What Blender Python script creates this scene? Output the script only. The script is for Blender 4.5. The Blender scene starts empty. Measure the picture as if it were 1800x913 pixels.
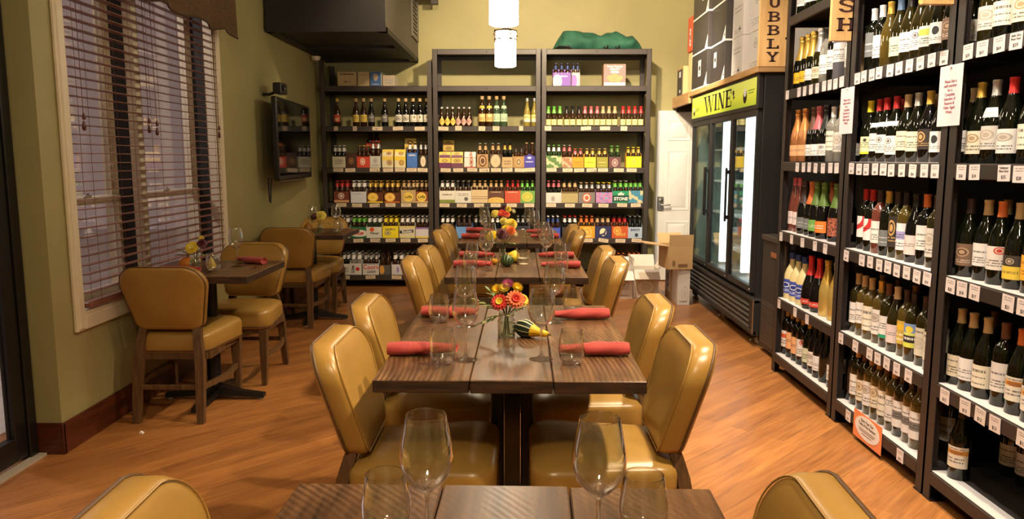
import bpy, math, random
from mathutils import Vector, Matrix

sc = bpy.context.scene
COL = sc.collection
PI = math.pi
rnd = random.Random(7)

# ------------------------------------------------------------------ camera
cam_d = bpy.data.cameras.new('camera')
cam_d.sensor_width = 36.0
cam_d.lens = 36.0 * 1334.0 / 1800.0
cam_d.clip_start = 0.02
cam = bpy.data.objects.new('camera', cam_d)
COL.objects.link(cam)
cam.location = (0, 0, 1.37)
cam.rotation_euler = (math.radians(90 - 7.537), 0, math.radians(0.511))
sc.camera = cam

# ------------------------------------------------------------------ view, world, lamps
sc.view_settings.view_transform = 'Standard'
sc.view_settings.look = 'None'
sc.view_settings.gamma = 1.0
sc.view_settings.use_curve_mapping = False
sc.view_settings.exposure = 0.0
sc.cycles.use_denoising = True
sc.cycles.caustics_reflective = False
sc.cycles.caustics_refractive = False
sc.cycles.max_bounces = 8
sc.cycles.diffuse_bounces = 4
sc.cycles.glossy_bounces = 4
sc.cycles.transmission_bounces = 6
sc.cycles.transparent_max_bounces = 24
sc.cycles.sample_clamp_indirect = 6.0

world = bpy.data.worlds.new('dusk')
sc.world = world
world.use_nodes = True
wbg = world.node_tree.nodes['Background']
wbg.inputs['Color'].default_value = (0.62, 0.44, 0.37, 1)
wbg.inputs['Strength'].default_value = 0.52

WARM = (1.0, 0.78, 0.50)
NEUT = (1.0, 0.87, 0.72)


def lamp(name, kind, loc, energy, color=WARM, size=0.1, target=None, angle=None, blend=0.6):
    d = bpy.data.lights.new(name, kind)
    d.energy = energy
    d.color = color
    if kind == 'AREA':
        d.shape = 'DISK'
        d.size = size
    else:
        d.shadow_soft_size = size
    if kind == 'SPOT':
        d.spot_size = math.radians(angle or 90)
        d.spot_blend = blend
    o = bpy.data.objects.new(name, d)
    COL.objects.link(o)
    o.location = loc
    if target is not None:
        o.rotation_euler = (Vector(target) - Vector(loc)).to_track_quat('-Z', 'Y').to_euler()
    return o


# ceiling track heads along the wine aisle, aimed at racks and tables
for i, (x, y, tx, ty, tz, e, a) in enumerate([
        (0.75, 1.6, 1.9, 2.5, 1.0, 190, 80), (0.75, 2.7, 1.9, 3.4, 1.0, 190, 80), (0.75, 3.8, 1.9, 4.4, 1.0, 190, 80),
        (1.25, 1.5, 0.35, 1.7, 0.4, 330, 74), (1.25, 3.2, 0.35, 3.2, 0.4, 330, 74), (1.25, 5.2, 0.35, 5.0, 0.4, 330, 74), (0.2, 4.3, 1.9, 6.5, 2.35, 170, 60),  # last spot here is added to brighten the wine cases
        (0.4, 5.6, 0.7, 8.5, 1.9, 520, 95), (-0.6, 5.6, -1.0, 8.3, 1.1, 120, 85), (0.9, 6.4, 1.5, 8.0, 0.6, 200, 80)]):  # first is an unseen spot aimed to brighten the back wall
    lamp('track_and_fill_lamp', 'SPOT', (x, y, 3.2), e, NEUT if tx > 1.2 else WARM, 0.06, (tx, ty, tz), a)
# added unseen fill light behind the camera, brightens the near chairs
lamp('fill_near', 'AREA', (-0.1, -0.6, 3.25), 55, WARM, 0.35, (-0.3, 0.2, 0))
# added unseen lamp outside the entrance door, brightens the pavement
lamp('outside_fill', 'POINT', (-4.2, 4.2, 3.4), 320, (1, 0.9, 0.8), 0.15)


# ------------------------------------------------------------------ mesh builder
class M:
    def __init__(s):
        s.v, s.f, s.m, s.uv = [], [], [], {}

    def add(s, verts, faces, mat=0, uvs=None, xf=None):
        b = len(s.v)
        if xf is not None:
            verts = [tuple(xf @ Vector(p)) for p in verts]
        s.v.extend(verts)
        for k, f in enumerate(faces):
            if uvs and k in uvs:
                s.uv[len(s.f)] = uvs[k]
            s.f.append(tuple(b + i for i in f))
            s.m.append(mat)
        return s

    def box(s, x0, y0, z0, x1, y1, z1, mat=0, c=0.0, xf=None):
        if x0 > x1: x0, x1 = x1, x0
        if y0 > y1: y0, y1 = y1, y0
        if z0 > z1: z0, z1 = z1, z0
        if c <= 0:
            v = [(x0, y0, z0), (x1, y0, z0), (x1, y1, z0), (x0, y1, z0), (x0, y0, z1), (x1, y0, z1), (x1, y1, z1), (x0, y1, z1)]
            f = [(0, 3, 2, 1), (4, 5, 6, 7), (0, 1, 5, 4), (1, 2, 6, 5), (2, 3, 7, 6), (3, 0, 4, 7)]
            return s.add(v, f, mat, None, xf)
        c = min(c, (x1 - x0) * .45, (y1 - y0) * .45, (z1 - z0) * .45)
        X, Y, Z = (x0, x1), (y0, y1), (z0, z1)
        v, ix = [], {}
        for i in (0, 1):
            for j in (0, 1):
                for k in (0, 1):
                    sx, sy, sz = (1 - 2 * i) * c, (1 - 2 * j) * c, (1 - 2 * k) * c
                    ix[i, j, k] = len(v)
                    v += [(X[i], Y[j] + sy, Z[k] + sz), (X[i] + sx, Y[j], Z[k] + sz), (X[i] + sx, Y[j] + sy, Z[k])]
        f = []
        for i in (0, 1):
            q = [ix[i, 0, 0], ix[i, 1, 0], ix[i, 1, 1], ix[i, 0, 1]]
            f.append(tuple(q if i else q[::-1]))
            q = [ix[0, i, 0] + 1, ix[1, i, 0] + 1, ix[1, i, 1] + 1, ix[0, i, 1] + 1]
            f.append(tuple(q[::-1] if i else q))
            q = [ix[0, 0, i] + 2, ix[1, 0, i] + 2, ix[1, 1, i] + 2, ix[0, 1, i] + 2]
            f.append(tuple(q if i else q[::-1]))
        for i in (0, 1):
            for j in (0, 1):
                f.append((ix[i, j, 0], ix[i, j, 0] + 1, ix[i, j, 1] + 1, ix[i, j, 1]) if (i ^ j) == 0 else (ix[i, j, 0] + 1, ix[i, j, 0], ix[i, j, 1], ix[i, j, 1] + 1))
                f.append((ix[i, 0, j], ix[i, 1, j], ix[i, 1, j] + 2, ix[i, 0, j] + 2) if (i ^ j) else (ix[i, 1, j], ix[i, 0, j], ix[i, 0, j] + 2, ix[i, 1, j] + 2))
                f.append((ix[0, i, j] + 1, ix[1, i, j] + 1, ix[1, i, j] + 2, ix[0, i, j] + 2) if (i ^ j) == 0 else (ix[1, i, j] + 1, ix[0, i, j] + 1, ix[0, i, j] + 2, ix[1, i, j] + 2))
                for k in (0, 1):
                    a = ix[i, j, k]
                    f.append((a, a + 1, a + 2) if (i + j + k) % 2 else (a, a + 2, a + 1))
        return s.add(v, f, mat, None, xf)

    def lathe(s, prof, n=20, mat=0, xf=None, a0=0.0, a1=None, cx=0, cy=0, cz=0, uv=False, mats=None):
        full = a1 is None
        cols = n if full else n + 1
        v = []
        for r, z in prof:
            for k in range(cols):
                a = a0 + (2 * PI if full else a1 - a0) * k / n
                v.append((cx + r * math.cos(a), cy + r * math.sin(a), cz + z))
        f, uvs, ml = [], {}, []
        L = len(prof)
        z0, z1 = prof[0][1], prof[-1][1]
        for i in range(L - 1):
            for k in range(n):
                k2 = (k + 1) % cols
                if prof[i][0] < 1e-7:
                    fc = (i * cols + k, (i + 1) * cols + k2, (i + 1) * cols + k)
                elif prof[i + 1][0] < 1e-7:
                    fc = (i * cols + k, i * cols + k2, (i + 1) * cols + k)
                else:
                    fc = (i * cols + k, i * cols + k2, (i + 1) * cols + k2, (i + 1) * cols + k)
                if uv:
                    va, vb = (prof[i][1] - z0) / (z1 - z0), (prof[i + 1][1] - z0) / (z1 - z0)
                    uvs[len(f)] = [(k / n, va), ((k + 1) / n, va), ((k + 1) / n, vb), (k / n, vb)]
                f.append(fc)
                ml.append(mats[i] if mats else mat)
        b = len(s.m)
        s.add(v, f, mat, uvs if uv else None, xf)
        s.m[b:] = ml
        return s

    def tube(s, pts, r, n=8, mat=0, caps=True, xf=None, closed=False):
        pts = [Vector(p) for p in pts]
        L = len(pts)
        rs = r if isinstance(r, (list, tuple)) else [r] * L
        v = []
        up = Vector((0, 0, 1))
        prev = None
        for i, p in enumerate(pts):
            a = pts[(i - 1) % L] if (closed or i > 0) else p
            b = pts[(i + 1) % L] if (closed or i < L - 1) else p
            d = (b - a)
            d = d.normalized() if d.length > 1e-9 else Vector((0, 0, 1))
            if prev is None:
                h = Vector((1, 0, 0)) if abs(d.z) > .9 else up
                u = d.cross(h).normalized()
            else:
                u = (prev - d * prev.dot(d))
                u = u.normalized() if u.length > 1e-6 else d.cross(up).normalized()
            prev = u
            w = d.cross(u)
            for k in range(n):
                t = 2 * PI * k / n
                v.append(tuple(p + (u * math.cos(t) + w * math.sin(t)) * rs[i]))
        f = []
        for i in range(L if closed else L - 1):
            i2 = (i + 1) % L
            for k in range(n):
                k2 = (k + 1) % n
                f.append((i * n + k, i * n + k2, i2 * n + k2, i2 * n + k))
        if caps and not closed:
            f.append(tuple(range(n - 1, -1, -1)))
            f.append(tuple((L - 1) * n + k for k in range(n)))
        return s.add(v, f, mat, None, xf)

    def bar(s, secs, mat=0, xf=None):
        """square bar through cross-sections (x,y,z,half_x,half_y)"""
        v, f = [], []
        for x, y, z, hx, hy in secs:
            v += [(x - hx, y - hy, z), (x + hx, y - hy, z), (x + hx, y + hy, z), (x - hx, y + hy, z)]
        L = len(secs)
        for i in range(L - 1):
            for k in range(4):
                k2 = (k + 1) % 4
                f.append((i * 4 + k, i * 4 + k2, i * 4 + 4 + k2, i * 4 + 4 + k))
        f.append((3, 2, 1, 0))
        f.append(tuple((L - 1) * 4 + k for k in range(4)))
        return s.add(v, f, mat, None, xf)

    def prism(s, poly, d0, d1, axis='y', mat=0, xf=None):
        """extrude a 2-D polygon; axis y: poly=(x,z); axis x: poly=(y,z); axis z: poly=(x,y)"""
        def P(a, b, d):
            return (a, d, b) if axis == 'y' else ((d, a, b) if axis == 'x' else (a, b, d))
        n = len(poly)
        v = [P(a, b, d0) for a, b in poly] + [P(a, b, d1) for a, b in poly]
        f = [tuple(range(n)), tuple(range(2 * n - 1, n - 1, -1))]
        for k in range(n):
            k2 = (k + 1) % n
            f.append((k, n + k, n + k2, k2))
        return s.add(v, f, mat, None, xf)

    def quad(s, pts, mat=0, uv=True, xf=None):
        return s.add(list(pts), [(0, 1, 2, 3)], mat, {0: [(0, 0), (1, 0), (1, 1), (0, 1)]} if uv else None, xf)

    def loft(s, rings, mat=0, cap0=True, cap1=True, xf=None):
        n = len(rings[0])
        v = [p for r in rings for p in r]
        f = []
        for i in range(len(rings) - 1):
            for k in range(n):
                k2 = (k + 1) % n
                f.append((i * n + k, i * n + k2, (i + 1) * n + k2, (i + 1) * n + k))
        if cap0: f.append(tuple(range(n - 1, -1, -1)))
        if cap1: f.append(tuple((len(rings) - 1) * n + k for k in range(n)))
        return s.add(v, f, mat, None, xf)

    def mesh(s, name, mats, smooth=35):
        me = bpy.data.meshes.new(name)
        me.from_pydata(s.v, [], s.f)
        for m in (mats if isinstance(mats, (list, tuple)) else [mats]):
            me.materials.append(m)
        me.polygons.foreach_set('material_index', s.m)
        if s.uv:
            lay = me.uv_layers.new(name='UVMap')
            for fi, u in s.uv.items():
                p = me.polygons[fi]
                for j, li in enumerate(p.loop_indices):
                    lay.data[li].uv = u[j]
        import bmesh
        bm = bmesh.new()
        bm.from_mesh(me)
        if not s.uv:
            bmesh.ops.recalc_face_normals(bm, faces=bm.faces)
        bm.to_mesh(me)
        bm.free()
        if smooth:
            me.polygons.foreach_set('use_smooth', [True] * len(me.polygons))
            me.set_sharp_from_angle(angle=math.radians(smooth))
        me.update()
        return me

    def build(s, name, mats, parent=None, smooth=35, loc=None, rz=0.0):
        return put(name, s.mesh(name, mats, smooth), parent, loc, rz)


def put(name, me, parent=None, loc=None, rz=0.0):
    o = bpy.data.objects.new(name, me)
    COL.objects.link(o)
    if parent is not None: o.parent = parent
    if loc is not None: o.location = loc
    if rz: o.rotation_euler = (0, 0, rz)
    return o


def tag(o, label, cat, group=None):
    o['label'] = label
    o['category'] = cat
    if group: o['group'] = group
    return o


def thing(name, label, cat, loc=(0, 0, 0), rz=0.0, group=None):
    o = put(name, None, None, loc, rz)
    return tag(o, label, cat, group)


def struct(o):
    o['kind'] = 'structure'
    return o


def dup(o, loc=None, rz=None, label=None, parent=None):
    c = o.copy()
    COL.objects.link(c)
    if parent is not None: c.parent = parent
    if loc is not None: c.location = loc
    if rz is not None: c.rotation_euler = (0, 0, rz)
    if label: c['label'] = label
    for ch in list(o.children):
        dup(ch, parent=c)
    return c


def round_poly(pts, rad, seg=6):
    out = []
    n = len(pts)
    for i in range(n):
        p, a, b = Vector(pts[i]), Vector(pts[i - 1]), Vector(pts[(i + 1) % n])
        r = rad[i] if isinstance(rad, (list, tuple)) else rad
        u, w = (a - p).normalized(), (b - p).normalized()
        ang = u.angle(w)
        t = r / math.tan(ang / 2)
        c = p + (u + w).normalized() * (r / math.sin(ang / 2))
        s0, s1 = p + u * t - c, p + w * t - c
        tot = s0.angle(s1)
        sg = 1 if s0.x * s1.y - s0.y * s1.x > 0 else -1
        for k in range(seg + 1):
            q = sg * tot * k / seg
            out.append((c.x + s0.x * math.cos(q) - s0.y * math.sin(q), c.y + s0.x * math.sin(q) + s0.y * math.cos(q)))
    return out


def pad_rings(outline, rings, fn):
    """cushion: rings=(inset, w); fn(u, v, w) -> xyz"""
    cx = sum(p[0] for p in outline) / len(outline)
    cy = sum(p[1] for p in outline) / len(outline)
    R = sum(math.hypot(p[0] - cx, p[1] - cy) for p in outline) / len(outline)
    out = []
    for ins, w in rings:
        k = 1 - ins / R
        out.append([fn(cx + (p[0] - cx) * k, cy + (p[1] - cy) * k, w) for p in outline])
    return out

# ------------------------------------------------------------------ materials
class N:
    """small node-graph helper"""
    def __init__(s, name):
        s.mat = bpy.data.materials.new(name)
        s.mat.use_nodes = True
        s.t = s.mat.node_tree
        s.t.nodes.clear()
        s.out = s.t.nodes.new('ShaderNodeOutputMaterial')

    def n(s, typ, **kw):
        nd = s.t.nodes.new('ShaderNode' + typ)
        for k, v in kw.items():
            if k in nd.inputs.keys():
                s.set(nd.inputs[k], v)
            else:
                setattr(nd, k, v)
        return nd

    def set(s, sock, v):
        if isinstance(v, bpy.types.NodeSocket):
            s.t.links.new(v, sock)
        else:
            if hasattr(sock, 'default_value') and isinstance(v, (tuple, list)) and len(v) == 3 and sock.type == 'RGBA':
                v = (*v, 1)
            sock.default_value = v

    def math(s, op, a, b=0.0, c=None):
        nd = s.t.nodes.new('ShaderNodeMath')
        nd.operation = op
        s.set(nd.inputs[0], a)
        s.set(nd.inputs[1], b)
        if c is not None: s.set(nd.inputs[2], c)
        return nd.outputs[0]

    def mix(s, fac, a, b):
        nd = s.t.nodes.new('ShaderNodeMix')
        nd.data_type = 'RGBA'
        s.set(nd.inputs[0], fac)
        s.set(nd.inputs[6], a)
        s.set(nd.inputs[7], b)
        return nd.outputs[2]

    def band(s, x, a, b):
        return s.math('MULTIPLY', s.math('GREATER_THAN', x, a), s.math('LESS_THAN', x, b))

    def ramp(s, fac, stops):
        nd = s.t.nodes.new('ShaderNodeValToRGB')
        e = nd.color_ramp.elements
        while len(e) > 1: e.remove(e[-1])
        for i, (p, c) in enumerate(stops):
            q = e[0] if i == 0 else e.new(p)
            q.position = p
            q.color = (*c, 1)
        s.set(nd.inputs[0], fac)
        return nd.outputs[0]

    def coords(s, kind='Object', scale=(1, 1, 1), rot=(0, 0, 0)):
        tc = s.t.nodes.new('ShaderNodeTexCoord')
        mp = s.t.nodes.new('ShaderNodeMapping')
        s.t.links.new(tc.outputs[kind], mp.inputs[0])
        mp.inputs['Scale'].default_value = scale
        mp.inputs['Rotation'].default_value = rot
        return mp.outputs[0]

    def noise(s, vec, scale, detail=3, rough=.5):
        nd = s.n('TexNoise', Scale=scale, Detail=detail, Roughness=rough)
        s.set(nd.inputs['Vector'], vec)
        return nd.outputs[0]

    def bump(s, h, strength=.2, dist=.01):
        nd = s.n('Bump', Strength=strength, Distance=dist)
        s.set(nd.inputs['Height'], h)
        return nd.outputs[0]

    def pbr(s, color, rough=.5, metal=0.0, normal=None, **kw):
        b = s.n('BsdfPrincipled')
        s.set(b.inputs['Base Color'], color)
        s.set(b.inputs['Roughness'], rough)
        s.set(b.inputs['Metallic'], metal)
        if normal is not None: s.set(b.inputs['Normal'], normal)
        for k, v in kw.items(): s.set(b.inputs[k], v)
        s.t.links.new(b.outputs[0], s.out.inputs[0])
        return s.mat

    def shader(s, sh):
        s.t.links.new(sh, s.out.inputs[0])
        return s.mat


_plain = {}


def plain(color, rough=.5, metal=0.0, name=None, var=.08, **kw):
    key = (tuple(round(c, 4) for c in color), rough, metal, tuple(sorted(kw.items())))
    if key in _plain: return _plain[key]
    g = N(name or 'paint')
    nz = g.noise(g.coords('Object'), 9, 3)
    col = g.mix(g.math('MULTIPLY', nz, 1.0), tuple(c * (1 - var) for c in color), tuple(min(1, c * (1 + var)) for c in color))
    _plain[key] = g.pbr(col, rough, metal, **kw)
    return _plain[key]


def srgb(r, g, b):
    def f(c):
        c /= 255
        return c / 12.92 if c <= .04045 else ((c + .055) / 1.055) ** 2.4
    return (f(r), f(g), f(b))


def mat_wall():
    g = N('olive_wall_paint')
    co = g.coords('Object')
    n1 = g.noise(co, 2.0, 3)
    n2 = g.noise(co, 160, 2)
    col = g.ramp(n1, [(.3, (.325, .292, .128)), (.7, (.375, .335, .150))])
    return g.pbr(col, .55, normal=g.bump(n2, .12, .004))


def mat_floor():
    g = N('laminate_plank_floor')
    co = g.coords('Object', rot=(0, 0, math.radians(-45)))
    br = g.n('TexBrick', Scale=1.0)
    g.set(br.inputs['Vector'], co)
    br.offset = .37
    br.inputs['Color1'].default_value = (.50, .44, .40, 1)
    br.inputs['Color2'].default_value = (1, 1, 1, 1)
    br.inputs['Mortar'].default_value = (.12, .12, .12, 1)
    br.inputs['Mortar Size'].default_value = .0012
    br.inputs['Mortar Smooth'].default_value = .3
    br.inputs['Brick Width'].default_value = 1.15
    br.inputs['Row Height'].default_value = .095
    mp = g.n('Mapping')
    g.set(mp.inputs[0], co)
    mp.inputs['Scale'].default_value = (1.6, 22, 1)
    grain = g.noise(mp.outputs[0], 2.4, 6, .62)
    mp2 = g.n('Mapping')
    g.set(mp2.inputs[0], co)
    mp2.inputs['Scale'].default_value = (1.0, 6, 1)
    big = g.noise(mp2.outputs[0], 1.6, 3)
    base = g.ramp(grain, [(.22, (.13, .038, .007)), (.5, (.37, .138, .029)), (.78, (.56, .25, .064))])
    tone = g.mix(.42, base, g.ramp(big, [(.3, (.21, .068, .013)), (.7, (.49, .205, .050))]))
    mul = g.n('Mix', data_type='RGBA', blend_type='MULTIPLY')
    mul.inputs[0].default_value = .55
    g.set(mul.inputs[6], tone)
    g.set(mul.inputs[7], br.outputs['Color'])
    bright = g.n('BrightContrast', Bright=.012)
    g.set(bright.inputs[0], mul.outputs[2])
    rough = g.math('MULTIPLY_ADD', grain, .18, .24)
    return g.pbr(bright.outputs[0], rough, normal=g.bump(br.outputs['Color'], .05, .002), **{'Specular IOR Level': .55})


def mat_table():
    g = N('reclaimed_table_wood')
    co = g.coords('Object')
    mp = g.n('Mapping')
    g.set(mp.inputs[0], co)
    mp.inputs['Scale'].default_value = (20, 1.6, 20)
    grain = g.noise(mp.outputs[0], 2.0, 6, .6)
    wv = g.n('TexWave', wave_type='RINGS', rings_direction='Z', Scale=21.0, Distortion=1.6, Detail=3.0)
    wv.inputs['Detail Scale'].default_value = 2.0
    mp2 = g.n('Mapping')
    g.set(mp2.inputs[0], co)
    mp2.inputs['Location'].default_value = (1.3, .5, 0)
    g.set(wv.inputs['Vector'], mp2.outputs[0])
    amp = g.noise(co, 3.2, 2)
    saw = g.math('MULTIPLY', g.math('MULTIPLY', wv.outputs['Fac'], g.math('MAXIMUM', g.math('MULTIPLY_ADD', amp, 3.0, -1.0), 0.0)), .24)
    fac = g.math('ADD', g.math('MULTIPLY', grain, .90), saw)
    sx = g.n('SeparateXYZ')
    g.set(sx.inputs[0], co)
    plank = g.noise(g.math('FLOOR', g.math('MULTIPLY_ADD', sx.outputs[0], 3.94, 1.5)), 7.3, 0)
    fac = g.math('ADD', fac, g.math('MULTIPLY_ADD', plank, .3, -.15))
    col = g.ramp(fac, [(.22, (.026, .011, .004)), (.45, (.088, .040, .016)), (.62, (.15, .072, .029)), (.85, (.27, .145, .060))])
    return g.pbr(col, g.math('MULTIPLY_ADD', saw, .8, .30), normal=g.bump(fac, .03, .004), **{'Specular IOR Level': .55})


def mat_table_edge():
    g = N('dark_table_edge')
    n = g.noise(g.coords('Object', (3, 3, 20)), 3, 4)
    return g.pbr(g.ramp(n, [(.3, (.012, .006, .004)), (.7, (.07, .032, .016))]), .5)


def mat_vinyl():
    g = N('mustard_vinyl')
    co = g.coords('Object')
    n = g.noise(co, 5, 3)
    fine = g.noise(co, 420, 2)
    col = g.ramp(n, [(.25, (.325, .180, .040)), (.75, (.415, .240, .058))])
    return g.pbr(col, .30, normal=g.bump(fine, .10, .0015), **{'Specular IOR Level': .5})


def mat_wood(name, a, b, scale=(18, 18, 2), rough=.45):
    g = N(name)
    n = g.noise(g.coords('Object', scale), 2.2, 5, .6)
    return g.pbr(g.ramp(n, [(.3, a), (.7, b)]), rough)


def schlick(g, k=1.0):
    lw = g.n('LayerWeight', Blend=.5)
    p = g.math('POWER', lw.outputs['Facing'], 3.0)
    return g.math('MINIMUM', g.math('MULTIPLY', g.math('MULTIPLY_ADD', p, .92, .05), k), 1.0)


def mat_glass(name='clear_glass', tint=(.97, .98, .97), refl=1.35):
    g = N(name)
    f = schlick(g, refl)
    tr = g.n('BsdfTransparent', Color=tint)
    gl = g.n('BsdfGlossy', Color=(1, 1, 1), Roughness=.02)
    mx = g.n('MixShader')
    g.set(mx.inputs[0], f)
    g.set(mx.inputs[1], tr.outputs[0])
    g.set(mx.inputs[2], gl.outputs[0])
    return g.shader(mx.outputs[0])


def mat_bottle(name, color, tint=None):
    """bottle glass: opaque dark, or tinted see-through wine"""
    g = N(name)
    if tint is None:
        return g.pbr(color, .06, **{'Specular IOR Level': .6})
    tr = g.n('BsdfTransparent', Color=tint)
    df = g.n('BsdfDiffuse', Color=color)
    mx0 = g.n('MixShader')
    mx0.inputs[0].default_value = .45
    g.set(mx0.inputs[1], tr.outputs[0])
    g.set(mx0.inputs[2], df.outputs[0])
    gl = g.n('BsdfGlossy', Color=(1, 1, 1), Roughness=.05)
    mx = g.n('MixShader')
    g.set(mx.inputs[0], schlick(g, 1.1))
    g.set(mx.inputs[1], mx0.outputs[0])
    g.set(mx.inputs[2], gl.outputs[0])
    return g.shader(mx.outputs[0])


def mat_emit(name, color, strength):
    g = N(name)
    e = g.n('Emission', Color=color, Strength=strength)
    return g.shader(e.outputs[0])


_lab = {}


def label_mat(base, ink=(.03, .03, .03), lines=((.15, .45, 3),), emblem=None, bands=(), art=None, rough=.55):
    """printed paper: base colour, rows of small illegible print, colour bands, an emblem; all in the paper's own UV"""
    key = (base, ink, tuple(lines), emblem, tuple(bands), art, rough)
    if key in _lab: return _lab[key]
    g = N('printed_paper')
    tc = g.n('TexCoord')
    sp = g.n('SeparateXYZ')
    g.set(sp.inputs[0], tc.outputs['UV'])
    u, v = sp.outputs[0], sp.outputs[1]
    col = g.n('RGB')
    col.outputs[0].default_value = (*base, 1)
    c = col.outputs[0]
    if art:
        sc_, cols = art
        nz = g.noise(tc.outputs['UV'], sc_, 2)
        st = [(.28 + .44 * i / (len(cols) - 1), q) for i, q in enumerate(cols)]
        r = g.ramp(nz, st)
        r.node.color_ramp.interpolation = 'CONSTANT' if len(cols) > 2 else 'EASE'
        c = r
    for a, b, q in bands:
        c = g.mix(g.band(v, a, b), c, q)
    if emblem:
        ex, ey, rx, ry, q, q2 = emblem
        d = g.math('ADD', g.math('POWER', g.math('ABSOLUTE', g.math('DIVIDE', g.math('SUBTRACT', u, ex), rx)), 2.0),
                   g.math('POWER', g.math('ABSOLUTE', g.math('DIVIDE', g.math('SUBTRACT', v, ey), ry)), 2.0))
        c = g.mix(g.math('LESS_THAN', d, 1.0), c, q)
        if q2: c = g.mix(g.band(d, .22, .55), c, q2)
    for a, b, n in lines:
        t = g.math('MULTIPLY', g.math('DIVIDE', g.math('SUBTRACT', v, a), b - a), float(n))
        cb = g.n('CombineXYZ')
        g.set(cb.inputs[0], g.math('MULTIPLY', u, 26.0))
        g.set(cb.inputs[1], g.math('MULTIPLY', g.math('FLOOR', t), 7.7))
        w = g.math('GREATER_THAN', g.noise(cb.outputs[0], 1.0, 1), .47)
        m = g.math('MULTIPLY', g.band(v, a, b), g.band(g.math('FRACT', t), .28, .74))
        m = g.math('MULTIPLY', g.math('MULTIPLY', m, w), g.band(u, .16, .84))
        c = g.mix(g.math('MULTIPLY', m, .85), c, ink)
    _lab[key] = g.pbr(c, rough)
    return _lab[key]


WALL = mat_wall()
FLOOR = mat_floor()
TABLE = mat_table()
TEDGE = mat_table_edge()
VINYL = mat_vinyl()
WELT = plain((.10, .045, .012), .5, name='dark_vinyl_welt')
LEGW = mat_wood('walnut_chair_wood', (.055, .026, .010), (.17, .088, .036), (22, 22, 2.2))
CREAM = plain((.74, .66, .50), .4, name='cream_gloss_trim')
BASEB = mat_wood('mahogany_baseboard', (.05, .010, .004), (.115, .026, .010), (4, 2, 20), .35)
BLIND = mat_wood('mahogany_blind_slat', (.15, .055, .037), (.27, .115, .082), (30, 2, 30), .38)
CORD = plain((.10, .035, .022), .7, name='blind_cord')
BLACK = plain((.008, .007, .007), .35, name='black_metal')
BLACKM = plain((.012, .010, .010), .55, name='black_matte')
STEEL = plain((.045, .034, .031), .42, name='dark_steel_shelving')
STEEL2 = plain((.030, .023, .021), .45, name='dark_steel_rack')
DECK = plain((.022, .018, .016), .6, name='dark_shelf_board')
LINER = plain((.56, .53, .53), .5, name='white_shelf_liner')
CHROME = plain((.75, .74, .72), .18, 1.0, name='chrome')
SILVER = plain((.55, .53, .50), .3, 1.0, name='brushed_steel')
GLASS = mat_glass(refl=1.9)
PANE = mat_glass('window_glass', (.86, .84, .86), .75)
def mat_solid_glass():
    g = N('solid_clear_glass')
    b = g.n('BsdfGlass', Color=(1, 1, 1), Roughness=.0, IOR=1.45)
    tr = g.n('BsdfTransparent', Color=(.98, .99, .98))
    mx = g.n('MixShader')
    mx.inputs[0].default_value = .6
    g.set(mx.inputs[1], tr.outputs[0])
    g.set(mx.inputs[2], b.outputs[0])
    return g.shader(mx.outputs[0])


SOLIDG = mat_solid_glass()
FRGLASS = mat_glass('cooler_glass', (.88, .95, .94), .65)
WHITEP = plain((.80, .79, .76), .4, name='white_paint')
NAPKIN = None


def mat_cloth(name, a, b, scale=260, rough=.85):
    g = N(name)
    co = g.coords('Object')
    n = g.noise(co, 14, 3)
    w = g.noise(co, scale, 2)
    return g.pbr(g.ramp(n, [(.3, a), (.7, b)]), rough, normal=g.bump(w, .25, .002), **{'Sheen Weight': .15})


NAPKIN = mat_cloth('red_napkin_cloth', (.34, .035, .032), (.46, .058, .050))
CARD = plain((.52, .33, .15), .75, name='corrugated_cardboard')
PLY = mat_wood('pine_plywood', (.50, .27, .10), (.66, .40, .17), (2, 2, 14), .55)
PINE = mat_wood('pine_sign_board', (.60, .33, .11), (.80, .52, .22), (14, 14, 1.6), .5)
BURN = plain((.045, .014, .010), .6, name='branded_letter')
INK = plain((.012, .010, .010), .6, name='black_ink')

# ------------------------------------------------------------------ the room
XL, XR, YB, YF, ZC = -2.13, 2.52, 8.56, -2.0, 3.32
b = M(); b.box(-2.6, YF - .1, -.08, XR + .1, YB + .1, 0)
fl = struct(b.build('floor', FLOOR, smooth=0))
b = M(); b.box(-2.6, YF - .1, ZC, XR + .1, YB + .1, ZC + .1)
struct(b.build('ceiling', plain((.62, .58, .48), .9, name='ceiling_paint'), smooth=0))
b = M(); b.box(-2.6, YB, 0, XR + .1, YB + .12, ZC)
struct(b.build('wall_back', WALL, smooth=0))
b = M(); b.box(XR, YF, 0, XR + .12, YB, ZC)
struct(b.build('wall_right', WALL, smooth=0))
b = M(); b.box(-2.6, YF - .12, 0, XR + .1, YF, ZC)
struct(b.build('wall_front', WALL, smooth=0))
# left wall with the window opening and the recessed entrance bay
WY0, WY1, WZ0, WZ1 = 3.61, 5.40, .615, 2.80
b = M()
b.box(-2.36, 3.39, 0, XL, WY0, ZC)
b.box(-2.36, WY1, 0, XL, YB, ZC)
b.box(-2.36, WY0, 0, XL, WY1, WZ0)
b.box(-2.36, WY0, WZ1, XL, WY1, ZC)
b.box(-2.36, 3.375, 2.42, -2.25, 2.0, ZC)
b.box(-2.36, YF, 0, -2.25, 2.15, ZC)
struct(b.build('wall_left', WALL, smooth=0))
# baseboards
b = M()
b.prism([(3.378, 0), (3.39, 0), (3.39, .15), (3.382, .15)], -2.25, XL + .014, 'x')
b.box(XL, 3.378, 0, XL + .014, YB, .15, c=.004)
struct(b.build('baseboard_left', BASEB))
b = M(); b.box(1.35, YB - .014, 0, 1.46, YB, .15, c=.004)
struct(b.build('baseboard_back', BASEB))
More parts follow.
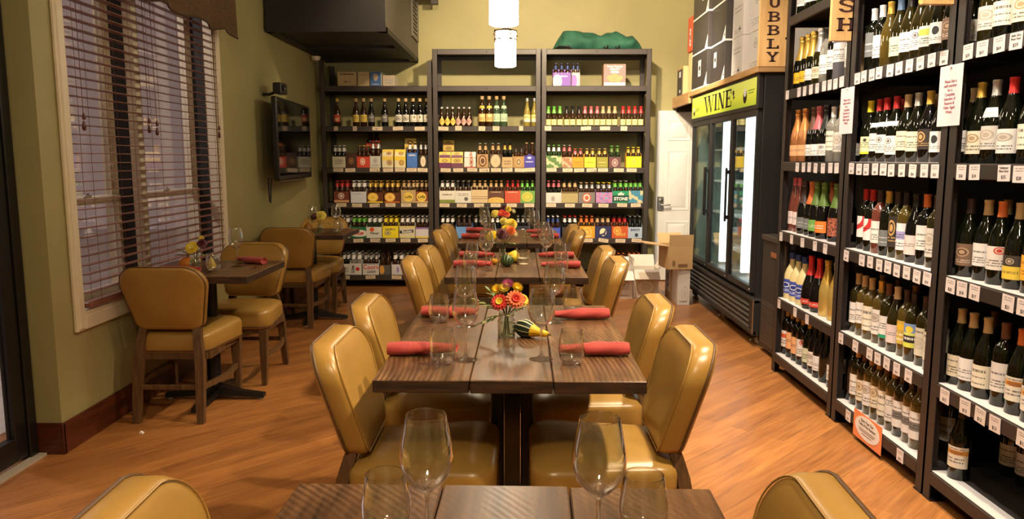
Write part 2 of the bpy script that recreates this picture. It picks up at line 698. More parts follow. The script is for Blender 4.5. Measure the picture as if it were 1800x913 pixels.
# outside: pale pavement
b = M(); b.box(-14, -6, -.25, -2.62, 16, -.1)
struct(b.build('ground', plain((.55, .52, .50), .9, name='pale_pavement', var=.25), smooth=0))

# window: casing, mullion, two sashes with panes
cas = M()
cw, cd = .072, .022
x0, x1 = XL, XL + cd
for (ya, yb, za, zb) in [(WY0 - cw, WY0, WZ0 - cw, WZ1 + cw), (WY1, WY1 + cw, WZ0 - cw, WZ1 + cw), (WY0, WY1, WZ0 - cw, WZ0), (WY0, WY1, WZ1, WZ1 + cw)]:
    cas.box(x0, ya, za, x1, yb, zb, c=.006)
    cas.box(x0, ya + .012, za + .012, x1 + .007, yb - .012, zb - .012, c=.004) if (yb - ya) < .2 else None
cas.box(-2.36, WY0 - .001, WZ0, XL, WY0 + .012, WZ1)
cas.box(-2.36, WY1 - .012, WZ0, XL, WY1 + .001, WZ1)
cas.box(-2.36, WY0, WZ0 - .001, XL + .02, WY1, WZ0 + .02)
cas.box(-2.36, WY0, WZ1 - .015, XL, WY1, WZ1)
MUL = 4.345
cas.box(-2.20, MUL - .03, WZ0, XL - .013, MUL + .03, WZ1, c=.004)
cas.box(-2.36, MUL - .026, WZ0, -2.27, MUL + .026, WZ1)
w0 = struct(cas.build('trim_1', CREAM))
b = M()
for ya in (MUL - .030, WY1 - .016):
    b.box(-2.275, ya, WZ0 + .02, -2.195, ya + .006, WZ1 - .02)
b.build('sash_track', BLACKM, w0)
for wi, (ya, yb) in enumerate([(WY0 + .012, MUL - .026), (MUL + .026, WY1 - .012)]):
    b = M()
    s = .035
    ZM = 1.15
    for (xa, xb, za, zb) in [(-2.335, -2.30, ZM - .02, WZ1 - .02), (-2.30, -2.268, WZ0 + .02, ZM + .02)]:
        b.box(xa, ya, za, xb, ya + s, zb, c=.003)
        b.box(xa, yb - s, za, xb, yb, zb, c=.003)
        b.box(xa, ya + s, za, xb, yb - s, za + .04, c=.003)
        b.box(xa, ya + s, zb - .04, xb, yb - s, zb, c=.003)
    w = struct(b.build('window_%d' % (wi + 1), CREAM))
    g = M()
    g.box(-2.322, ya + s, ZM, -2.316, yb - s, WZ1 - .05)
    g.box(-2.288, ya + s, WZ0 + .05, -2.282, yb - s, ZM)
    g.build('glass_pane', PANE, w, smooth=0)
    g = M(); ym = (ya + yb) / 2
    g.box(-2.268, ym - .03, ZM + .02, -2.255, ym + .03, ZM + .032, c=.003)
    g.lathe([(0, 0), (.008, 0), (.008, .012), (0, .012)], 10, cx=-2.262, cy=ym, cz=ZM + .032)
    g.build('sash_lock', SILVER, w)

# venetian blinds
for bi, (ya, yb) in enumerate([(WY0 + .02, MUL + .018), (MUL + .026, WY1 - .03)]):
    t = thing('venetian_blind', ['dark red-brown slatted wood blind over the window half nearest the entrance door', 'dark red-brown slatted wood blind over the window half nearest the television'][bi], 'blind', (-2.116, (ya + yb) / 2, WZ0 + .03))
    hl = (yb - ya) / 2
    zt = WZ1 - .03 - (WZ0 + .03)
    m = M()
    nsl = 45
    tilt = math.radians([1.0, -3.0][bi])
    for k in range(nsl):
        z = .075 + (zt - .14) * k / (nsl - 1)
        dx, dz = .0225 * math.cos(tilt), .0225 * math.sin(tilt)
        yo = rnd.uniform(-.002, .002)
        m.prism([(-dx, z - dz - .0014), (dx, z + dz - .0014), (dx, z + dz + .0014), (0, z + .0036), (-dx, z - dz + .0014)], -hl + yo, hl + yo, 'y')
    m.build('slats', BLIND, t, smooth=0)
    m = M(); m.box(-.026, -hl, .0, .026, hl, .03, c=.006); m.build('bottom_rail', BLIND, t)
    m = M(); m.box(-.03, -hl, zt - .05, .03, hl, zt, c=.004); m.build('head_rail', BLIND, t)
    m = M()
    for yy in (-hl + .10, 0.0, hl - .10):
        for xx in (-.025, .025):
            m.tube([(xx, yy, .02), (xx, yy, zt - .04)], .0011, 5)
    m.build('ladder_cord', CORD, t)
    for yy, zz in [(-hl + .035, 0.86), (hl - .05, .87)]:
        m = M()
        m.tube([(.034, yy, zt - .04), (.036, yy, zz + .05)], .0016, 5)
        m.build('pull_cord', CORD, t)
        m = M(); m.lathe([(0, 0), (.007, .002), (.010, .014), (.008, .03), (.004, .045), (0, .047)], 10, cx=.036, cy=yy, cz=zz)
        m.lathe([(0, .052), (.007, .054), (.009, .066), (.004, .084), (0, .086)], 10, cx=.036, cy=yy + .004, cz=zz)
        m.build('tassel', plain((.10, .02, .012), .35, name='tassel_wood'), t)

# scalloped brown valance above the window
def mat_valance():
    g = N('brown_woven_valance')
    co = g.coords('Object')
    n = g.noise(co, 170, 3, .7)
    return g.pbr(g.ramp(n, [(.38, (.025, .012, .004)), (.62, (.16, .085, .03))]), .85, normal=g.bump(n, .3, .004))
VAL = mat_valance()
t = thing('valance', 'scalloped brown woven valance hanging over the top of the window', 'curtain', (-1.99, 4.42, 2.2))
m = M()
ny, nz = 120, 10
v, f = [], []
ya, yb = -.98, 1.03
for i in range(ny + 1):
    y = ya + (yb - ya) * i / ny
    s = (y - ya) / (yb - ya)
    # hem: drops at both ends, lifts in the middle, small scallops
    e = abs(2 * s - 1)
    hem = .022 + .016 * math.sin(s * 2 * PI * 4.5 + 1.2)
    for k in range(nz + 1):
        q = k / nz
        z = hem + (.88 - hem) * q
        x = .016 * math.sin(s * 2 * PI * 7 + .8) * (1 - .7 * q) + .012 * (1 - q)
        v.append((x, y, z))
b0 = len(v)
for p in list(v): v.append((p[0] - .006, p[1], p[2]))
W = nz + 1
for i in range(ny):
    for k in range(nz):
        a = i * W + k
        f.append((a, a + W, a + W + 1, a + 1))
        f.append((b0 + a, b0 + a + 1, b0 + a + W + 1, b0 + a + W))
    a = i * W
    f.append((a, b0 + a, b0 + a + W, a + W))
    a = i * W + nz
    f.append((a, a + W, b0 + a + W, b0 + a))
for a in (0, ny * W):
    for k in range(nz):
        f.append((a + k, a + k + 1, b0 + a + k + 1, b0 + a + k))
m.add(v, f)
m.build('fabric', VAL, t, 60)
m = M()
pts = [(p[0] + .001, p[1], p[2]) for p in v[:b0:W]]
m.tube(pts, .006, 6)
m.build('piped_hem', plain((.045, .02, .006), .7, name='valance_piping'), t)
m = M(); m.box(-.13, ya, .80, -.01, yb, .87)
m.build('mounting_board', CREAM, t)

# entrance door (left edge): black frame, dark glass
b = M()
b.box(-2.30, 3.315, 0, -2.235, 3.372, 2.42, c=.004)
b.box(-2.30, 2.15, 2.30, -2.235, 3.315, 2.42, c=.004)
b.box(-2.30, 2.0, 0, -2.235, 2.15, 2.42, c=.004)
d = struct(b.build('door_1', BLACK))
b = M()
b.box(-2.29, 3.235, .02, -2.245, 3.312, 2.29, c=.004)
b.box(-2.29, 2.155, .02, -2.245, 2.28, 2.29, c=.004)
b.box(-2.29, 2.28, .02, -2.245, 3.235, .13, c=.004)
b.box(-2.29, 2.28, 2.17, -2.245, 3.235, 2.29, c=.004)
b.box(-2.29, 2.28, 1.10, -2.245, 3.235, 1.16, c=.004)
b.build('door_leaf', BLACK, d)
b = M(); b.box(-2.272, 2.28, .13, -2.264, 3.235, 1.10); b.box(-2.272, 2.28, 1.16, -2.264, 3.235, 2.17)
b.build('door_glass', PANE, d, smooth=0)
b = M(); b.box(-2.243, 3.245, 1.975, -2.222, 3.335, 2.015, c=.004)
b.build('closer_bracket', SILVER, d)
b = M(); b.prism([(2.0, 0), (3.372, 0), (3.372, .012), (2.0, .012)], -2.245, -2.20, 'x')
b.build('threshold', plain((.42, .36, .30), .6, name='worn_threshold'), d)

# white six-panel door in the back wall
DX0, DX1, DZ = 1.535, 2.335, 1.90
b = M()
yf = YB - .012
b.box(DX0, yf - .03, .012, DX1, YB, DZ)
def panel(xa, xb, za, zb):
    # moulded raised panel: sloping frame, raised field
    w = .02
    R = lambda i, y: [(xa + i, y, za + i), (xb - i, y, za + i), (xb - i, y, zb - i), (xa + i, y, zb - i)]
    b.loft([R(0, yf - .0302), R(.004, yf - .036), R(w, yf - .033), R(w + .012, yf - .0305), R(w + .035, yf - .038)], 0, False, True)
for xa, xb in [(DX0 + .11, DX0 + .365), (DX0 + .435, DX1 - .11)]:
    panel(xa, xb, 1.57, 1.80); panel(xa, xb, .80, 1.47); panel(xa, xb, .20, .68)
d2 = struct(b.build('door_2', WHITEP, smooth=25))
b = M(); b.box(DX0 + .015, yf - .048, .80, DX0 + .085, yf - .028, .955, c=.006)
b.build('lock_plate', SILVER, d2)
b = M()
b.lathe([(0, 0), (.022, 0), (.022, .014), (0, .018)], 14, xf=Matrix.Translation((DX0 + .05, yf - .048, .915)) @ Matrix.Rotation(PI / 2, 4, 'X'))
b.tube([(DX0 + .05, yf - .06, .865), (DX0 + .05, yf - .085, .865), (DX0 + .09, yf - .09, .862), (DX0 + .15, yf - .088, .868)], .009, 8)
b.build('lever_handle', SILVER, d2)

# black boxed-in duct in the corner, hung from the ceiling
t = thing('air_handler_duct', 'large black boxed duct hanging in the corner above the television', 'duct', (-1.61, 7.5, 2.445))
b = M(); b.box(-.50, -1.0, .0, .50, 1.04, .90)
b.build('casing', BLACKM, t, smooth=0)
b = M()
for (xa, ya_, xb, yb_) in [(-.505, -1.005, .505, -.93), (-.505, .97, .505, 1.045), (-.505, -1.0, -.43, 1.04), (.43, -1.0, .505, 1.04), (-.45, -.02, .45, .03)]:
    b.box(xa, ya_, -.022, xb, yb_, .02)
b.build('bottom_frame', BLACKM, t)
b = M(); b.box(.498, -.995, .02, .506, 1.035, .90)
b.build('lit_side_panel', plain((.085, .068, .058), .55, name='lit_duct_side'), t, smooth=0)  # paler colour stands for light falling on the black duct's side
b = M()
for (ya_, yb_, za, zb) in [(.50, .55, .18, .88), (.93, .98, .18, .88), (.55, .93, .18, .23), (.55, .93, .83, .88)]:
    b.box(.505, ya_, za, .522, yb_, zb, c=.004)
for k in range(14):
    z = .25 + k * .042
    b.box(.506, .55, z, .516, .93, z + .022)
b.build('vent_grille', plain((.14, .12, .10), .45, name='grey_vent'), t)
t = thing('ceiling_bracket', 'small dark steel bracket under the ceiling beside the duct', 'bracket', (-1.02, 8.35, 3.02))
b = M(); b.box(-.17, -.03, .03, .16, .03, .10, c=.006); b.box(.08, -.03, -.02, .16, .03, .03, c=.005)
b.build('bracket_arm', STEEL, t)
b = M(); b.box(-.05, -.02, .10, .0, .02, .30); b.build('hanger', STEEL, t)

# motion sensor in the corner, security camera over the television
t = thing('motion_sensor', 'small cream motion sensor on the wall below the black duct', 'sensor', (XL + .055, 7.93, 2.365))
b = M(); b.lathe([(0, 0), (.03, .004), (.046, .02), (.05, .045), (0, .046)], 16); b.build('housing', plain((.72, .62, .48), .5, name='cream_plastic'), t)
b = M(); b.lathe([(0, -.022), (.016, -.018), (.024, -.004), (.026, .01), (0, .012)], 12); b.build('lens', plain((.15, .12, .10), .3, name='smoked_lens'), t)

t = thing('television', 'black flat television on the left wall reflecting the beer shelves', 'television', (XL, 6.86, 1.19))
tv = Matrix.Translation((.11, 0, .345)) @ Matrix.Rotation(math.radians(4), 4, 'Z')
b = M(); b.box(-.022, -.66, -.34, .022, .66, .34, c=.008, xf=tv)
b.build('tv_body', BLACK, t)
b = M(); b.box(.0215, -.635, -.30, .0235, .635, .315, xf=tv)
b.build('screen', plain((.004, .004, .005), .06, name='glossy_screen', **{'Specular IOR Level': .9}), t, smooth=0)
b = M(); b.box(.012, -.62, -.352, .03, .25, -.342, c=.003, xf=tv); b.build('trim_bar', SILVER, t)
b = M(); b.box(0, -.15, .22, .06, .15, .48, c=.004); b.box(.05, -.1, .28, .095, .1, .42, c=.004); b.build('wall_mount', BLACKM, t)
b = M(); b.tube([(.05, -.54, .03), (.055, -.555, -.08), (.052, -.54, -.17), (.048, -.50, -.185), (.05, -.49, -.1), (.052, -.47, .02)], .006, 6)
b.build('cable', BLACKM, t)
t = thing('security_camera', 'small black box camera perched above the television', 'camera', (-1.985, 6.42, 1.905))
b = M(); b.box(-.035, -.085, 0, .035, .085, .09, c=.006); b.build('camera_body', BLACK, t)
b = M(); b.lathe([(0, 0), (.022, 0), (.022, .014), (0, .012)], 14, xf=Matrix.Translation((.035, -.03, .05)) @ Matrix.Rotation(PI / 2, 4, 'Y')); b.build('camera_lens', plain((.02, .02, .03), .1, name='lens_glass'), t)
b = M(); b.tube([(-.03, .0, .02), (-.09, 0, .0), (XL + 1.985, 0, .0)], .012, 8); b.build('mount_arm', BLACKM, t)

# ------------------------------------------------------------------ pendants over the centre tables
SHADE = mat_emit('lit_pendant_glass', (1.0, .84, .60), 38.0)
BRONZE = plain((.05, .028, .014), .4, .6, name='dark_bronze')
def pendant(x, y, zb, label):
    t = thing('pendant_lamp', label, 'lamp', (x, y, zb), group=None)
    m = M(); m.lathe([(.0, .004), (.07, .0), (.082, .006), (.082, .265), (.078, .265), (.078, .012), (0, .010)], 28); m.build('glass_shade', SHADE, t)
    m = M()
    for z in (.205, .268): m.tube([(.086 * math.cos(2 * PI * k / 28), .086 * math.sin(2 * PI * k / 28), z) for k in range(28)], .005, 6, closed=True)
    for k in range(4):
        a = .45 + k * PI / 2
        m.box(-.005, -.004, .18, .005, .004, .275, xf=Matrix.Rotation(a, 4, 'Z') @ Matrix.Translation((.088, 0, 0)))
        m.lathe([(0, 0), (.006, .002), (.006, .008), (0, .01)], 8, xf=Matrix.Rotation(a, 4, 'Z') @ Matrix.Translation((.094, 0, .24)) @ Matrix.Rotation(PI / 2, 4, 'Y'))
        m.tube([(.086 * math.cos(a), .086 * math.sin(a), .27), (0, 0, .285)], .004, 6)
    m.build('bronze_band', BRONZE, t)
    m = M(); m.lathe([(0, .275), (.03, .275), (.026, .30), (.012, .33), (.007, .345), (0, .345)], 14)
    m.tube([(0, 0, .34), (.012, 0, .37), (0, 0, .40), (0, 0, ZC - zb)], .005, 6)
    m.build('stem', BRONZE, t)
    m = M(); m.lathe([(0, 0), (.06, 0), (.055, .02), (0, .022)], 18, cz=ZC - zb - .022); m.build('ceiling_canopy', BRONZE, t)
    return t
pendant(-.105, 6.07, 2.085, 'lit cylinder pendant with bronze band, hanging lower and farther in the picture')
pendant(-.075, 2.60, 2.125, 'lit cylinder pendant over the striped-gourd table, above the picture edge')  # added out of view to light the gourd table
pendant(-.060, .85, 2.14, 'lit cylinder pendant over the nearest table, above the picture edge')  # added out of view, lights the nearest table
pendant(-.085, 4.40, 2.115, 'lit cylinder pendant nearer the camera, cut by the top edge')

# ------------------------------------------------------------------ chairs
def back_fn(u, v, w):
    q = v / .345
    return (u, -.235 - .10 * q + w + .03 * (u / .235) ** 2, .487 + .342 * q - .012 * (u / .235) ** 2 * q)


def chair_parts():
    back = round_poly([(-.168, 0), (.168, 0), (.240, .345), (-.240, .345)], [.05, .05, .092, .092], 8)
    T = .078
    rings = [(.16, .002), (.02, 0), (.006, .003), (0, .010), (.0, T - .022), (.004, T - .010), (.013, T - .001), (.03, T + .005), (.09, T + .011), (.16, T + .013)]
    m = M(); m.loft(pad_rings(back, rings, back_fn))
    me_back = m.mesh('backrest', VINYL, 50)
    m = M()
    m.tube([back_fn(u * 1.004, v * 1.0, .013) for u, v in back], .0045, 6, closed=True)
    fr = [back_fn(u * .955, .345 / 2 + (v - .345 / 2) * .965, T + .0005) for u, v in back]
    me_welt = m.mesh('welt_piping', WELT, 60)
    m = M(); m.tube(fr, .0022, 6, closed=True)
    me_seam = m.mesh('front_welt', VINYL, 60)
    seat = round_poly([(-.190, -.215), (.190, -.215), (.240, .235), (-.240, .235)], [.06, .06, .07, .07], 7)
    sr = [(.10, .352), (.02, .352), (.006, .356), (0, .366), (0, .435), (.006, .450), (.02, .460), (.06, .472), (.12, .481), (.18, .485), (.215, .486)]
    def seat_fn(u, v, w):
        return (u, v, w + (.010 * max(0, v / .23) if w > .4 else 0))
    m = M(); m.loft(pad_rings(seat, sr, seat_fn))
    me_seat = m.mesh('seat', VINYL, 50)
    m = M()
    m.tube([seat_fn(u * 1.0, v * 1.0, .369) for u, v in seat], .004, 6, closed=True)
    me_swelt = m.mesh('seat_welt', WELT, 60)
    m = M()
    m.box(-.185, -.215, .325, .185, -.185, .358); m.box(-.205, .18, .325, .205, .21, .358)
    m.box(-.20, -.20, .325, -.172, .20, .358); m.box(.172, -.20, .325, .20, .20, .358)
    me_frame = m.mesh('seat_frame', LEGW, 30)
    legs = []
    for s in (-1, 1):
        m = M()
        m.bar([(s * .185, .195, 0, .014, .014), (s * .188, .197, .10, .018, .017), (s * .192, .198, .352, .023, .022)])
        legs.append(m.mesh('leg', LEGW, 40))
        m = M()
        m.bar([(s * .168, -.285, 0, .018, .016), (s * .166, -.270, .12, .020, .018), (s * .162, -.242, .30, .022, .021), (s * .150, -.226, .42, .021, .019), (s * .140, -.205, .487, .020, .019), (s * .138, -.202, .503, .018, .015)])
        legs.append(m.mesh('leg', LEGW, 40))
    sts = []
    for s in (-1, 1):
        m = M()
        P = []
        for k in range(9):
            q = k / 8
            P.append((s * (.166 + .02 * q + .03 * math.sin(PI * q)), -.255 + .45 * q, .185))
        v = []
        rings = []
        for (x, y, z) in P:
            rings.append([(x - .009, y, z - .014), (x + .009, y, z - .014), (x + .009, y, z + .014), (x - .009, y, z + .014)])
        m.loft(rings)
        sts.append(m.mesh('stretcher', LEGW, 30))
    m = M(); m.box(-.16, -.262, .172, .16, -.246, .198, c=.003)
    sts.append(m.mesh('stretcher', LEGW, 30))
    return me_back, me_welt, me_seam, me_seat, me_swelt, me_frame, legs, sts


CP = chair_parts()


def make_chair():
    t = put('dining_chair', None)
    b = put('backrest', CP[0], t); put('welt_piping', CP[1], b); put('welt_piping', CP[2], b)
    s = put('seat', CP[3], t); put('welt_piping', CP[4], s)
    put('seat_frame', CP[5], t)
    for me in CP[6]: put('leg', me, t)
    for me in CP[7]: put('stretcher', me, t)
    return t


chair0 = make_chair()
_used = []


def place_chair(x, y, deg, label, group):
    c = chair0 if not _used else dup(chair0)
    _used.append(1)
    c.location = (x, y, 0)
    c.rotation_euler = (0, 0, math.radians(deg))
    tag(c, label, 'chair', group)
    return c


GC = 'mustard chairs along the centre tables'
GW = 'mustard chairs at the window tables'
RIGHT, LEFT = -90, 90      # facing +x / facing -x
place_chair(-.362, 1.12, RIGHT + 2, 'mustard vinyl chair cut by the bottom edge, left of the nearest table', GC)
place_chair(.230, 1.15, LEFT - 3, 'mustard vinyl chair cut by the bottom edge, right of the nearest table', GC)
place_chair(-.300, 2.33, RIGHT, 'large mustard chair on the left of the table with the striped gourd, nearer the camera', GC)
place_chair(-.318, 2.93, RIGHT + 1, 'mustard chair on the left of the striped-gourd table, the farther of its two', GC)
place_chair(.270, 2.34, LEFT, 'large mustard chair on the right of the table with the striped gourd, nearer the camera', GC)
place_chair(.266, 2.94, LEFT - 1, 'mustard chair on the right of the striped-gourd table, the farther of its two', GC)
place_chair(-.320, 4.17, RIGHT + 1, 'mustard chair on the left of the table with the glass votive, nearer one', GC)
place_chair(-.300, 4.70, RIGHT - 1, 'mustard chair on the left of the table with the glass votive, farther one', GC)
place_chair(.272, 4.16, LEFT, 'mustard chair on the right of the table with the glass votive, nearer one', GC)
place_chair(.265, 4.70, LEFT, 'mustard chair on the right of the table with the glass votive, farther one', GC)
place_chair(-.335, 5.80, RIGHT, 'mustard chair on the left of the farthest centre table, nearer one', GC)
place_chair(-.330, 6.34, RIGHT, 'mustard chair on the left of the farthest centre table, farther one', GC)
place_chair(.185, 5.80, LEFT, 'mustard chair on the right of the farthest centre table, nearer one', GC)
place_chair(.180, 6.32, LEFT, 'mustard chair on the right of the farthest centre table, farther one', GC)
place_chair(-1.825, 4.09, 0, 'mustard chair seen from behind under the window, its wooden rear legs showing', GW)
place_chair(-1.735, 4.68, 180, 'mustard chair facing the camera across the table beside the window', GW)
place_chair(-1.862, 6.33, 0, 'mustard chair seen from behind at the table below the television', GW)
place_chair(-1.835, 6.87, 180, 'mustard chair facing the camera in the corner by the beer shelves', GW)

# ------------------------------------------------------------------ tables
def table(x, y0, y1, w, rz, label, base='twin', group='reclaimed wood tables'):
    L = y1 - y0
    t = thing('dining_table', label, 'table', (x, (y0 + y1) / 2, 0), rz, group)
    m = M()
    hw = w / 2
    cuts = [-hw, -hw + w * .355, -hw + w * .66, hw]
    for i in range(3):
        a, b = cuts[i] + (.0012 if i else 0), cuts[i + 1] - (.0012 if i < 2 else 0)
        z = rnd.uniform(-.0008, .0008)
        e = rnd.uniform(-.003, .003)
        q0 = len(m.m)
        m.box(a, -L / 2 + e, .722, b, L / 2 + e, .76 + z, mat=1, c=.003)
        m.m[q0 + 5] = 0
        for k in range(q0, len(m.m)):
            fz = [m.v[j][2] for j in m.f[k]]
            m.m[k] = 0 if min(fz) > .755 else 1
    m.build('tabletop', [TABLE, TEDGE], t, 20)
    if base == 'twin':
        m = M()
        for ys in (-L * .18, L * .18):
            m.box(-.25, ys - .02, .70, .25, ys + .02, .722, c=.003)
        m.box(-.05, -L * .3, .70, .05, L * .3, .722, c=.003)
        m.build('top_support', BLACK, t)
        for s in (-1, 1):
            m = M(); m.box(s * .052 - .022, -.05, .05, s * .052 + .022, .05, .705, c=.005); m.build('column', BLACK, t)
        m = M(); m.box(-.028, -.006, .05, .028, .006, .70); m.build('web_plate', plain((.06, .06, .06), .15, .8, name='polished_steel'), t)
        m = M()
        m.box(-.04, -.36, .014, .04, .36, .055, c=.008); m.box(-.27, -.04, .014, .27, .04, .055, c=.008)
        m.build('cross_foot', BLACK, t)
        sp = [(-.25, 0), (.25, 0), (0, .34), (0, -.34)]
    else:
        m = M(); m.box(-.16, -.16, .708, .16, .16, .722, c=.003); m.build('top_support', BLACK, t)
        m = M(); m.lathe([(0, .05), (.045, .05), (.038, .08), (.036, .69), (.06, .71), (0, .71)], 18); m.build('column', BLACK, t)
        m = M()
        for k in range(4):
            xf = Matrix.Rotation(PI / 4 * 0 + k * PI / 2, 4, 'Z')
            m.loft([[(.02, -.035, .03), (.02, .035, .03), (.02, .03, .085), (.02, -.03, .085)], [(.16, -.028, .018), (.16, .028, .018), (.16, .022, .05), (.16, -.022, .05)], [(.285, -.024, .014), (.285, .024, .014), (.285, .018, .034), (.285, -.018, .034)]], xf=xf)
        m.build('cross_foot', BLACK, t)
        sp = [(.26, 0), (-.26, 0), (0, .26), (0, -.26)]
    for px, py in sp:
        m = M(); m.lathe([(0, 0), (.018, 0), (.018, .008), (.008, .012), (.008, .02), (0, .02)], 12, cx=px, cy=py); m.build('foot_glide', plain((.35, .33, .30), .4, .6, name='glide_metal'), t)
    return t


table(-.040, .25, 1.36, .775, math.radians(-1.1), 'nearest reclaimed wood table, cut by the bottom edge')
table(-.022, 2.045, 3.148, .765, math.radians(-.4), 'reclaimed wood plank table holding the striped gourd and red gerberas')
table(-.012, 3.91, 4.97, .752, 0, 'reclaimed wood plank table holding the glass votive and yellow roses')
table(-.062, 5.52, 6.60, .765, 0, 'farthest reclaimed wood table of the centre row, by the beer shelves')
table(-1.748, 3.905, 4.545, .66, 0, 'small dark wood table against the window', 'cross', 'window tables')
table(-1.760, 6.09, 6.73, .68, 0, 'small dark wood table below the television', 'cross', 'window tables')

# ------------------------------------------------------------------ things on the tables
TZ = .7602
def wine_glass_mesh():
    m = M()
    m.lathe([(0, .0), (.036, .0), (.0365, .0015), (.030, .0035), (.012, .008), (.0048, .016), (.0036, .03), (.0034, .085), (.0045, .098), (.010, .104), (.022, .113), (.034, .128), (.0405, .147), (.0415, .160), (.039, .182), (.0345, .205), (.0310, .2245), (.0305, .2255), (.0300, .2245),
             (.0337, .205), (.0383, .182), (.0408, .160), (.0398, .147), (.033, .1285), (.021, .114), (.009, .1062), (0, .1045)], 36)
    for i, f in enumerate(m.f):
        z = sum(m.v[j][2] for j in f) / len(f)
        m.m[i] = 1 if (z < .112 or z > .2235) else 0
    return m.mesh('wine_glass', [GLASS, SOLIDG], 60)


def tumbler_mesh():
    m = M()
    m.lathe([(0, 0), (.022, 0), (.029, .004), (.037, .020), (.0405, .040), (.040, .058), (.0355, .085), (.0325, .1035), (.0320, .1045), (.0315, .1035), (.0347, .085), (.0392, .058), (.0396, .040), (.036, .021), (.027, .0085), (0, .0075)], 36)
    for i, f in enumerate(m.f):
        z = sum(m.v[j][2] for j in f) / len(f)
        m.m[i] = 1 if (z < .012 or z > .1025) else 0
    return m.mesh('stemless_glass', [GLASS, SOLIDG], 60)


WG, TG = wine_glass_mesh(), tumbler_mesh()


def napkin_mesh(seed, L=.215, R=.0255):
    r = random.Random(seed)
    n, k = 26, 30
    rings = []
    for i in range(n):
        q = i / (n - 1)
        x = (q - .5) * L
        # fat rolled outer end (q=0), slimmer twisted inner end (q=1)
        base = R * (1.0 - .42 * max(0, q - .55) / .45 - .10 * max(0, .06 - q) / .06)
        ring = []
        for j in range(k):
            a = 2 * PI * j / k
            step = ((a + q * 3.6 + seed) % (2 * PI)) / (2 * PI)
            rr = base * (.88 + .17 * step) * (1 + .035 * math.sin(3 * a + 11 * q + seed) + .025 * math.sin(23 * q + 2 * a))
            z = rr * math.sin(a)
            ring.append((x + .006 * math.cos(a) * (1 if q > .9 else 0), rr * math.cos(a) * 1.22, max(0, z * .82 + R * .80)))
        rings.append(ring)
    def shrink(ring, kf, dx):
        cy = sum(p[1] for p in ring) / k; cz = sum(p[2] for p in ring) / k
        return [(p[0] + dx, cy + (p[1] - cy) * kf, cz + (p[2] - cz) * kf) for p in ring]
    a, b = rings[0], rings[-1]
    rings = [shrink(a, .35, .010), shrink(a, .78, .002)] + rings + [shrink(b, .70, -.001), shrink(b, .3, -.008)]
    m = M(); m.loft(rings)
    return m.mesh('rolled_napkin', NAPKIN, 40)


NAPS = [napkin_mesh(s) for s in (1, 2.7, 4.1)]


def knife_mesh():
    m = M()
    m.loft([[(.02, -.006, .030), (.02, .006, .030), (.02, .006, .0325), (.02, -.006, .0325)], [(.085, -.006, .0345), (.085, .006, .0345), (.085, .006, .037), (.085, -.006, .037)], [(.098, -.003, .034), (.098, .003, .034), (.098, .003, .036), (.098, -.003, .036)]])
    return m.mesh('knife', SILVER, 40)


def napkin(x, y, side, label, group, k=0, jit=0.0):
    """side -1: fat end towards the left chair; +1: mirrored"""
    t = put('rolled_napkin', NAPS[k % 3], None, (x, y, TZ), (0 if side < 0 else PI) + jit)
    tag(t, label, 'napkin', group)


def glass(me, x, y, label, group, name):
    o = put(name, me, None, (x, y, TZ), rnd.uniform(0, 6))
    tag(o, label, 'glass', group)



G1, G2, G3 = 'stemmed wine glasses', 'stemless tumblers', 'rolled red napkins'
WN, TN = 'wine_glass', 'stemless_glass'
# nearest table
glass(WG, -.141, 1.112, 'large stemmed wine glass at the bottom of the picture, left one', G1, WN)
glass(WG, .122, 1.098, 'large stemmed wine glass at the bottom of the picture, right one', G1, WN)
glass(TG, -.216, 1.173, 'stemless tumbler at the bottom edge beside the left wine glass', G2, TN)
glass(TG, .203, 1.172, 'stemless tumbler at the bottom edge beside the right wine glass', G2, TN)
# table with the striped gourd
glass(WG, -.162, 2.262, 'stemmed wine glass at the near left setting of the gourd table', G1, WN)
glass(TG, -.229, 2.222, 'stemless tumbler on the near left napkin of the gourd table', G2, TN)
napkin(-.303, 2.325, -1, 'rolled red napkin at the near left setting of the gourd table', G3, 0)
glass(WG, .069, 2.270, 'stemmed wine glass at the near right setting of the gourd table', G1, WN)
glass(TG, .159, 2.222, 'stemless tumbler on the near right napkin of the gourd table', G2, TN)
napkin(.238, 2.325, 1, 'rolled red napkin at the near right setting of the gourd table', G3, 1)
glass(WG, -.196, 2.74, 'stemmed wine glass at the far left setting of the gourd table', G1, WN)
glass(TG, -.300, 2.81, 'stemless tumbler on the far left napkin of the gourd table', G2, TN)
napkin(-.270, 2.905, -1, 'rolled red napkin at the far left setting of the gourd table', G3, 2)
glass(WG, .133, 2.81, 'stemmed wine glass at the far right setting of the gourd table', G1, WN)
glass(TG, .216, 2.975, 'stemless tumbler on the far right napkin of the gourd table', G2, TN)
napkin(.240, 2.868, 1, 'rolled red napkin at the far right setting of the gourd table', G3, 1, .06)
# table with the votive
glass(WG, -.180, 4.15, 'stemmed wine glass at the near left setting of the votive table', G1, WN)
glass(TG, -.268, 4.150, 'stemless tumbler at the near left setting of the votive table', G2, TN)
napkin(-.262, 4.270, -1, 'rolled red napkin at the near left setting of the votive table', G3, 0)
glass(WG, -.175, 4.600, 'stemmed wine glass at the far left setting of the votive table', G1, WN)
glass(TG, -.284, 4.60, 'stemless tumbler at the far left setting of the votive table', G2, TN)
napkin(-.262, 4.690, -1, 'rolled red napkin at the far left setting of the votive table', G3, 1)
glass(WG, .160, 4.330, 'stemmed wine glass at the near right setting of the votive table', G1, WN)
glass(TG, .235, 4.130, 'stemless tumbler at the near right setting of the votive table', G2, TN)
napkin(.240, 4.245, 1, 'rolled red napkin at the near right setting of the votive table', G3, 2)
glass(WG, .155, 4.70, 'stemmed wine glass at the far right setting of the votive table', G1, WN)
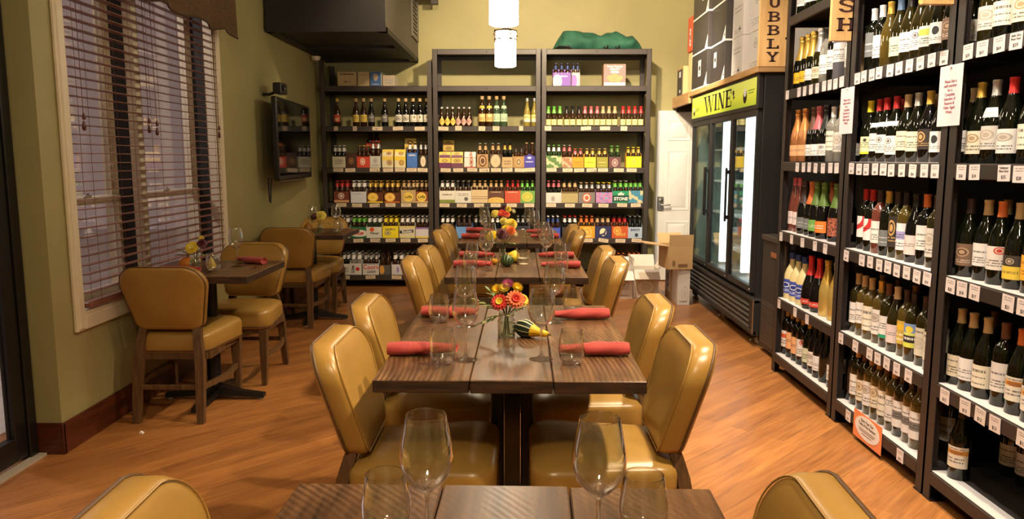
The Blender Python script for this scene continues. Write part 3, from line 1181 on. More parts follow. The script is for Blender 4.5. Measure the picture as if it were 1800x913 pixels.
glass(TG, .250, 4.58, 'stemless tumbler at the far right setting of the votive table', G2, TN)
napkin(.235, 4.680, 1, 'rolled red napkin at the far right setting of the votive table', G3, 0)
# farthest table
glass(WG, -.255, 5.75, 'stemmed wine glass at the near left setting of the farthest table', G1, WN)
napkin(-.335, 5.84, -1, 'rolled red napkin at the near left setting of the farthest table', G3, 2)
glass(WG, -.285, 6.24, 'stemmed wine glass at the far left setting of the farthest table', G1, WN)
napkin(-.335, 6.36, -1, 'rolled red napkin at the far left setting of the farthest table', G3, 1)
glass(WG, .085, 6.12, 'stemmed wine glass at the far right setting of the farthest table', G1, WN)
napkin(.175, 6.24, 1, 'rolled red napkin at the far right setting of the farthest table', G3, 0)
glass(WG, .120, 5.78, 'stemmed wine glass at the near right setting of the farthest table', G1, WN)
glass(TG, .215, 5.70, 'stemless tumbler at the near right setting of the farthest table', G2, TN)
napkin(.205, 5.86, 1, 'rolled red napkin at the near right setting of the farthest table', G3, 1)
# window tables
glass(WG, -1.610, 4.285, 'stemmed wine glass behind the flowers on the window table', G1, WN)
glass(TG, -1.655, 4.06, 'stemless tumbler holding the reflection of a yellow gourd on the window table', G2, TN)
napkin(-1.58, 4.43, 1, 'rolled red napkin at the far side of the window table', G3, 2, -.5)
napkin(-1.83, 4.03, -1, 'rolled red napkin behind the chair at the near side of the window table', G3, 0, .1)
glass(WG, -1.715, 6.28, 'stemmed wine glass on the table below the television, left one', G1, WN)
glass(WG, -1.545, 6.40, 'stemmed wine glass on the table below the television, right one', G1, WN)
glass(TG, -1.500, 6.26, 'stemless tumbler on the table below the television', G2, TN)

# flowers
GREEN = plain((.055, .11, .025), .5, name='stem_green')
LEAF = plain((.10, .17, .05), .5, name='leaf_green')
LEAF2 = plain((.42, .46, .18), .5, name='variegated_leaf_edge')
WATER = mat_glass('water', (.80, .86, .74), .6)
PET = {k: plain(c, .55, name=k + '_petal', var=.2) for k, c in dict(red=(.60, .025, .015), orange=(.72, .13, .02), yellow=(.82, .58, .03), plum=(.10, .012, .02), pink=(.55, .13, .28), lemon=(.85, .70, .12), cream=(.72, .66, .42)).items()}


def petal_ring(m, n, r0, r1, w, z0, z1, mat=0, ph=0.0, curl=.004):
    for k in range(n):
        a = 2 * PI * k / n + ph
        xf = Matrix.Rotation(a, 4, 'Z')
        q = []
        for t, ww in ((0, .35), (.35, .9), (.7, 1.0), (.92, .6), (1, .15)):
            r = r0 + (r1 - r0) * t
            z = z0 + (z1 - z0) * t + curl * math.sin(PI * t)
            q.append([(r, -w * ww, z), (r, 0, z - .0012), (r, w * ww, z)])
        v = [p for s in q for p in s] 
        v += [(p[0], p[1], p[2] - .0012) for p in v]
        f = []
        o = 15
        for i in range(4):
            for j in range(2):
                b = i * 3 + j
                f.append((b, b + 3, b + 4, b + 1))
                f.append((o + b, o + b + 1, o + b + 4, o + b + 3))
        m.add(v, f, mat, None, xf)


def bloom(parent, kind, loc, nrm, R, c1, c2):
    xf = Matrix.Translation(loc) @ Vector(nrm).to_track_quat('Z', 'Y').to_matrix().to_4x4()
    m = M()
    if kind == 'gerbera':
        petal_ring(m, 16, R * .15, R, R * .17, .002, .006, 0)
        petal_ring(m, 14, R * .12, R * .80, R * .15, .006, .014, 0, .2)
        petal_ring(m, 16, R * .08, R * .42, R * .07, .010, .018, 1, .1)
        m.lathe([(0, .016), (R * .14, .015), (R * .22, .008), (R * .2, 0), (0, -.004)], 12, 1)
    elif kind == 'rose':
        for i, (a, b, z) in enumerate([(.10, 1.0, .0), (.1, .85, .006), (.08, .66, .013), (.05, .46, .019), (.02, .28, .024)]):
            petal_ring(m, 6 - i // 2, R * a, R * b, R * (.52 - .07 * i), z * R / .03, (z + .012) * R / .03, 0, i * .7, .010)
        m.lathe([(0, .03), (R * .2, .026), (R * .3, .008), (0, -.006)], 10, 0)
    else:
        petal_ring(m, 22, R * .05, R, R * .06, .0, .016, 0)
        petal_ring(m, 18, R * .05, R * .7, R * .06, .004, .02, 0, .1)
        m.lathe([(0, .012), (R * .2, .01), (R * .2, 0), (0, -.003)], 10, 1)
    for i, p in enumerate(m.v): m.v[i] = tuple(xf @ Vector(p))
    m.build('bloom', [c1, c2], parent, 60)


def leaf_mesh(m, loc, d, L, w, mat=0):
    d = Vector(d).normalized()
    s = d.cross(Vector((0, 0, 1)))
    s = s.normalized() if s.length > .01 else Vector((1, 0, 0))
    up = s.cross(d)
    L0, R0, C0 = [], [], []
    for t, ww in ((0, .08), (.25, .75), (.5, 1), (.75, .7), (1, .05)):
        p = Vector(loc) + d * L * t - up * L * .18 * t * t
        C0.append(p - up * .001); L0.append(p - s * w * ww + up * .002); R0.append(p + s * w * ww + up * .002)
    v = [tuple(p) for p in L0 + C0 + R0]
    f = []
    for i in range(4):
        f += [(i, i + 1, i + 6, i + 5), (5 + i, 6 + i, 11 + i, 10 + i)]
    m.add(v, f, mat)


def vase(x, y, label, r=.030, h=.085, z=TZ):
    t = thing('glass_vase', label, 'vase', (x, y, z))
    m = M(); m.lathe([(0, 0), (r * .9, 0), (r, .004), (r, h * .72), (r * .82, h * .82), (r * .86, h), (r * .80, h), (r * .76, h * .82), (r * .93, h * .71), (r * .93, .007), (0, .006)], 24); m.build('jar', GLASS, t, 50)
    m = M(); m.lathe([(0, .0065), (r * .91, .0075), (r * .91, h * .6), (0, h * .6)], 20); m.build('water', WATER, t, 50)
    return t


def bouquet(x, y, label, blooms, leaves, h=.085, seed=1, z=TZ):
    r = random.Random(seed)
    t = thing('flower_bouquet', label, 'flowers', (x, y, z + .008))
    for (bx, by, bz, kind, R, c1, c2) in blooms:
        nrm = (bx * 8, by * 8 - .75, .65)
        bloom(t, kind, (bx, by, bz), nrm, R, PET[c1], PET[c2])
    m = M()
    for (bx, by, bz, *_) in blooms:
        m.tube([(r.uniform(-.012, .012), r.uniform(-.012, .012), .002), (bx * .12, by * .12, h * .8), (bx * .6, by * .6, bz * .8), (bx, by + .006, bz - .006)], .0018, 6)
    m.build('stems', GREEN, t, 60)
    m = M(); m2 = M()
    for (a, e, z0, L) in leaves:
        base = Vector((.008 * math.cos(a), .008 * math.sin(a), z0))
        d = Vector((math.cos(a), math.sin(a), e))
        tip = base + d.normalized() * L
        m.tube([tuple(base), tuple(base + (tip - base) * .5), tuple(tip)], .0012, 5)
        for q in (.35, .55, .75, 1.0):
            p = base + (tip - base) * q
            for sgn in ((-1, 1) if q < 1 else (0,)):
                dd = d.normalized() + Vector((-math.sin(a), math.cos(a), .1)) * sgn * .9
                leaf_mesh(m if r.random() < .5 else m2, p, dd, L * .34, L * .085)
    if leaves:
        m.build('leaves', LEAF, t, 60)
        m2.build('leaves', LEAF2, t, 60)
    return t


# gerberas on the gourd table
vase(-.042, 2.565, 'small clear glass jar of water under the red gerberas')
bouquet(-.042, 2.565, 'bunch of red gerberas, yellow daisies and variegated sprigs in a clear jar', [
    (-.022, -.030, .118, 'gerbera', .031, 'red', 'yellow'), (.030, -.030, .128, 'gerbera', .034, 'orange', 'red'), (.052, -.012, .122, 'gerbera', .024, 'yellow', 'orange'),
    (-.030, .008, .152, 'aster', .020, 'yellow', 'orange'), (-.006, .004, .158, 'aster', .020, 'lemon', 'yellow'), (.004, .012, .170, 'aster', .021, 'pink', 'plum'), (.034, .012, .158, 'aster', .020, 'yellow', 'lemon')],
    [(PI * .95, .45, .075, .095), (PI * 1.08, -.35, .075, .085), (PI * .8, 1.0, .08, .09), (PI * 1.2, .0, .07, .06), (.1, .3, .08, .05), (PI * 1.6, .2, .07, .05)], seed=3)
# roses on the votive table
vase(-.095, 4.40, 'narrow clear glass vase behind the round green gourd', .022, .09)
bouquet(-.095, 4.40, 'bunch of plum, orange and yellow roses on the votive table', [
    (-.055, -.02, .155, 'rose', .034, 'yellow', 'lemon'), (.0, -.03, .165, 'rose', .036, 'plum', 'plum'), (.045, -.015, .185, 'rose', .030, 'orange', 'orange'), (.02, .015, .19, 'rose', .028, 'yellow', 'yellow'), (.065, .0, .165, 'aster', .022, 'cream', 'lemon')],
    [(.2, -.1, .12, .07), (PI, -.1, .12, .06), (1.6 * PI, .3, .11, .05)], .09, 5)
vase(-.118, 6.03, 'clear glass vase on the farthest centre table', .026, .09)
bouquet(-.118, 6.03, 'bunch of yellow, orange and magenta flowers on the farthest centre table', [
    (-.065, -.01, .165, 'rose', .036, 'lemon', 'yellow'), (-.02, -.025, .175, 'gerbera', .036, 'red', 'orange'), (.02, -.02, .165, 'gerbera', .032, 'orange', 'red'), (.0, .015, .205, 'rose', .030, 'plum', 'plum'), (.03, .01, .20, 'rose', .028, 'yellow', 'lemon'), (.07, .0, .185, 'aster', .022, 'cream', 'cream'), (.055, -.03, .085, 'rose', .048, 'yellow', 'lemon'), (.0, -.04, .11, 'rose', .034, 'lemon', 'yellow')],
    [(.3, -.1, .12, .07), (PI, .1, .12, .06), (1.5 * PI, .1, .10, .06)], .09, 8)
# window tables
vase(-1.765, 4.09, 'small clear glass jar on the table under the window')
bouquet(-1.765, 4.09, 'small bunch with one large yellow bloom on the table under the window', [
    (.0, -.03, .125, 'gerbera', .038, 'yellow', 'lemon'), (.045, -.005, .14, 'rose', .028, 'plum', 'red'), (.03, .02, .165, 'aster', .018, 'lemon', 'yellow')],
    [(PI, .0, .085, .075), (PI * 1.1, .5, .08, .07), (.0, .1, .08, .06), (1.5 * PI, -.4, .07, .05)], seed=4)
vase(-1.66, 6.30, 'small clear glass jar on the table below the television', .026, .075)
bouquet(-1.66, 6.30, 'small bunch with one bright yellow bloom on the table below the television', [
    (.022, -.02, .13, 'rose', .042, 'lemon', 'yellow'), (-.035, -.01, .12, 'rose', .034, 'plum', 'plum'), (-.02, .01, .145, 'aster', .02, 'cream', 'cream')],
    [(PI, .0, .085, .06), (.3, -.2, .08, .06)], seed=6)


def gourd_mat(name, dark, pale, n, split=None, col2=None):
    g = N(name)
    tc = g.n('TexCoord')
    sp = g.n('SeparateXYZ')
    g.set(sp.inputs[0], tc.outputs['Object'])
    ang = g.math('ARCTAN2', sp.outputs[1], sp.outputs[0])
    nz = g.noise(tc.outputs['Object'], 60, 2)
    w = g.math('SINE', g.math('MULTIPLY_ADD', ang, float(n), g.math('MULTIPLY', nz, 1.2)))
    c = g.mix(g.math('GREATER_THAN', w, .80), dark, pale)
    if split is not None:
        s = g.math('GREATER_THAN', g.math('ADD', sp.outputs[2], g.math('MULTIPLY', nz, .008)), split)
        c = g.mix(s, c, col2)
    return g.pbr(c, .35)


STEMM = plain((.20, .14, .06), .8, name='dry_gourd_stem')
# striped gourd: bulb lies on the table, yellow neck points right towards the camera
ax = Vector((.075, -.050, -.012)).normalized()
xf = Vector(ax).to_track_quat('Z', 'Y').to_matrix().to_4x4()
t = thing('striped_gourd', 'dark green white-striped gourd with a yellow neck beside the gerbera jar', 'gourd', (.020, 2.565, TZ + .031))
t.rotation_euler = xf.to_euler()
t.scale = (.88, .88, .92)
m = M()
prof = [(0, -.036), (.016, -.034), (.028, -.024), (.0345, -.006), (.034, .012), (.028, .032), (.019, .050), (.0145, .066), (.0125, .084), (.010, .096), (0, .099)]
n = 30
rings = []
for r, z in prof:
    rings.append([((max(r, .0006)) * (1 + .05 * math.cos(10 * 2 * PI * k / n)) * math.cos(2 * PI * k / n) + .012 * max(0, (z - .03) / .07) ** 2, max(r, .0006) * (1 + .05 * math.cos(10 * 2 * PI * k / n)) * math.sin(2 * PI * k / n), z) for k in range(n)])
m.loft(rings)
m.build('rind', gourd_mat('striped_gourd_rind', (.008, .022, .012), (.72, .72, .50), 10, .040, (.80, .50, .02)), t, 60)
m = M(); m.tube([(.011, 0, .096), (.014, 0, .104), (.013, .002, .110)], [.005, .004, .0045], 8); m.build('stem', STEMM, t)


def round_gourd(x, y, r, label, mat, sq=.85, lean=(0, 0, 0), ribs=10, neck=0.0):
    t = thing('gourd', label, 'gourd', (x, y, TZ + r * sq), 0)
    t.rotation_euler = lean
    m = M()
    rings = []
    K = 14
    for i in range(K + 1):
        th = -PI / 2 + PI * i / K
        rr, zz = max(r * math.cos(th), .0008), r * sq * math.sin(th)
        if neck and th > 0:
            zz += neck * (th / (PI / 2)) ** 2
            rr *= (1 - .25 * th)
        rings.append([(rr * (1 + .05 * math.cos(ribs * 2 * PI * k / 30)) * math.cos(2 * PI * k / 30), rr * (1 + .05 * math.cos(ribs * 2 * PI * k / 30)) * math.sin(2 * PI * k / 30), zz) for k in range(30)])
    m.loft(rings)
    m.build('rind', mat, t, 60)
    m = M(); m.tube([(0, 0, r * sq + neck - .003), (.003, 0, r * sq + neck + .008), (.007, .001, r * sq + neck + .013)], [.005, .004, .0045], 8); m.build('stem', STEMM, t)


round_gourd(-.066, 4.30, .036, 'round dark green striped gourd at the front of the votive table', gourd_mat('green_gourd_rind', (.012, .05, .022), (.28, .36, .10), 11), .95, (-.9, .3, 0))
round_gourd(-.030, 4.485, .040, 'yellow gourd behind the round green gourd on the votive table', plain((.82, .60, .04), .35, name='yellow_rind', var=.1), .8, (0, .3, 0), 8, .012)
round_gourd(-.142, 4.40, .021, 'small orange gourd left of the vase on the votive table', plain((.75, .36, .03), .4, name='orange_rind', var=.1), .85)
round_gourd(-1.835, 4.15, .045, 'small orange pumpkin behind the flowers on the window table', plain((.68, .22, .02), .45, name='pumpkin_rind', var=.12), .8)
round_gourd(-1.695, 4.13, .027, 'pear-shaped yellow gourd beside the flower jar on the window table', plain((.80, .52, .06), .4, name='pear_gourd_rind', var=.1), 1.0, (0, 0, 0), 7, .03)
round_gourd(-1.745, 6.25, .040, 'small dark orange gourd beside the flowers below the television', plain((.30, .12, .02), .4, name='dark_gourd_rind', var=.2), 1.0, (0, 0, 0), 9, .012)
# votive
t = thing('glass_votive', 'short thick clear glass votive on the third table of the row', 'candle holder', (.026, 4.42, TZ))
m = M(); m.lathe([(0, 0), (.034, 0), (.037, .004), (.040, .080), (.0385, .081), (.037, .080), (.035, .022), (0, .018)], 28); m.build('tumbler', GLASS, t, 40)
m = M(); m.lathe([(0, .019), (.0345, .022), (.0348, .034), (.020, .036), (0, .035)], 20); m.build('candle_wax', plain((.70, .60, .42), .5, name='cream_wax'), t)
m = M(); m.tube([(0, 0, .034), (.001, 0, .044)], .0012, 5); m.build('wick', BLACKM, t)

# ------------------------------------------------------------------ wine racks along the right wall
ROWZ = [2.235, 1.795, 1.355, .92, .49, .125]
ROWN = ['top', 'second', 'third', 'fourth', 'fifth', 'bottom']
RX0, RX1 = 1.66, 2.14
ORD = ['first', 'second', 'third', 'fourth', 'fifth', 'sixth', 'seventh', 'eighth', 'ninth', 'tenth', 'eleventh', 'twelfth', 'thirteenth']


def rack(name, label, x0, x1, y0, y1, rows, top, mat, open_top=False, facing='x', cat='shelving rack', group=None, liner=(), back=False):
    """steel boltless rack; long axis along y when facing x (aisle side at x0), along x when facing y (front at y0)"""
    t = thing(name, label, cat, ((x0 + x1) / 2, (y0 + y1) / 2, 0), 0, group)
    X, Y = (x1 - x0) / 2, (y1 - y0) / 2
    p = .05
    for sx in (-1, 1):
        for sy in (-1, 1):
            m = M()
            ax, ay = (X - p, Y - p)
            m.box(sx * X, sy * Y, 0, sx * (X - .004), sy * ay, top)
            m.box(sx * X, sy * Y, 0, sx * ax, sy * (Y - .004), top)
            for z in [.03 + .04 * k for k in range(int(top / .04))]:
                pass
            m.build('post', mat, t, 0)
            m = M(); m.box(sx * (X + .002), sy * (Y - .004), 0, sx * (X - .06), sy * (Y - .062), .006); m.build('foot_plate', BLACK, t)
    zs = list(rows) + ([] if open_top else [top])
    for k, z in enumerate(zs):
        m = M(); m.box(-X + .012, -Y + .012, z - .018, X - .012, Y - .012, z); d = m.build('shelf', DECK, t, 0)
        m = M()
        h = .058
        if facing == 'x':
            m.box(-X - .002, -Y + p, z - h, -X + .014, Y - p, z - .002, c=.004)
            m.box(X - .014, -Y + p, z - h, X, Y - p, z - .002)
            m.box(-X + .05, -Y, z - h, X - .05, -Y + .012, z - .002); m.box(-X + .05, Y - .012, z - h, X - .05, Y, z - .002)
        else:
            m.box(-X + p, -Y - .002, z - h, X - p, -Y + .014, z - .002, c=.004)
            m.box(-X + p, Y - .014, z - h, X - p, Y, z - .002)
            m.box(-X, -Y + .05, z - h, -X + .012, Y - .05, z - .002); m.box(X - .012, -Y + .05, z - h, X, Y - .05, z - .002)
            for yy in (-.004,):
                m.lathe([(0, 0), (.007, .002), (.005, .005), (0, .006)], 8, xf=Matrix.Translation((0, -Y - .002, z - h / 2)) @ Matrix.Rotation(PI / 2, 4, 'X'))
        m.build('beam', mat, d)
        if k in liner:
            m = M(); m.box(-X + .004, -Y + p, z, -X + .07, Y - p, z + .0015); m.build('paper_liner', LINER, d, 0)
    if back:
        m = M()
        if facing == 'x': m.box(X - .010, -Y + .01, .05, X - .002, Y - .01, top)
        else: m.box(-X + .01, Y - .010, .05, X - .01, Y - .002, top)
        m.build('back_shade_panel', plain((.018, .015, .014), .7, name='back_shade_black'), t, 0)  # added black sheet, stands in for shade behind the bottles
    return t


WR = 'wine racks along the right wall'
rack('wine_rack', 'dark steel wine rack nearest the glass-door cooler', RX0, RX1, 3.915, 4.862, ROWZ, 2.66, STEEL2, group=WR, liner=(3, 4, 5), back=True)
rack('wine_rack', 'dark steel wine rack between the two other wine racks', RX0, RX1, 2.99, 3.908, ROWZ, 2.66, STEEL2, group=WR, liner=(2, 3, 4, 5), back=True)
rack('wine_rack', 'dark steel wine rack nearest the camera, at the right edge', RX0, RX1, 2.03, 2.983, ROWZ, 2.66, STEEL2, group=WR, liner=(3, 4, 5), back=True)

# bottles: profile (radius, height) from the base; label zone; foil start
SHAPES = {
    'bordeaux': ([(0, .004), (.033, 0), (.0365, .005), (.0370, .19), (.0355, .205), (.027, .222), (.0175, .234), (.0145, .245), (.0138, .288), (.0152, .290), (.0152, .300), (0, .3005)], (.055, .160), .245),
    'burgundy': ([(0, .004), (.036, 0), (.0400, .005), (.0405, .140), (.0385, .165), (.032, .190), (.023, .215), (.0165, .238), (.0142, .258), (.0138, .286), (.0152, .288), (.0152, .298), (0, .2985)], (.045, .130), .243),
    'champagne': ([(0, .004), (.040, 0), (.0440, .006), (.0440, .130), (.0415, .160), (.034, .190), (.0245, .222), (.0180, .252), (.0160, .276), (.0185, .280), (.0185, .290), (.0165, .292), (.0205, .306), (.0190, .316), (0, .3175)], (.035, .100), .185),
    'hock': ([(0, .004), (.034, 0), (.0375, .005), (.0375, .130), (.036, .160), (.030, .200), (.0225, .245), (.0165, .285), (.0145, .300), (.0140, .318), (.0155, .320), (.0155, .332), (0, .3325)], (.045, .125), .285),
    'liqueur': ([(0, .004), (.044, 0), (.0480, .006), (.0480, .130), (.0440, .160), (.033, .190), (.022, .210), (.0165, .225), (.0160, .250), (.0185, .252), (.0185, .290), (0, .2905)], (.035, .125), .252),
    'flask': ([(0, .004), (.040, 0), (.0480, .010), (.0530, .050), (.0530, .090), (.0470, .135), (.034, .180), (.022, .220), (.0165, .250), (.0155, .290), (.0170, .292), (.0170, .312), (0, .3125)], (.030, .062), .215),
    'tube': ([(0, .0), (.048, 0), (.0490, .004), (.0490, .270), (.047, .295), (.038, .315), (.022, .327), (0, .330)], (.09, .19), 9),
    'beer': ([(0, .004), (.028, 0), (.0305, .004), (.0305, .125), (.0290, .142), (.0215, .165), (.0160, .185), (.0140, .205), (.0136, .220), (.0150, .221), (.0150, .229), (0, .230)], (.035, .095), .218),
    'belgian': ([(0, .004), (.033, 0), (.0360, .005), (.0360, .130), (.0340, .155), (.0270, .180), (.0190, .205), (.0150, .230), (.0140, .255), (.0165, .258), (.0165, .266), (.0150, .268), (.0185, .280), (.0160, .288), (0, .2895)], (.045, .120), .256),
    'stubby': ([(0, .004), (.028, 0), (.0310, .004), (.0310, .080), (.0280, .100), (.0200, .125), (.0150, .150), (.0135, .180), (.0150, .183), (.0150, .200), (0, .2005)], (.02, .075), .183),
    'cork': ([(0, .004), (.026, 0), (.0285, .004), (.0285, .100), (.0265, .125), (.0200, .150), (.0150, .170), (.0138, .190), (.0160, .193), (.0170, .206), (0, .2085)], (.012, .072), .135),
}
GM = {
    'dark': mat_bottle('dark_green_glass', (.0035, .0045, .002)),
    'black': mat_bottle('black_glass', (.003, .003, .003)),
    'amber': mat_bottle('brown_glass', (.030, .011, .003)),
    'green': mat_bottle('green_bottle_glass', (.02, .045, .012), (.10, .22, .06)),
    'white': mat_bottle('white_wine_in_clear_glass', (.17, .115, .020), (.62, .48, .15)),
    'olive': mat_bottle('white_wine_in_olive_glass', (.040, .032, .006), (.26, .21, .05)),
    'rose': mat_bottle('rose_wine_in_clear_glass', (.32, .09, .06), (.75, .32, .22)),
    'clear': mat_bottle('clear_spirit_glass', (.45, .42, .36), (.85, .84, .80)),
    'cream': plain((.74, .62, .30), .2, name='cream_liqueur_glass'),
    'ruby': mat_bottle('ruby_glass', (.10, .006, .006)),
    'gold': plain((.62, .44, .12), .22, .45, name='gold_textured_glass'),
    'grey': plain((.10, .095, .11), .5, name='grey_gift_tube'),
    'copper': plain((.55, .22, .08), .28, .5, name='copper_bottle'),
    'mint': mat_bottle('pale_green_glass', (.10, .16, .09), (.35, .52, .34)),
    'lemon': mat_bottle('pale_yellow_glass', (.55, .44, .10), (.85, .76, .40)),
}
FOIL = {k: plain(c, r, mt, name=k + '_foil') for k, (c, r, mt) in dict(red=((.42, .02, .02), .35, .2), gold=((.66, .42, .08), .3, .5), yellow=((.80, .62, .03), .35, .1), tan=((.48, .32, .15), .5, 0), silver=((.62, .60, .58), .3, .7), white=((.76, .73, .72), .4, 0), black=((.010, .009, .009), .35, 0), dark=((.035, .018, .016), .4, 0), brown=((.13, .05, .025), .5, 0), blue=((.10, .16, .26), .4, .2), orange=((.66, .16, .04), .4, .1), green=((.10, .17, .03), .4, .1), cork=((.62, .44, .26), .6, 0), navy=((.03, .06, .22), .4, 0), pink=((.62, .14, .16), .35, .2), brightred=((.62, .03, .03), .3, .2), lime=((.16, .50, .07), .35, .2)).items()}
_bm = {}


def bottle_meshes(shape, glass, foil, foil_z=None):
    prof, lab, fz = SHAPES[shape]
    fz = foil_z or fz
    kb = (shape, glass)
    if kb not in _bm:
        m = M(); m.lathe(prof, 22); _bm[kb] = m.mesh('bottle_glass', GM[glass], 45)
    kf = (shape, foil, fz)
    if foil and kf not in _bm:
        pr = []
        for i, (r, z) in enumerate(prof):
            if z >= fz:
                if not pr and i:
                    r0, z0 = prof[i - 1]
                    q = (fz - z0) / (z - z0)
                    pr.append((r0 + (r - r0) * q + .0009, fz))
                pr.append((r + .0009 if r > 1e-5 else 0, z + (.0009 if r <= 1e-5 or z > prof[-2][1] - .001 else 0)))
        m = M(); m.lathe([(pr[0][0] - .0006, pr[0][1] - .0002)] + pr, 20)
        _bm[kf] = m.mesh('foil_capsule', FOIL[foil], 45)
    return _bm[kb], _bm.get(kf)


def label_mesh(shape, mat, z0=None, z1=None, half=1.15):
    prof, lab, fz = SHAPES[shape]
    z0, z1 = z0 or lab[0], z1 or lab[1]
    k = (shape, mat.name, z0, z1, half)
    if k in _bm: return _bm[k]
    def rad(z):
        for (ra, za), (rb, zb) in zip(prof[1:], prof[2:]):
            if za <= z <= zb: return ra + (rb - ra) * (z - za) / max(1e-6, zb - za)
        return prof[3][0]
    m = M()
    m.lathe([(rad(z0 + (z1 - z0) * i / 3) + .0009, z0 + (z1 - z0) * i / 3) for i in range(4)], 14, a0=-PI / 2 - half, a1=-PI / 2 + half, uv=True)
    _bm[k] = m.mesh('paper_label', mat, 0)
    return _bm[k]


W_ = (.78, .74, .70)
CR = (.74, .66, .50)
L = {
    'white': label_mat(W_, lines=((.12, .42, 3), (.55, .70, 1))),
    'white2': label_mat(W_, emblem=(.5, .72, .16, .16, (.12, .10, .09), W_), lines=((.12, .5, 4),)),
    'white3': label_mat((.80, .77, .76), lines=((.30, .52, 2), (.08, .18, 1))),
    'art': label_mat(W_, emblem=(.5, .66, .34, .18, (.42, .36, .30), (.62, .55, .48)), lines=((.12, .36, 2),)),
    'cream': label_mat(CR, lines=((.14, .5, 3), (.66, .80, 1))),
    'creamart': label_mat(CR, emblem=(.5, .68, .26, .2, (.40, .28, .14), (.66, .56, .4)), lines=((.12, .4, 2),)),
    'yellow': label_mat((.86, .48, .02), lines=((.25, .6, 2),)),
    'yellowband': label_mat((.80, .72, .42), lines=((.35, .7, 3),), bands=((0, .14, (.80, .66, .04)),), emblem=(.5, .80, .10, .10, (.05, .04, .04), None)),
    'orange': label_mat((.86, .22, .03), lines=((.3, .7, 2),), ink=(.9, .8, .7)),
    'peach': label_mat((.80, .42, .20), lines=((.4, .6, 2),)),
    'redcrest': label_mat((.78, .70, .64), lines=((.12, .45, 3),), emblem=(.7, .82, .2, .16, (.55, .05, .03), (.7, .5, .4))),
    'redwhite': label_mat((.74, .66, .60), bands=((.55, .8, (.62, .10, .04)),), lines=((.15, .45, 2),)),
    'grey': label_mat((.17, .18, .18), ink=(.6, .6, .6), lines=((.45, .6, 1), (.2, .3, 1))),
    'dark': label_mat((.035, .025, .022), ink=(.55, .35, .12), lines=((.15, .35, 2),), emblem=(.45, .62, .22, .26, (.55, .32, .12), (.05, .03, .02))),
    'brown': label_mat((.20, .12, .08), ink=(.7, .6, .5), lines=((.12, .3, 2),), emblem=(.5, .62, .28, .2, (.45, .30, .18), (.10, .06, .04))),
    'green': label_mat((.16, .36, .08), ink=(.7, .75, .5), lines=((.3, .6, 2),)),
    'palegreen': label_mat((.62, .66, .46), lines=((.2, .6, 3),)),
    'swoosh': label_mat((.78, .75, .72), emblem=(.15, .95, 1.0, .8, (.78, .75, .72), (.60, .03, .03)), lines=((.5, .6, 1),)),
    'purple': label_mat((.76, .74, .76), bands=((.40, .70, (.36, .33, .62)),), lines=((.44, .62, 2), (.1, .3, 2))),
    'lime': label_mat((.74, .74, .66), bands=((.55, .85, (.58, .66, .10)),), lines=((.12, .45, 3),)),
    'leafy': label_mat(W_, emblem=(.5, .62, .16, .2, (.03, .03, .03), None), lines=((.15, .32, 2),)),
    'greengrn': label_mat((.78, .76, .72), bands=((0, .16, (.02, .32, .16)),), lines=((.4, .7, 3),)),
    'pinkish': label_mat((.72, .60, .58), lines=((.4, .6, 2),)),
    'golden': label_mat((.62, .42, .08), ink=(.9, .85, .6), bands=((.62, .86, (.82, .52, .03)),), lines=((.1, .5, 2),)),
    'colour': label_mat((.02, .02, .02), ink=(.9, .9, .85), bands=((.62, 1, (.20, .32, .62)), (.0, .2, (.66, .70, .10)), (.5, .62, (.66, .70, .16))), emblem=(.5, .76, .2, .14, (.82, .66, .06), None), lines=((.26, .48, 1),)),
    'beige': label_mat((.66, .60, .48), emblem=(.5, .45, .4, .22, (.52, .47, .37), (.60, .55, .44)), lines=((.78, .92, 1),)),
    'stripe': label_mat((.76, .72, .66), emblem=(-.25, -.2, 1.0, 1.1, (.70, .66, .62), (.76, .72, .66)), lines=((.1, .3, 2), (.6, .85, 3))),
    'greyband': label_mat((.78, .75, .72), bands=((.30, .62, (.20, .19, .18)),), lines=((.68, .80, 1), (.36, .56, 2))),
    'tealorange': label_mat((.76, .70, .60), bands=((.62, .84, (.70, .34, .08)),), lines=((.2, .5, 2), (.84, .95, 1)), emblem=(.5, .72, .3, .09, (.35, .14, .04), None)),
    'zebra': label_mat((.03, .02, .02), art=(9, ((.03, .02, .02), (.62, .16, .08))), lines=()),
    'bluelab': label_mat((.05, .09, .42), emblem=(.5, .6, .42, .26, (.02, .04, .25), (.55, .60, .75)), lines=((.12, .32, 2),), ink=(.85, .85, .9)),
    'redlab': label_mat((.60, .05, .03), ink=(.9, .85, .8), lines=((.3, .7, 2),)),
    'greyart': label_mat((.62, .58, .52), emblem=(.5, .62, .3, .22, (.45, .38, .30), (.6, .55, .48)), lines=((.1, .3, 2),)),
    'bigletter': label_mat((.78, .72, .58), lines=((.62, .86, 1), (.40, .52, 1), (.12, .24, 1))),
    'amberlab': label_mat((.88, .42, .03), lines=((.58, .82, 1), (.2, .42, 2)), ink=(.25, .08, .02)),
    'yellowstrip': label_mat((.05, .04, .03), bands=((.02, .55, (.80, .56, .06)),), ink=(.3, .2, .04), lines=((.18, .42, 1),), emblem=(.5, .76, .16, .13, (.45, .36, .24), (.08, .06, .05))),
    'yellowtag': label_mat((.78, .74, .70), bands=((0, .12, (.84, .62, .03)),), lines=((.5, .8, 2),)),
}


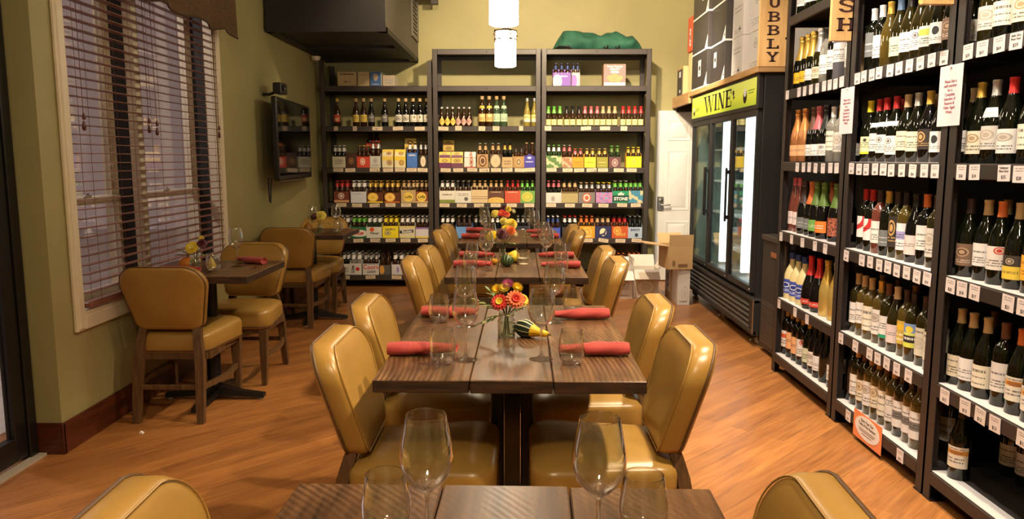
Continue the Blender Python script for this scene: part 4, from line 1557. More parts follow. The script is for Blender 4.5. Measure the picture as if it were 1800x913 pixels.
def bottle(shape, glass, foil, lab, x, y, z, rz, label, group, lz=None, lhalf=1.15, foil_z=None, neck=None, name='wine_bottle', cat='bottle', scale=1.0, extra=None):
    gb, fb = bottle_meshes(shape, glass, foil, foil_z)
    o = put(name, gb, None, (x, y, z), rz)
    o.scale = (scale,) * 3
    tag(o, label, cat, group)
    if fb: put('foil_capsule', fb, o)
    if lab:
        put('paper_label', label_mesh(shape, L[lab], *(lz or (None, None)), lhalf), o)
    if neck:
        put('neck_label', label_mesh(shape, L[neck[0]], neck[1], neck[2], neck[3] if len(neck) > 3 else PI * .98), o)
    if extra: extra(o)
    return o


GB = 'bottles on the wine racks'
RK = {1: 'wine rack by cooler', 2: 'middle wine rack', 3: 'nearest wine rack'}
XB = 1.735
# (y, shape, glass, foil, label, words, opts)
STOCK = {
 (1, 0): [(4.934, 'bordeaux', 'dark', 'black', 'white'), (4.827, 'bordeaux', 'dark', 'red', 'white2'), (4.717, 'bordeaux', 'dark', 'gold', 'white3'), (4.611, 'bordeaux', 'green', 'green', 'green'), (4.526, 'bordeaux', 'dark', 'black', 'white')],
 (1, 1): [(4.80, 'champagne', 'black', 'gold', 'yellow'), (4.70, 'champagne', 'black', 'gold', 'yellow'), (4.60, 'champagne', 'dark', 'gold', 'white3'), (4.495, 'champagne', 'olive', 'silver', 'creamart'), (4.40, 'bordeaux', 'clear', 'black', 'white3'), (4.31, 'bordeaux', 'black', 'black', 'white'), (4.20, 'tube', 'grey', None, 'white'), (4.08, 'bordeaux', 'clear', 'orange', 'redcrest')],
 (1, 2): [(4.79, 'champagne', 'copper', 'copper_', 'peach'), (4.67, 'champagne', 'copper', 'copper_', 'peach'), (4.55, 'champagne', 'black', 'brown', 'white'), (4.46, 'champagne', 'black', 'pink', 'white3'), (4.36, 'champagne', 'black', 'black', 'white2'), (4.265, 'bordeaux', 'clear', 'white', 'bigletter'), (4.165, 'bordeaux', 'clear', 'gold', 'greyart')],
 (1, 3): [(4.80, 'hock', 'rose', 'pink', 'pinkish'), (4.72, 'hock', 'rose', 'pink', 'pinkish'), (4.62, 'champagne', 'black', 'dark', 'grey'), (4.52, 'champagne', 'black', 'orange', 'grey'), (4.425, 'champagne', 'black', 'green', 'green'), (4.32, 'champagne', 'black', 'green', 'orange'), (4.165, 'champagne', 'black', 'green', 'zebra')],
 (1, 4): [(4.79, 'liqueur', 'cream', 'navy', 'bluelab'), (4.68, 'liqueur', 'cream', 'navy', 'bluelab'), (4.57, 'liqueur', 'cream', 'navy', 'bluelab'), (4.455, 'flask', 'black', 'brightred', 'redlab'), (4.345, 'flask', 'black', 'brightred', 'redlab'), (4.235, 'champagne', 'gold', 'gold', None), (4.11, 'champagne', 'gold', 'gold', None)],
 (1, 5): [(4.80, 'bordeaux', 'black', 'tan', 'redwhite'), (4.715, 'bordeaux', 'black', 'tan', 'peach'), (4.63, 'bordeaux', 'black', 'tan', 'peach'), (4.54, 'bordeaux', 'dark', 'tan', 'redcrest'), (4.445, 'burgundy', 'dark', 'gold', 'palegreen'), (4.35, 'burgundy', 'black', 'black', 'art'), (4.262, 'burgundy', 'black', 'black', 'white3'), (4.17, 'burgundy', 'black', 'black', None), (4.06, 'burgundy', 'black', 'black', 'white')],
 (2, 1): [(3.84, 'bordeaux', 'dark', 'white', 'grey'), (3.755, 'bordeaux', 'dark', 'white', 'white3'), (3.665, 'burgundy', 'white', 'gold', None), (3.575, 'burgundy', 'olive', 'blue', 'palegreen'), (3.49, 'burgundy', 'olive', 'black', 'white'), (3.405, 'burgundy', 'olive', 'yellow', 'white2'), (3.32, 'burgundy', 'olive', 'black', 'lime'), (3.235, 'burgundy', 'dark', 'black', 'leafy'), (3.15, 'burgundy', 'dark', 'black', 'brown')],
 (2, 2): [(3.83, 'burgundy', 'dark', 'yellow', 'yellowband'), (3.735, 'burgundy', 'dark', 'red', 'white'), (3.645, 'burgundy', 'dark', 'red', 'white2'), (3.555, 'burgundy', 'dark', 'red', 'white2'), (3.465, 'burgundy', 'dark', 'tan', 'cream'), (3.375, 'burgundy', 'dark', 'silver', 'cream'), (3.28, 'burgundy', 'black', 'gold', 'dark'), (3.185, 'burgundy', 'black', 'brown', 'leafy')],
 (2, 3): [(3.82, 'bordeaux', 'dark', 'red', 'swoosh'), (3.735, 'bordeaux', 'dark', 'red', 'swoosh'), (3.65, 'bordeaux', 'rose', 'dark', 'white'), (3.565, 'bordeaux', 'dark', 'gold', 'grey'), (3.485, 'bordeaux', 'olive', 'dark', 'dark'), (3.405, 'bordeaux', 'white', 'black', 'purple'), (3.325, 'burgundy', 'black', 'black', 'pinkish'), (3.245, 'bordeaux', 'black', 'orange', 'white'), (3.155, 'bordeaux', 'olive', 'dark', 'greyart')],
 (2, 4): [(3.845, 'bordeaux', 'olive', 'tan', 'white'), (3.765, 'bordeaux', 'white', 'tan', 'white'), (3.685, 'bordeaux', 'white', 'tan', 'bigletter'), (3.60, 'bordeaux', 'white', 'gold', 'art'), (3.52, 'bordeaux', 'olive', 'brown', 'greengrn'), (3.44, 'burgundy', 'olive', 'cork', 'pinkish'), (3.355, 'bordeaux', 'white', 'dark', 'golden'), (3.275, 'bordeaux', 'olive', 'black', 'colour'), (3.195, 'bordeaux', 'olive', 'dark', 'beige'), (3.115, 'bordeaux', 'olive', 'dark', 'beige')],
 (2, 5): [(3.855, 'bordeaux', 'black', 'black', None), (3.778, 'bordeaux', 'olive', 'cork', 'white'), (3.703, 'bordeaux', 'olive', 'brown', 'creamart'), (3.63, 'bordeaux', 'white', 'tan', 'art'), (3.556, 'bordeaux', 'white', 'tan', 'creamart'), (3.482, 'bordeaux', 'white', 'brown', 'bigletter'), (3.405, 'bordeaux', 'white', 'cork', 'stripe'), (3.33, 'bordeaux', 'olive', 'dark', 'greyband'), (3.255, 'bordeaux', 'white', 'dark', 'greyband'), (3.18, 'bordeaux', 'white', 'dark', 'greyband'), (3.105, 'bordeaux', 'olive', 'black', 'yellowtag')],
 (3, 1): [(2.90, 'burgundy', 'olive', 'dark', 'greyart'), (2.81, 'burgundy', 'dark', 'gold', 'bigletter'), (2.71, 'burgundy', 'dark', 'black', 'creamart'), (2.60, 'burgundy', 'dark', 'black', 'cream')],
 (3, 2): [(2.915, 'burgundy', 'dark', 'gold', 'creamart'), (2.82, 'burgundy', 'dark', 'silver', 'greyart'), (2.725, 'burgundy', 'dark', 'brightred', 'art'), (2.625, 'burgundy', 'dark', 'black', 'bigletter'), (2.52, 'burgundy', 'dark', 'black', 'cream')],
 (3, 3): [(2.92, 'burgundy', 'dark', 'dark', 'brown'), (2.825, 'burgundy', 'dark', 'tan', 'white'), (2.73, 'burgundy', 'dark', 'orange', 'redcrest'), (2.635, 'burgundy', 'dark', 'tan', 'yellowstrip'), (2.54, 'burgundy', 'dark', 'black', 'amberlab')],
 (3, 4): [(2.93, 'burgundy', 'dark', 'tan', 'cream'), (2.845, 'burgundy', 'dark', 'tan', 'white3'), (2.755, 'burgundy', 'dark', 'tan', 'bigletter'), (2.66, 'bordeaux', 'dark', 'brown', 'white'), (2.57, 'burgundy', 'dark', 'orange', 'tealorange'), (2.48, 'burgundy', 'dark', 'orange', 'tealorange')],
 (3, 5): [(2.868, 'burgundy', 'dark', 'dark', 'tealorange')],
}
FOIL['copper_'] = plain((.66, .26, .07), .3, .4, name='copper_foil')
FW = {'copper_': 'copper', 'brightred': 'bright red', 'cork': 'bare cork', None: 'capless', 'navy': 'navy'}
LW = {None: 'no label', 'white': 'a plain white label', 'white2': 'a white label with crest', 'white3': 'a small white label', 'art': 'a sketched white label', 'cream': 'a cream label', 'creamart': 'a cream pictured label', 'yellow': 'an orange-yellow label', 'yellowband': 'a yellow-footed cream label', 'orange': 'a bright orange label', 'peach': 'an orange label', 'redcrest': 'a red-crested label', 'redwhite': 'a red-striped label', 'grey': 'a dark grey label', 'dark': 'a black and gold label', 'brown': 'a brown label', 'green': 'a green label', 'palegreen': 'a pale green label', 'swoosh': 'a red-swoosh white label', 'purple': 'a white and violet label', 'lime': 'a lime-striped label', 'leafy': 'a black-leaf white label', 'greengrn': 'a green-footed white label', 'pinkish': 'a pale pink label', 'golden': 'a golden label', 'colour': 'a blue and yellow label', 'beige': 'a beige label', 'stripe': 'a slashed white label', 'greyband': 'a grey-banded label', 'tealorange': 'an orange-pictured label', 'zebra': 'a zebra label', 'bluelab': 'a blue label', 'redlab': 'a red label', 'greyart': 'a grey pictured label', 'bigletter': 'a cream lettered label', 'amberlab': 'an amber label', 'yellowstrip': 'a yellow strip label', 'yellowtag': 'a yellow-footed label'}


for (bay, row), items in STOCK.items():
    z = ROWZ[row] + (.0016 if (row in (3, 4, 5) or (bay == 2 and row == 2)) else .0004)
    ylim = {1: 4.80, 2: 3.855, 3: 2.93}[bay]
    n = len(items)
    for i, (y, sh, gl, fo, la) in enumerate(items):
        y = min(y, ylim)
        if row == 0: y = 4.80 - .1 * i
        opts = {}
        if la in ('zebra',): opts['lz'] = (.03, .13)
        if sh == 'bordeaux' and la in ('purple', 'greyart', 'art', 'bigletter', 'stripe', 'beige', 'greyband') and bay == 2: opts['lz'] = (.045, .165)
        if la == 'grey' and bay == 2 and row == 1: opts['lz'] = (.07, .185)
        if la == 'grey' and bay == 2 and row == 3: opts['lz'] = (.045, .12)
        if la == 'dark' and row == 3: opts['lz'] = (.05, .19)
        if sh == 'flask': opts['foil_z'] = .20; opts['neck'] = None
        if bay == 2 and row == 2 and i in (1, 2, 3): opts['neck'] = ('white3', .165, .186, 1.2)
        if bay == 3 and row == 2 and i == 1: opts['neck'] = ('white3', .165, .200, .9)
        if sh == 'champagne' and fo in ('gold', 'silver', 'copper_') and row < 3: opts['foil_z'] = .185 if fo != 'gold' else .172
        place = f'{ORD[i]} from left, {ROWN[row]} shelf, {RK[bay]}'
        fw = FW.get(fo, fo)
        what = {'tube': 'dark grey gift tube', 'liqueur': 'cream liqueur bottle', 'flask': 'round black bottle', 'champagne': 'sparkling bottle'}.get(sh, 'bottle')
        lab = f'{fw}-topped {what}, {place}' if sh != 'tube' else f'{what}, {place}'
        rz = math.radians(-62 + rnd.uniform(-9, 9))
        if sh == 'tube': nm, ct = 'gift_tube', 'gift tube'
        elif sh == 'liqueur': nm, ct = 'liqueur_bottle', 'bottle'
        else: nm, ct = 'wine_bottle', 'bottle'
        ob = bottle(sh, gl, fo, la, XB + rnd.uniform(-.004, .006), y, z, rz, lab, GB, name=nm, cat=ct, **opts)
        for ch in ob.children:
            if ch.name.startswith('paper_label') and 'lz' not in opts and sh in ('bordeaux', 'burgundy'):
                ch.location.z = rnd.uniform(-.012, .010)


# second-row bottles that show between and above the front ones
BACKS = {(1, 3): [('champagne', 'black', 'orange', 4.67), ('champagne', 'black', 'orange', 4.47), ('champagne', 'black', 'dark', 4.25)],
         (1, 1): [('champagne', 'black', 'gold', 4.75), ('champagne', 'dark', 'brown', 4.54)],
         (1, 2): [('champagne', 'black', 'black', 4.41), ('champagne', 'black', 'black', 4.21)],
         (1, 5): [('bordeaux', 'black', 'dark', 4.76), ('bordeaux', 'black', 'dark', 4.58), ('burgundy', 'black', 'black', 4.39), ('burgundy', 'black', 'black', 4.21)],
         (2, 1): [('burgundy', 'dark', 'tan', 3.60), ('burgundy', 'dark', 'dark', 3.36), ('burgundy', 'dark', 'silver', 3.19)],
         (2, 2): [('burgundy', 'dark', 'dark', 3.86), ('burgundy', 'dark', 'red', 3.70), ('burgundy', 'dark', 'tan', 3.42), ('burgundy', 'dark', 'gold', 3.26), ('burgundy', 'dark', 'tan', 3.14)],
         (2, 3): [('bordeaux', 'dark', 'dark', 3.78), ('bordeaux', 'dark', 'dark', 3.61), ('bordeaux', 'dark', 'dark', 3.45), ('bordeaux', 'dark', 'black', 3.28)],
         (2, 4): [('bordeaux', 'olive', 'tan', 3.80), ('bordeaux', 'olive', 'brown', 3.64), ('bordeaux', 'olive', 'tan', 3.48), ('bordeaux', 'olive', 'dark', 3.31), ('bordeaux', 'olive', 'tan', 3.23)],
         (2, 5): [('bordeaux', 'olive', 'tan', 3.74), ('bordeaux', 'olive', 'tan', 3.59), ('bordeaux', 'olive', 'brown', 3.44), ('bordeaux', 'olive', 'brown', 3.29), ('bordeaux', 'olive', 'brown', 3.14)],
         (3, 1): [('burgundy', 'dark', 'dark', 2.85), ('burgundy', 'dark', 'dark', 2.66)],
         (3, 2): [('burgundy', 'dark', 'dark', 2.87), ('burgundy', 'dark', 'dark', 2.68)],
         (3, 3): [('burgundy', 'dark', 'tan', 2.87), ('burgundy', 'dark', 'brown', 2.77), ('burgundy', 'dark', 'tan', 2.68)],
         (3, 4): [('burgundy', 'dark', 'brown', 2.89), ('burgundy', 'dark', 'dark', 2.70), ('burgundy', 'dark', 'brown', 2.53)],
         (3, 5): [('burgundy', 'dark', 'orange', 2.90), ('burgundy', 'dark', 'tan', 2.80)]}
BOLD = ['leftmost', 'second', 'third', 'fourth', 'fifth']
for (bay, row), items in BACKS.items():
    for i, (sh, gl, fo, y) in enumerate(items):
        x = XB + (.105 if row < 5 or bay != 3 else .22)
        lab = f'{BOLD[i]} bottle of back row, {FW.get(fo, fo)} top, {ROWN[row]} shelf, {RK[bay]}'
        bottle(sh, gl, fo, ['cream', 'white', 'greyart'][i % 3], x, min(y, {1: 4.80, 2: 3.86, 3: 2.93}[bay]), ROWZ[row] + .0004, math.radians(-62 + rnd.uniform(-20, 20)), lab, 'second-row bottles on the wine racks')


# price cards on the shelf fronts
_txt = {}


def text_mesh(body, size, mat, extrude=.0006, align='CENTER', bold=0.0, sx=1.0, spacing=1.0):
    k = (body, size, mat.name, extrude, align, bold, sx)
    if k in _txt: return _txt[k]
    c = bpy.data.curves.new('lettering', 'FONT')
    c.body = body; c.size = size; c.extrude = extrude; c.align_x = align; c.align_y = 'CENTER'; c.offset = bold
    c.space_line = spacing
    c.resolution_u = 3
    o = bpy.data.objects.new('lettering', c)
    me = bpy.data.meshes.new_from_object(o)
    bpy.data.objects.remove(o)
    bpy.data.curves.remove(c)
    me.materials.clear(); me.materials.append(mat)
    me.transform(Matrix.Rotation(PI / 2, 4, 'X') @ Matrix.Diagonal((sx, 1, 1, 1)))
    me.name = 'lettering'
    _txt[k] = me
    return me


CARDM = label_mat((.74, .66, .64), lines=((.62, .90, 2),), ink=(.10, .07, .07))
CARDB = plain((.74, .66, .64), .6, name='card_edge')
def card_mesh(w, h, mat, t=.0012):
    m = M(); m.box(-w / 2, 0, -h / 2, w / 2, t, h / 2, mat=1)
    m.quad([(-w / 2, -.0002, -h / 2), (w / 2, -.0002, -h / 2), (w / 2, -.0002, h / 2), (-w / 2, -.0002, h / 2)], 0)
    return m.mesh('price_card', [mat, CARDB], 0)
CARDS = [card_mesh(.058, .054, CARDM), card_mesh(.064, .056, CARDM), card_mesh(.050, .054, CARDM)]
TAGS = {(1, 1): [4.79, 4.594, 4.504, 4.409, 4.317, 4.222, 4.146, 4.073, 3.995], (1, 2): [4.562, 4.462, 4.375, 4.282, 4.178, 4.079, 3.999], (1, 3): [4.785, 4.598, 4.421, 4.232, 4.089], (1, 4): [4.763, 4.482, 4.292],
        (2, 1): [3.813, 3.743, 3.659, 3.588, 3.483, 3.403, 3.314, 3.226, 3.139, 3.05], (2, 2): [3.821, 3.735, 3.659, 3.568, 3.488, 3.413, 3.32, 3.228, 3.136, 3.056], (2, 3): [3.822, 3.646, 3.559, 3.468, 3.386, 3.305, 3.22, 3.136, 3.056], (2, 4): [3.828, 3.659, 3.507, 3.426, 3.339, 3.248, 3.147], (2, 5): [3.692, 3.169],
        (3, 1): [2.89, 2.803, 2.707, 2.617], (3, 2): [2.874, 2.792, 2.622, 2.542], (3, 3): [2.888, 2.812, 2.733, 2.542, 2.462], (3, 4): [2.869, 2.734, 2.641, 2.556, 2.406]}
PRICE = {(2, 1): ['$20', '$22', '$14.99', '$40', '$29', '$28', '$33', '$38', '$39', '$49'], (2, 2): ['$23', '$29', '$32', '$26', '$20', '$28', '$29', '$24', '$25', '$23'], (2, 3): ['$19', '$16', '$16', '$22', '$17', '$18', '$18', '$18', '$19'], (2, 4): ['$15', '$12', '$14', '$14', '$12', '$14', '$13'], (2, 5): ['$11', '$12'],
         (3, 1): ['$39', '$47', '$64', '$59'], (3, 2): ['$36', '$34', '$35', '$28'], (3, 3): ['$20', '$18', '$17', '$21', '$31'], (3, 4): ['$15', '$13', '$13', '$13', '$13']}
NAMED = {(3, 1, 3): 'Belle Glos\nPinot Noir', (3, 2, 2): 'Valdetour\nPinot Noir'}
CARDBLANK = card_mesh(.064, .056, label_mat((.74, .66, .64), lines=()))
for (bay, row), ys in TAGS.items():
    for i, y in enumerate(ys):
        big = bay == 3
        nm = NAMED.get((bay, row, i))
        o = put('price_card', CARDBLANK if nm else CARDS[1 if big else (2 if bay == 1 else 0)], None, (RX0 - .0045, y, ROWZ[row] - .033 + rnd.uniform(-.002, .002)), -PI / 2 + rnd.uniform(-.03, .03))
        o.rotation_euler = (0, rnd.uniform(-.05, .05), o.rotation_euler[2])
        tag(o, f'white price card, {ORD[i]} from left, {ROWN[row]} shelf edge of {RK[bay]}', 'price card', 'price cards on the wine racks')
        pr = PRICE.get((bay, row))
        if pr:
            put('price_lettering', text_mesh(pr[i], .017 if big else .015, INK, .0003), o, (0, -.0006, -.014))
        if nm:
            put('name_lettering', text_mesh(nm, .0115, INK, .0003), o, (0, -.0006, .012))

# orange oval notice on the bottom shelf of the middle rack
t = thing('shelf_notice', 'orange card with a white oval notice hanging from the middle wine rack bottom shelf', 'sign', (RX0 - .006, 3.480, .105), -PI / 2)
m = M(); m.box(-.145, 0, -.082, .145, .0015, .052); m.build('card', plain((.82, .26, .10), .6, name='orange_card'), t, 0)
m = M(); m.prism([(.125 * math.cos(2 * PI * k / 36), -.012 + .056 * math.sin(2 * PI * k / 36)) for k in range(36)], -.001, 0, 'y'); m.build('white_oval', plain((.80, .76, .72), .6, name='white_oval_print'), t, 0)
put('lettering', text_mesh('Every Year Our\nTable of the Moment', .020, INK, .0003), t, (0, -.0014, .010))
m = M()
for k, (w, z) in enumerate([(.17, -.022), (.15, -.031), (.10, -.044)]): m.box(-w / 2, -.0014, z - .0022, w / 2, -.0009, z + .0022)
m.build('small_print', plain((.25, .18, .16), .6, name='small_print'), t, 0)

# paper notices in plastic sleeves on the rack posts
REDINK = plain((.30, .04, .06), .6, name='dark_red_ink')
for (y, lab) in [(3.912, 'white paper notice on the post between the cooler-side and middle wine racks'), (2.986, 'white paper notice on the post between the middle and nearest wine racks')]:
    t = thing('paper_notice', lab, 'notice', (RX0 - .006, y, 1.612), -PI / 2)
    m = M(); m.box(-.078, 0, -.115, .078, .0012, .115); m.build('sheet', plain((.76, .70, .72), .45, name='notice_paper'), t, 0)
    put('lettering', text_mesh('Please See a\nstaff member\nfor a\nComplete\nSelection of\nReserve &\nOlder Aged\nWines', .0165, REDINK, .0003), t, (0, -.0005, -.004))
    m = M(); m.lathe([(0, 0), (.006, .001), (.005, .006), (0, .007)], 8, xf=Matrix.Translation((0, 0, .110)) @ Matrix.Rotation(PI / 2, 4, 'X')); m.build('push_pin', WHITEP, t)


# branded pine boards standing out from the rack posts
def slab_letter(m, ch, cx, cz, w, h, y0, y1):
    def bx(a, b, c, d): m.box(cx + a * w / 2, y0, cz + b * h / 2, cx + c * w / 2, y1, cz + d * h / 2)
    def arc(ax, az, rx, rz, a0, a1, tx, tz, n=14):
        P = [(cx + (ax + rx * math.cos(a0 + (a1 - a0) * k / n)) * w / 2, cz + (az + rz * math.sin(a0 + (a1 - a0) * k / n)) * h / 2) for k in range(n + 1)]
        Q = [(cx + (ax + (rx - tx) * math.cos(a0 + (a1 - a0) * k / n)) * w / 2, cz + (az + (rz - tz) * math.sin(a0 + (a1 - a0) * k / n)) * h / 2) for k in range(n + 1)]
        for k in range(n): m.prism([P[k], P[k + 1], Q[k + 1], Q[k]], y0, y1, 'y')
    def poly(*pts): m.prism([(cx + a * w / 2, cz + b * h / 2) for a, b in pts], y0, y1, 'y')
    if ch == 'U':
        bx(-.80, -.1, -.38, .9); bx(.38, -.1, .80, .9); bx(-1, .76, -.2, 1); bx(.2, .76, 1, 1)
        arc(0, -.1, .80, .90, PI, 2 * PI, .42, .34)
    elif ch == 'B':
        bx(-.75, -1, -.33, 1); bx(-1, .76, .1, 1); bx(-1, -1, .15, -.76); bx(-.4, -.12, .15, .14)
        arc(.1, .50, .72, .50, -PI / 2, PI / 2, .40, .25); arc(.15, -.45, .80, .55, -PI / 2, PI / 2, .42, .27)
    elif ch == 'L':
        bx(-.65, -1, -.2, 1); bx(-1, .76, .15, 1); bx(-1, -1, .9, -.72); bx(.62, -1, .95, -.35)
    elif ch == 'Y':
        bx(-.22, -1, .22, 0); bx(-.5, -1, .5, -.76); bx(-1, .76, -.25, 1); bx(.25, .76, 1, 1)
        poly((-.85, .8), (-.40, .8), (.20, -.05), (-.22, -.05)); poly((.40, .8), (.85, .8), (.22, -.05), (-.20, -.05))
    elif ch == 'S':
        arc(0, .46, .85, .54, -PI * .02, PI * 1.5, .42, .26); arc(0, -.46, .85, .54, -PI * 1.0, PI * .5, .42, .26)
    elif ch == 'H':
        bx(-.80, -1, -.36, 1); bx(.36, -1, .80, 1); bx(-.4, -.14, .4, .14)
        for sx in (-.58, .58): bx(sx - .40, .78, sx + .40, 1); bx(sx - .40, -1, sx + .40, -.78)
    elif ch == 'W':
        poly((-.85, .85), (-.50, .85), (-.22, -1), (-.52, -1)); poly((.85, .85), (.50, .85), (.22, -1), (.52, -1))
        poly((-.22, -1), (-.52, -1), (-.16, .6), (.10, .6)); poly((.22, -1), (.52, -1), (.16, .6), (-.10, .6))
        bx(-1, .78, -.32, 1); bx(.32, .78, 1, 1)


def wood_sign(x0, x1, y, rz, zb, zt, letters, wr, lab):
    w = x1 - x0
    t = thing('wooden_sign', lab, 'sign', (x1, y, zb), rz)
    m = M(); m.box(-w, -.022, 0, 0, 0, zt - zb, c=.002); m.build('board', PINE, t)
    for ch, z, h in letters:
        m = M(); slab_letter(m, ch, -w / 2 - .005, z, w * wr, h, -.0235, -.021)
        m.build('branded_letter', BURN, t, 0)
    m = M()
    m.lathe([(0, 0), (.007, .001), (.006, .004), (0, .006)], 10, xf=Matrix.Translation((-.022, -.022, .175)) @ Matrix.Rotation(PI / 2, 4, 'X')); m.build('screw', CHROME, t)
wood_sign(1.525, 1.715, 5.00, 0, 1.956, 2.75, [('Y', .061, .061), ('L', .142, .061), ('B', .226, .061), ('B', .309, .061), ('U', .394, .061), ('B', .478, .061)], .42, 'pine board with branded letters UBBLY on end beside the wine cooler')
wood_sign(1.555, 1.715, 3.94, 0, 1.956, 2.72, [('H', .080, .064), ('S', .172, .067), ('U', .262, .064), ('L', .352, .064)], .60, 'pine board with branded letters S and H on the middle rack post')
wood_sign(1.535, 1.712, 3.04, math.radians(3), 1.956, 2.72, [('W', .062, .085)], .66, 'pine board with a branded W at the top right of the picture')

# ------------------------------------------------------------------ beer racks along the back wall
BROW = [2.127, 1.713, 1.281, .909, .533, .134]
BY0, BY1 = 8.05, 8.52
BR = 'beer racks along the back wall'
rack('beer_rack', 'dark steel beer rack in the left corner under the black duct', -2.075, -.905, BY0, BY1, BROW, 2.38, STEEL, True, 'y', group=BR)
rack('beer_rack', 'dark steel beer rack in the middle of the back wall', -.898, .228, BY0, BY1, BROW, 2.50, STEEL, False, 'y', group=BR)
rack('beer_rack', 'dark steel beer rack with a green bag on top', .234, 1.372, BY0, BY1, BROW, 2.50, STEEL, False, 'y', group=BR)
BK = {'L': 'left beer rack', 'C': 'middle beer rack', 'R': 'right beer rack'}


def bx(u, v):
    return (u - 911.9) * (.00583 + (v - 87) * 6.5e-7)


ORG = {'L1': (570, 110, 4.565), 'L2': (570, 300, 4.565), 'C1': (755, 80, 4.15), 'C2': (755, 290, 4.565), 'R1': (945, 80, 4.151), 'R2': (945, 290, 4.566)}
ROWV = [153, 224, 297, 358, 421, 486]


def px(org, u, row):
    ox, oy, s = ORG[org]
    return bx(ox + u / s, ROWV[row])


_pb = {}


def pack_bottle(glass, cap, neck, shape='beer', h=.228):
    k = (glass, cap, neck, shape)
    if k not in _pb:
        prof = SHAPES[shape][0]
        m = M(); m.lathe(prof, 12)
        zc = SHAPES[shape][2]
        for i, f in enumerate(m.f):
            z = sum(m.v[j][2] for j in f) / len(f)
            m.m[i] = 1 if z > zc else (2 if neck and .168 < z < .205 else 0)
        _pb[k] = m.mesh('beer_bottle', [GM[glass], FOIL[cap], FOIL[neck or cap]], 40)
    return _pb[k]


_ct = {}


def carton_mesh(w, d, h, front, side, style):
    k = (round(w, 3), d, round(h, 3), front.name, side.name, style)
    if k in _ct: return _ct[k]
    m = M()
    X = w / 2
    t = .0025
    if style == 'open':
        m.box(-X, 0, 0, X, d, .004, 1)
        m.box(-X, t * .3, .004, X, t, h, 1); m.box(-X, d - t, .004, X, d, h, 1)
        m.prism([(0, .004), (d, .004), (d, h), (d * .62, h * 1.28), (d * .38, h * 1.28), (0, h)], -X, -X + t, 'x', 1)
        m.prism([(0, .004), (d, .004), (d, h), (d * .62, h * 1.28), (d * .38, h * 1.28), (0, h)], X - t, X, 'x', 1)
        hh = h * 1.28
        m.box(-X + t, d / 2 - t / 2, .004, X - t, d / 2 + t / 2, hh - .012, 1)
        m.box(-X + t, d / 2 - t, hh - .03, X - t, d / 2 + t, hh, 1)
        m.quad([(-X, -.0004, .0), (X, -.0004, .0), (X, -.0004, h), (-X, -.0004, h)], 0)
    elif style == 'wrap':
        # closed sleeve with sloping shoulders
        s = .62
        m.prism([(0, 0), (d, 0), (d, h * s), (d * .78, h), (d * .22, h), (0, h * s)], -X * .99, X * .99, 'x', 1)
        m.quad([(-X, -.0006, 0), (X, -.0006, 0), (X, -.0006, h * s), (-X, -.0006, h * s)], 0)
        m.quad([(-X * .98, -.0008, h * s), (X * .98, -.0008, h * s), (X * .78, d * .22 - .0008, h + .0005), (-X * .78, d * .22 - .0008, h + .0005)], 2)
    elif style == 'pointed':
        m.box(-X, t, 0, X, d, h * .72, 1)
        m.prism([(-X, 0), (X, 0), (X, h * .78), (X * .45, h * .86), (0, h), (-X * .45, h * .86), (-X, h * .78)], 0, t, 'y', 1)
        m.quad([(-X, -.0005, 0), (X, -.0005, 0), (X, -.0005, h * .78), (-X, -.0005, h * .78)], 0)
    else:  # closed box
        m.box(-X, 0, 0, X, d, h, 1, c=.002)
        m.quad([(-X + .001, -.0005, .001), (X - .001, -.0005, .001), (X - .001, -.0005, h - .001), (-X + .001, -.0005, h - .001)], 0)
    _ct[k] = m.mesh('carton', [front, side, front], 0)
    return _ct[k]


def art(base, *cols, sc=3.0, ink=(.05, .04, .04), lines=(), emblem=None, bands=()):
    return label_mat(base, ink=ink, lines=lines, emblem=emblem, bands=bands, art=(sc, (base,) + cols) if cols else None, rough=.45)


def pack(x, y, z, w, h, style, front, side, label, group, bot=('amber', 'gold', None), n=None, text=None, d=.125, rz=0.0, cat='beer carton', extra=None, shape='beer', bz=None):
    name = 'beer_carton' if bot else 'beverage_box'
    t = thing(name, label, cat, (x, y, z), rz, group)
    put('carton', carton_mesh(w, d, h, front, side, style), t)
    if bot:
        nx = n or (3 if w > .135 else 2)
        me = pack_bottle(*bot, shape)
        zz = .0042
        r = SHAPES[shape][0][2][0]
        k = min(1.0, (w / nx / 2 - .0006) / r, (d / 4 - .002) / r)
        for j in range(2):
            for i in range(nx):
                o = put('bottle', me, t, (-w / 2 + w * (i + .5) / nx, d * (.27 if j == 0 else .73), zz))
                o.scale = (k, k, 1.0 if bz is None else bz)
    if text:
        for (body, size, tx, tz, col, bold) in text:
            put('lettering', text_mesh(body, size, col, .0004, bold=bold), t, (tx, -.0012, tz))
    if extra: extra(t, w, h)
    return t


C_ = dict
WHT = (.76, .74, .70)
RD = FOIL['brightred']; NV = plain((.02, .03, .12), .5, name='navy_print'); TANC = plain((.45, .28, .13), .6, name='tan_carton'); WC = plain((.70, .67, .62), .5, name='white_carton')
REDP = plain((.60, .03, .03), .5, name='red_print'); WHP = plain((.82, .80, .76), .5, name='white_print'); GLDP = plain((.72, .48, .10), .45, name='gold_print'); GRNP = plain((.01, .16, .08), .5, name='green_print')
DKC = plain((.05, .035, .03), .5, name='dark_carton')
def sidec(c): return plain(c, .5, name='carton_side')


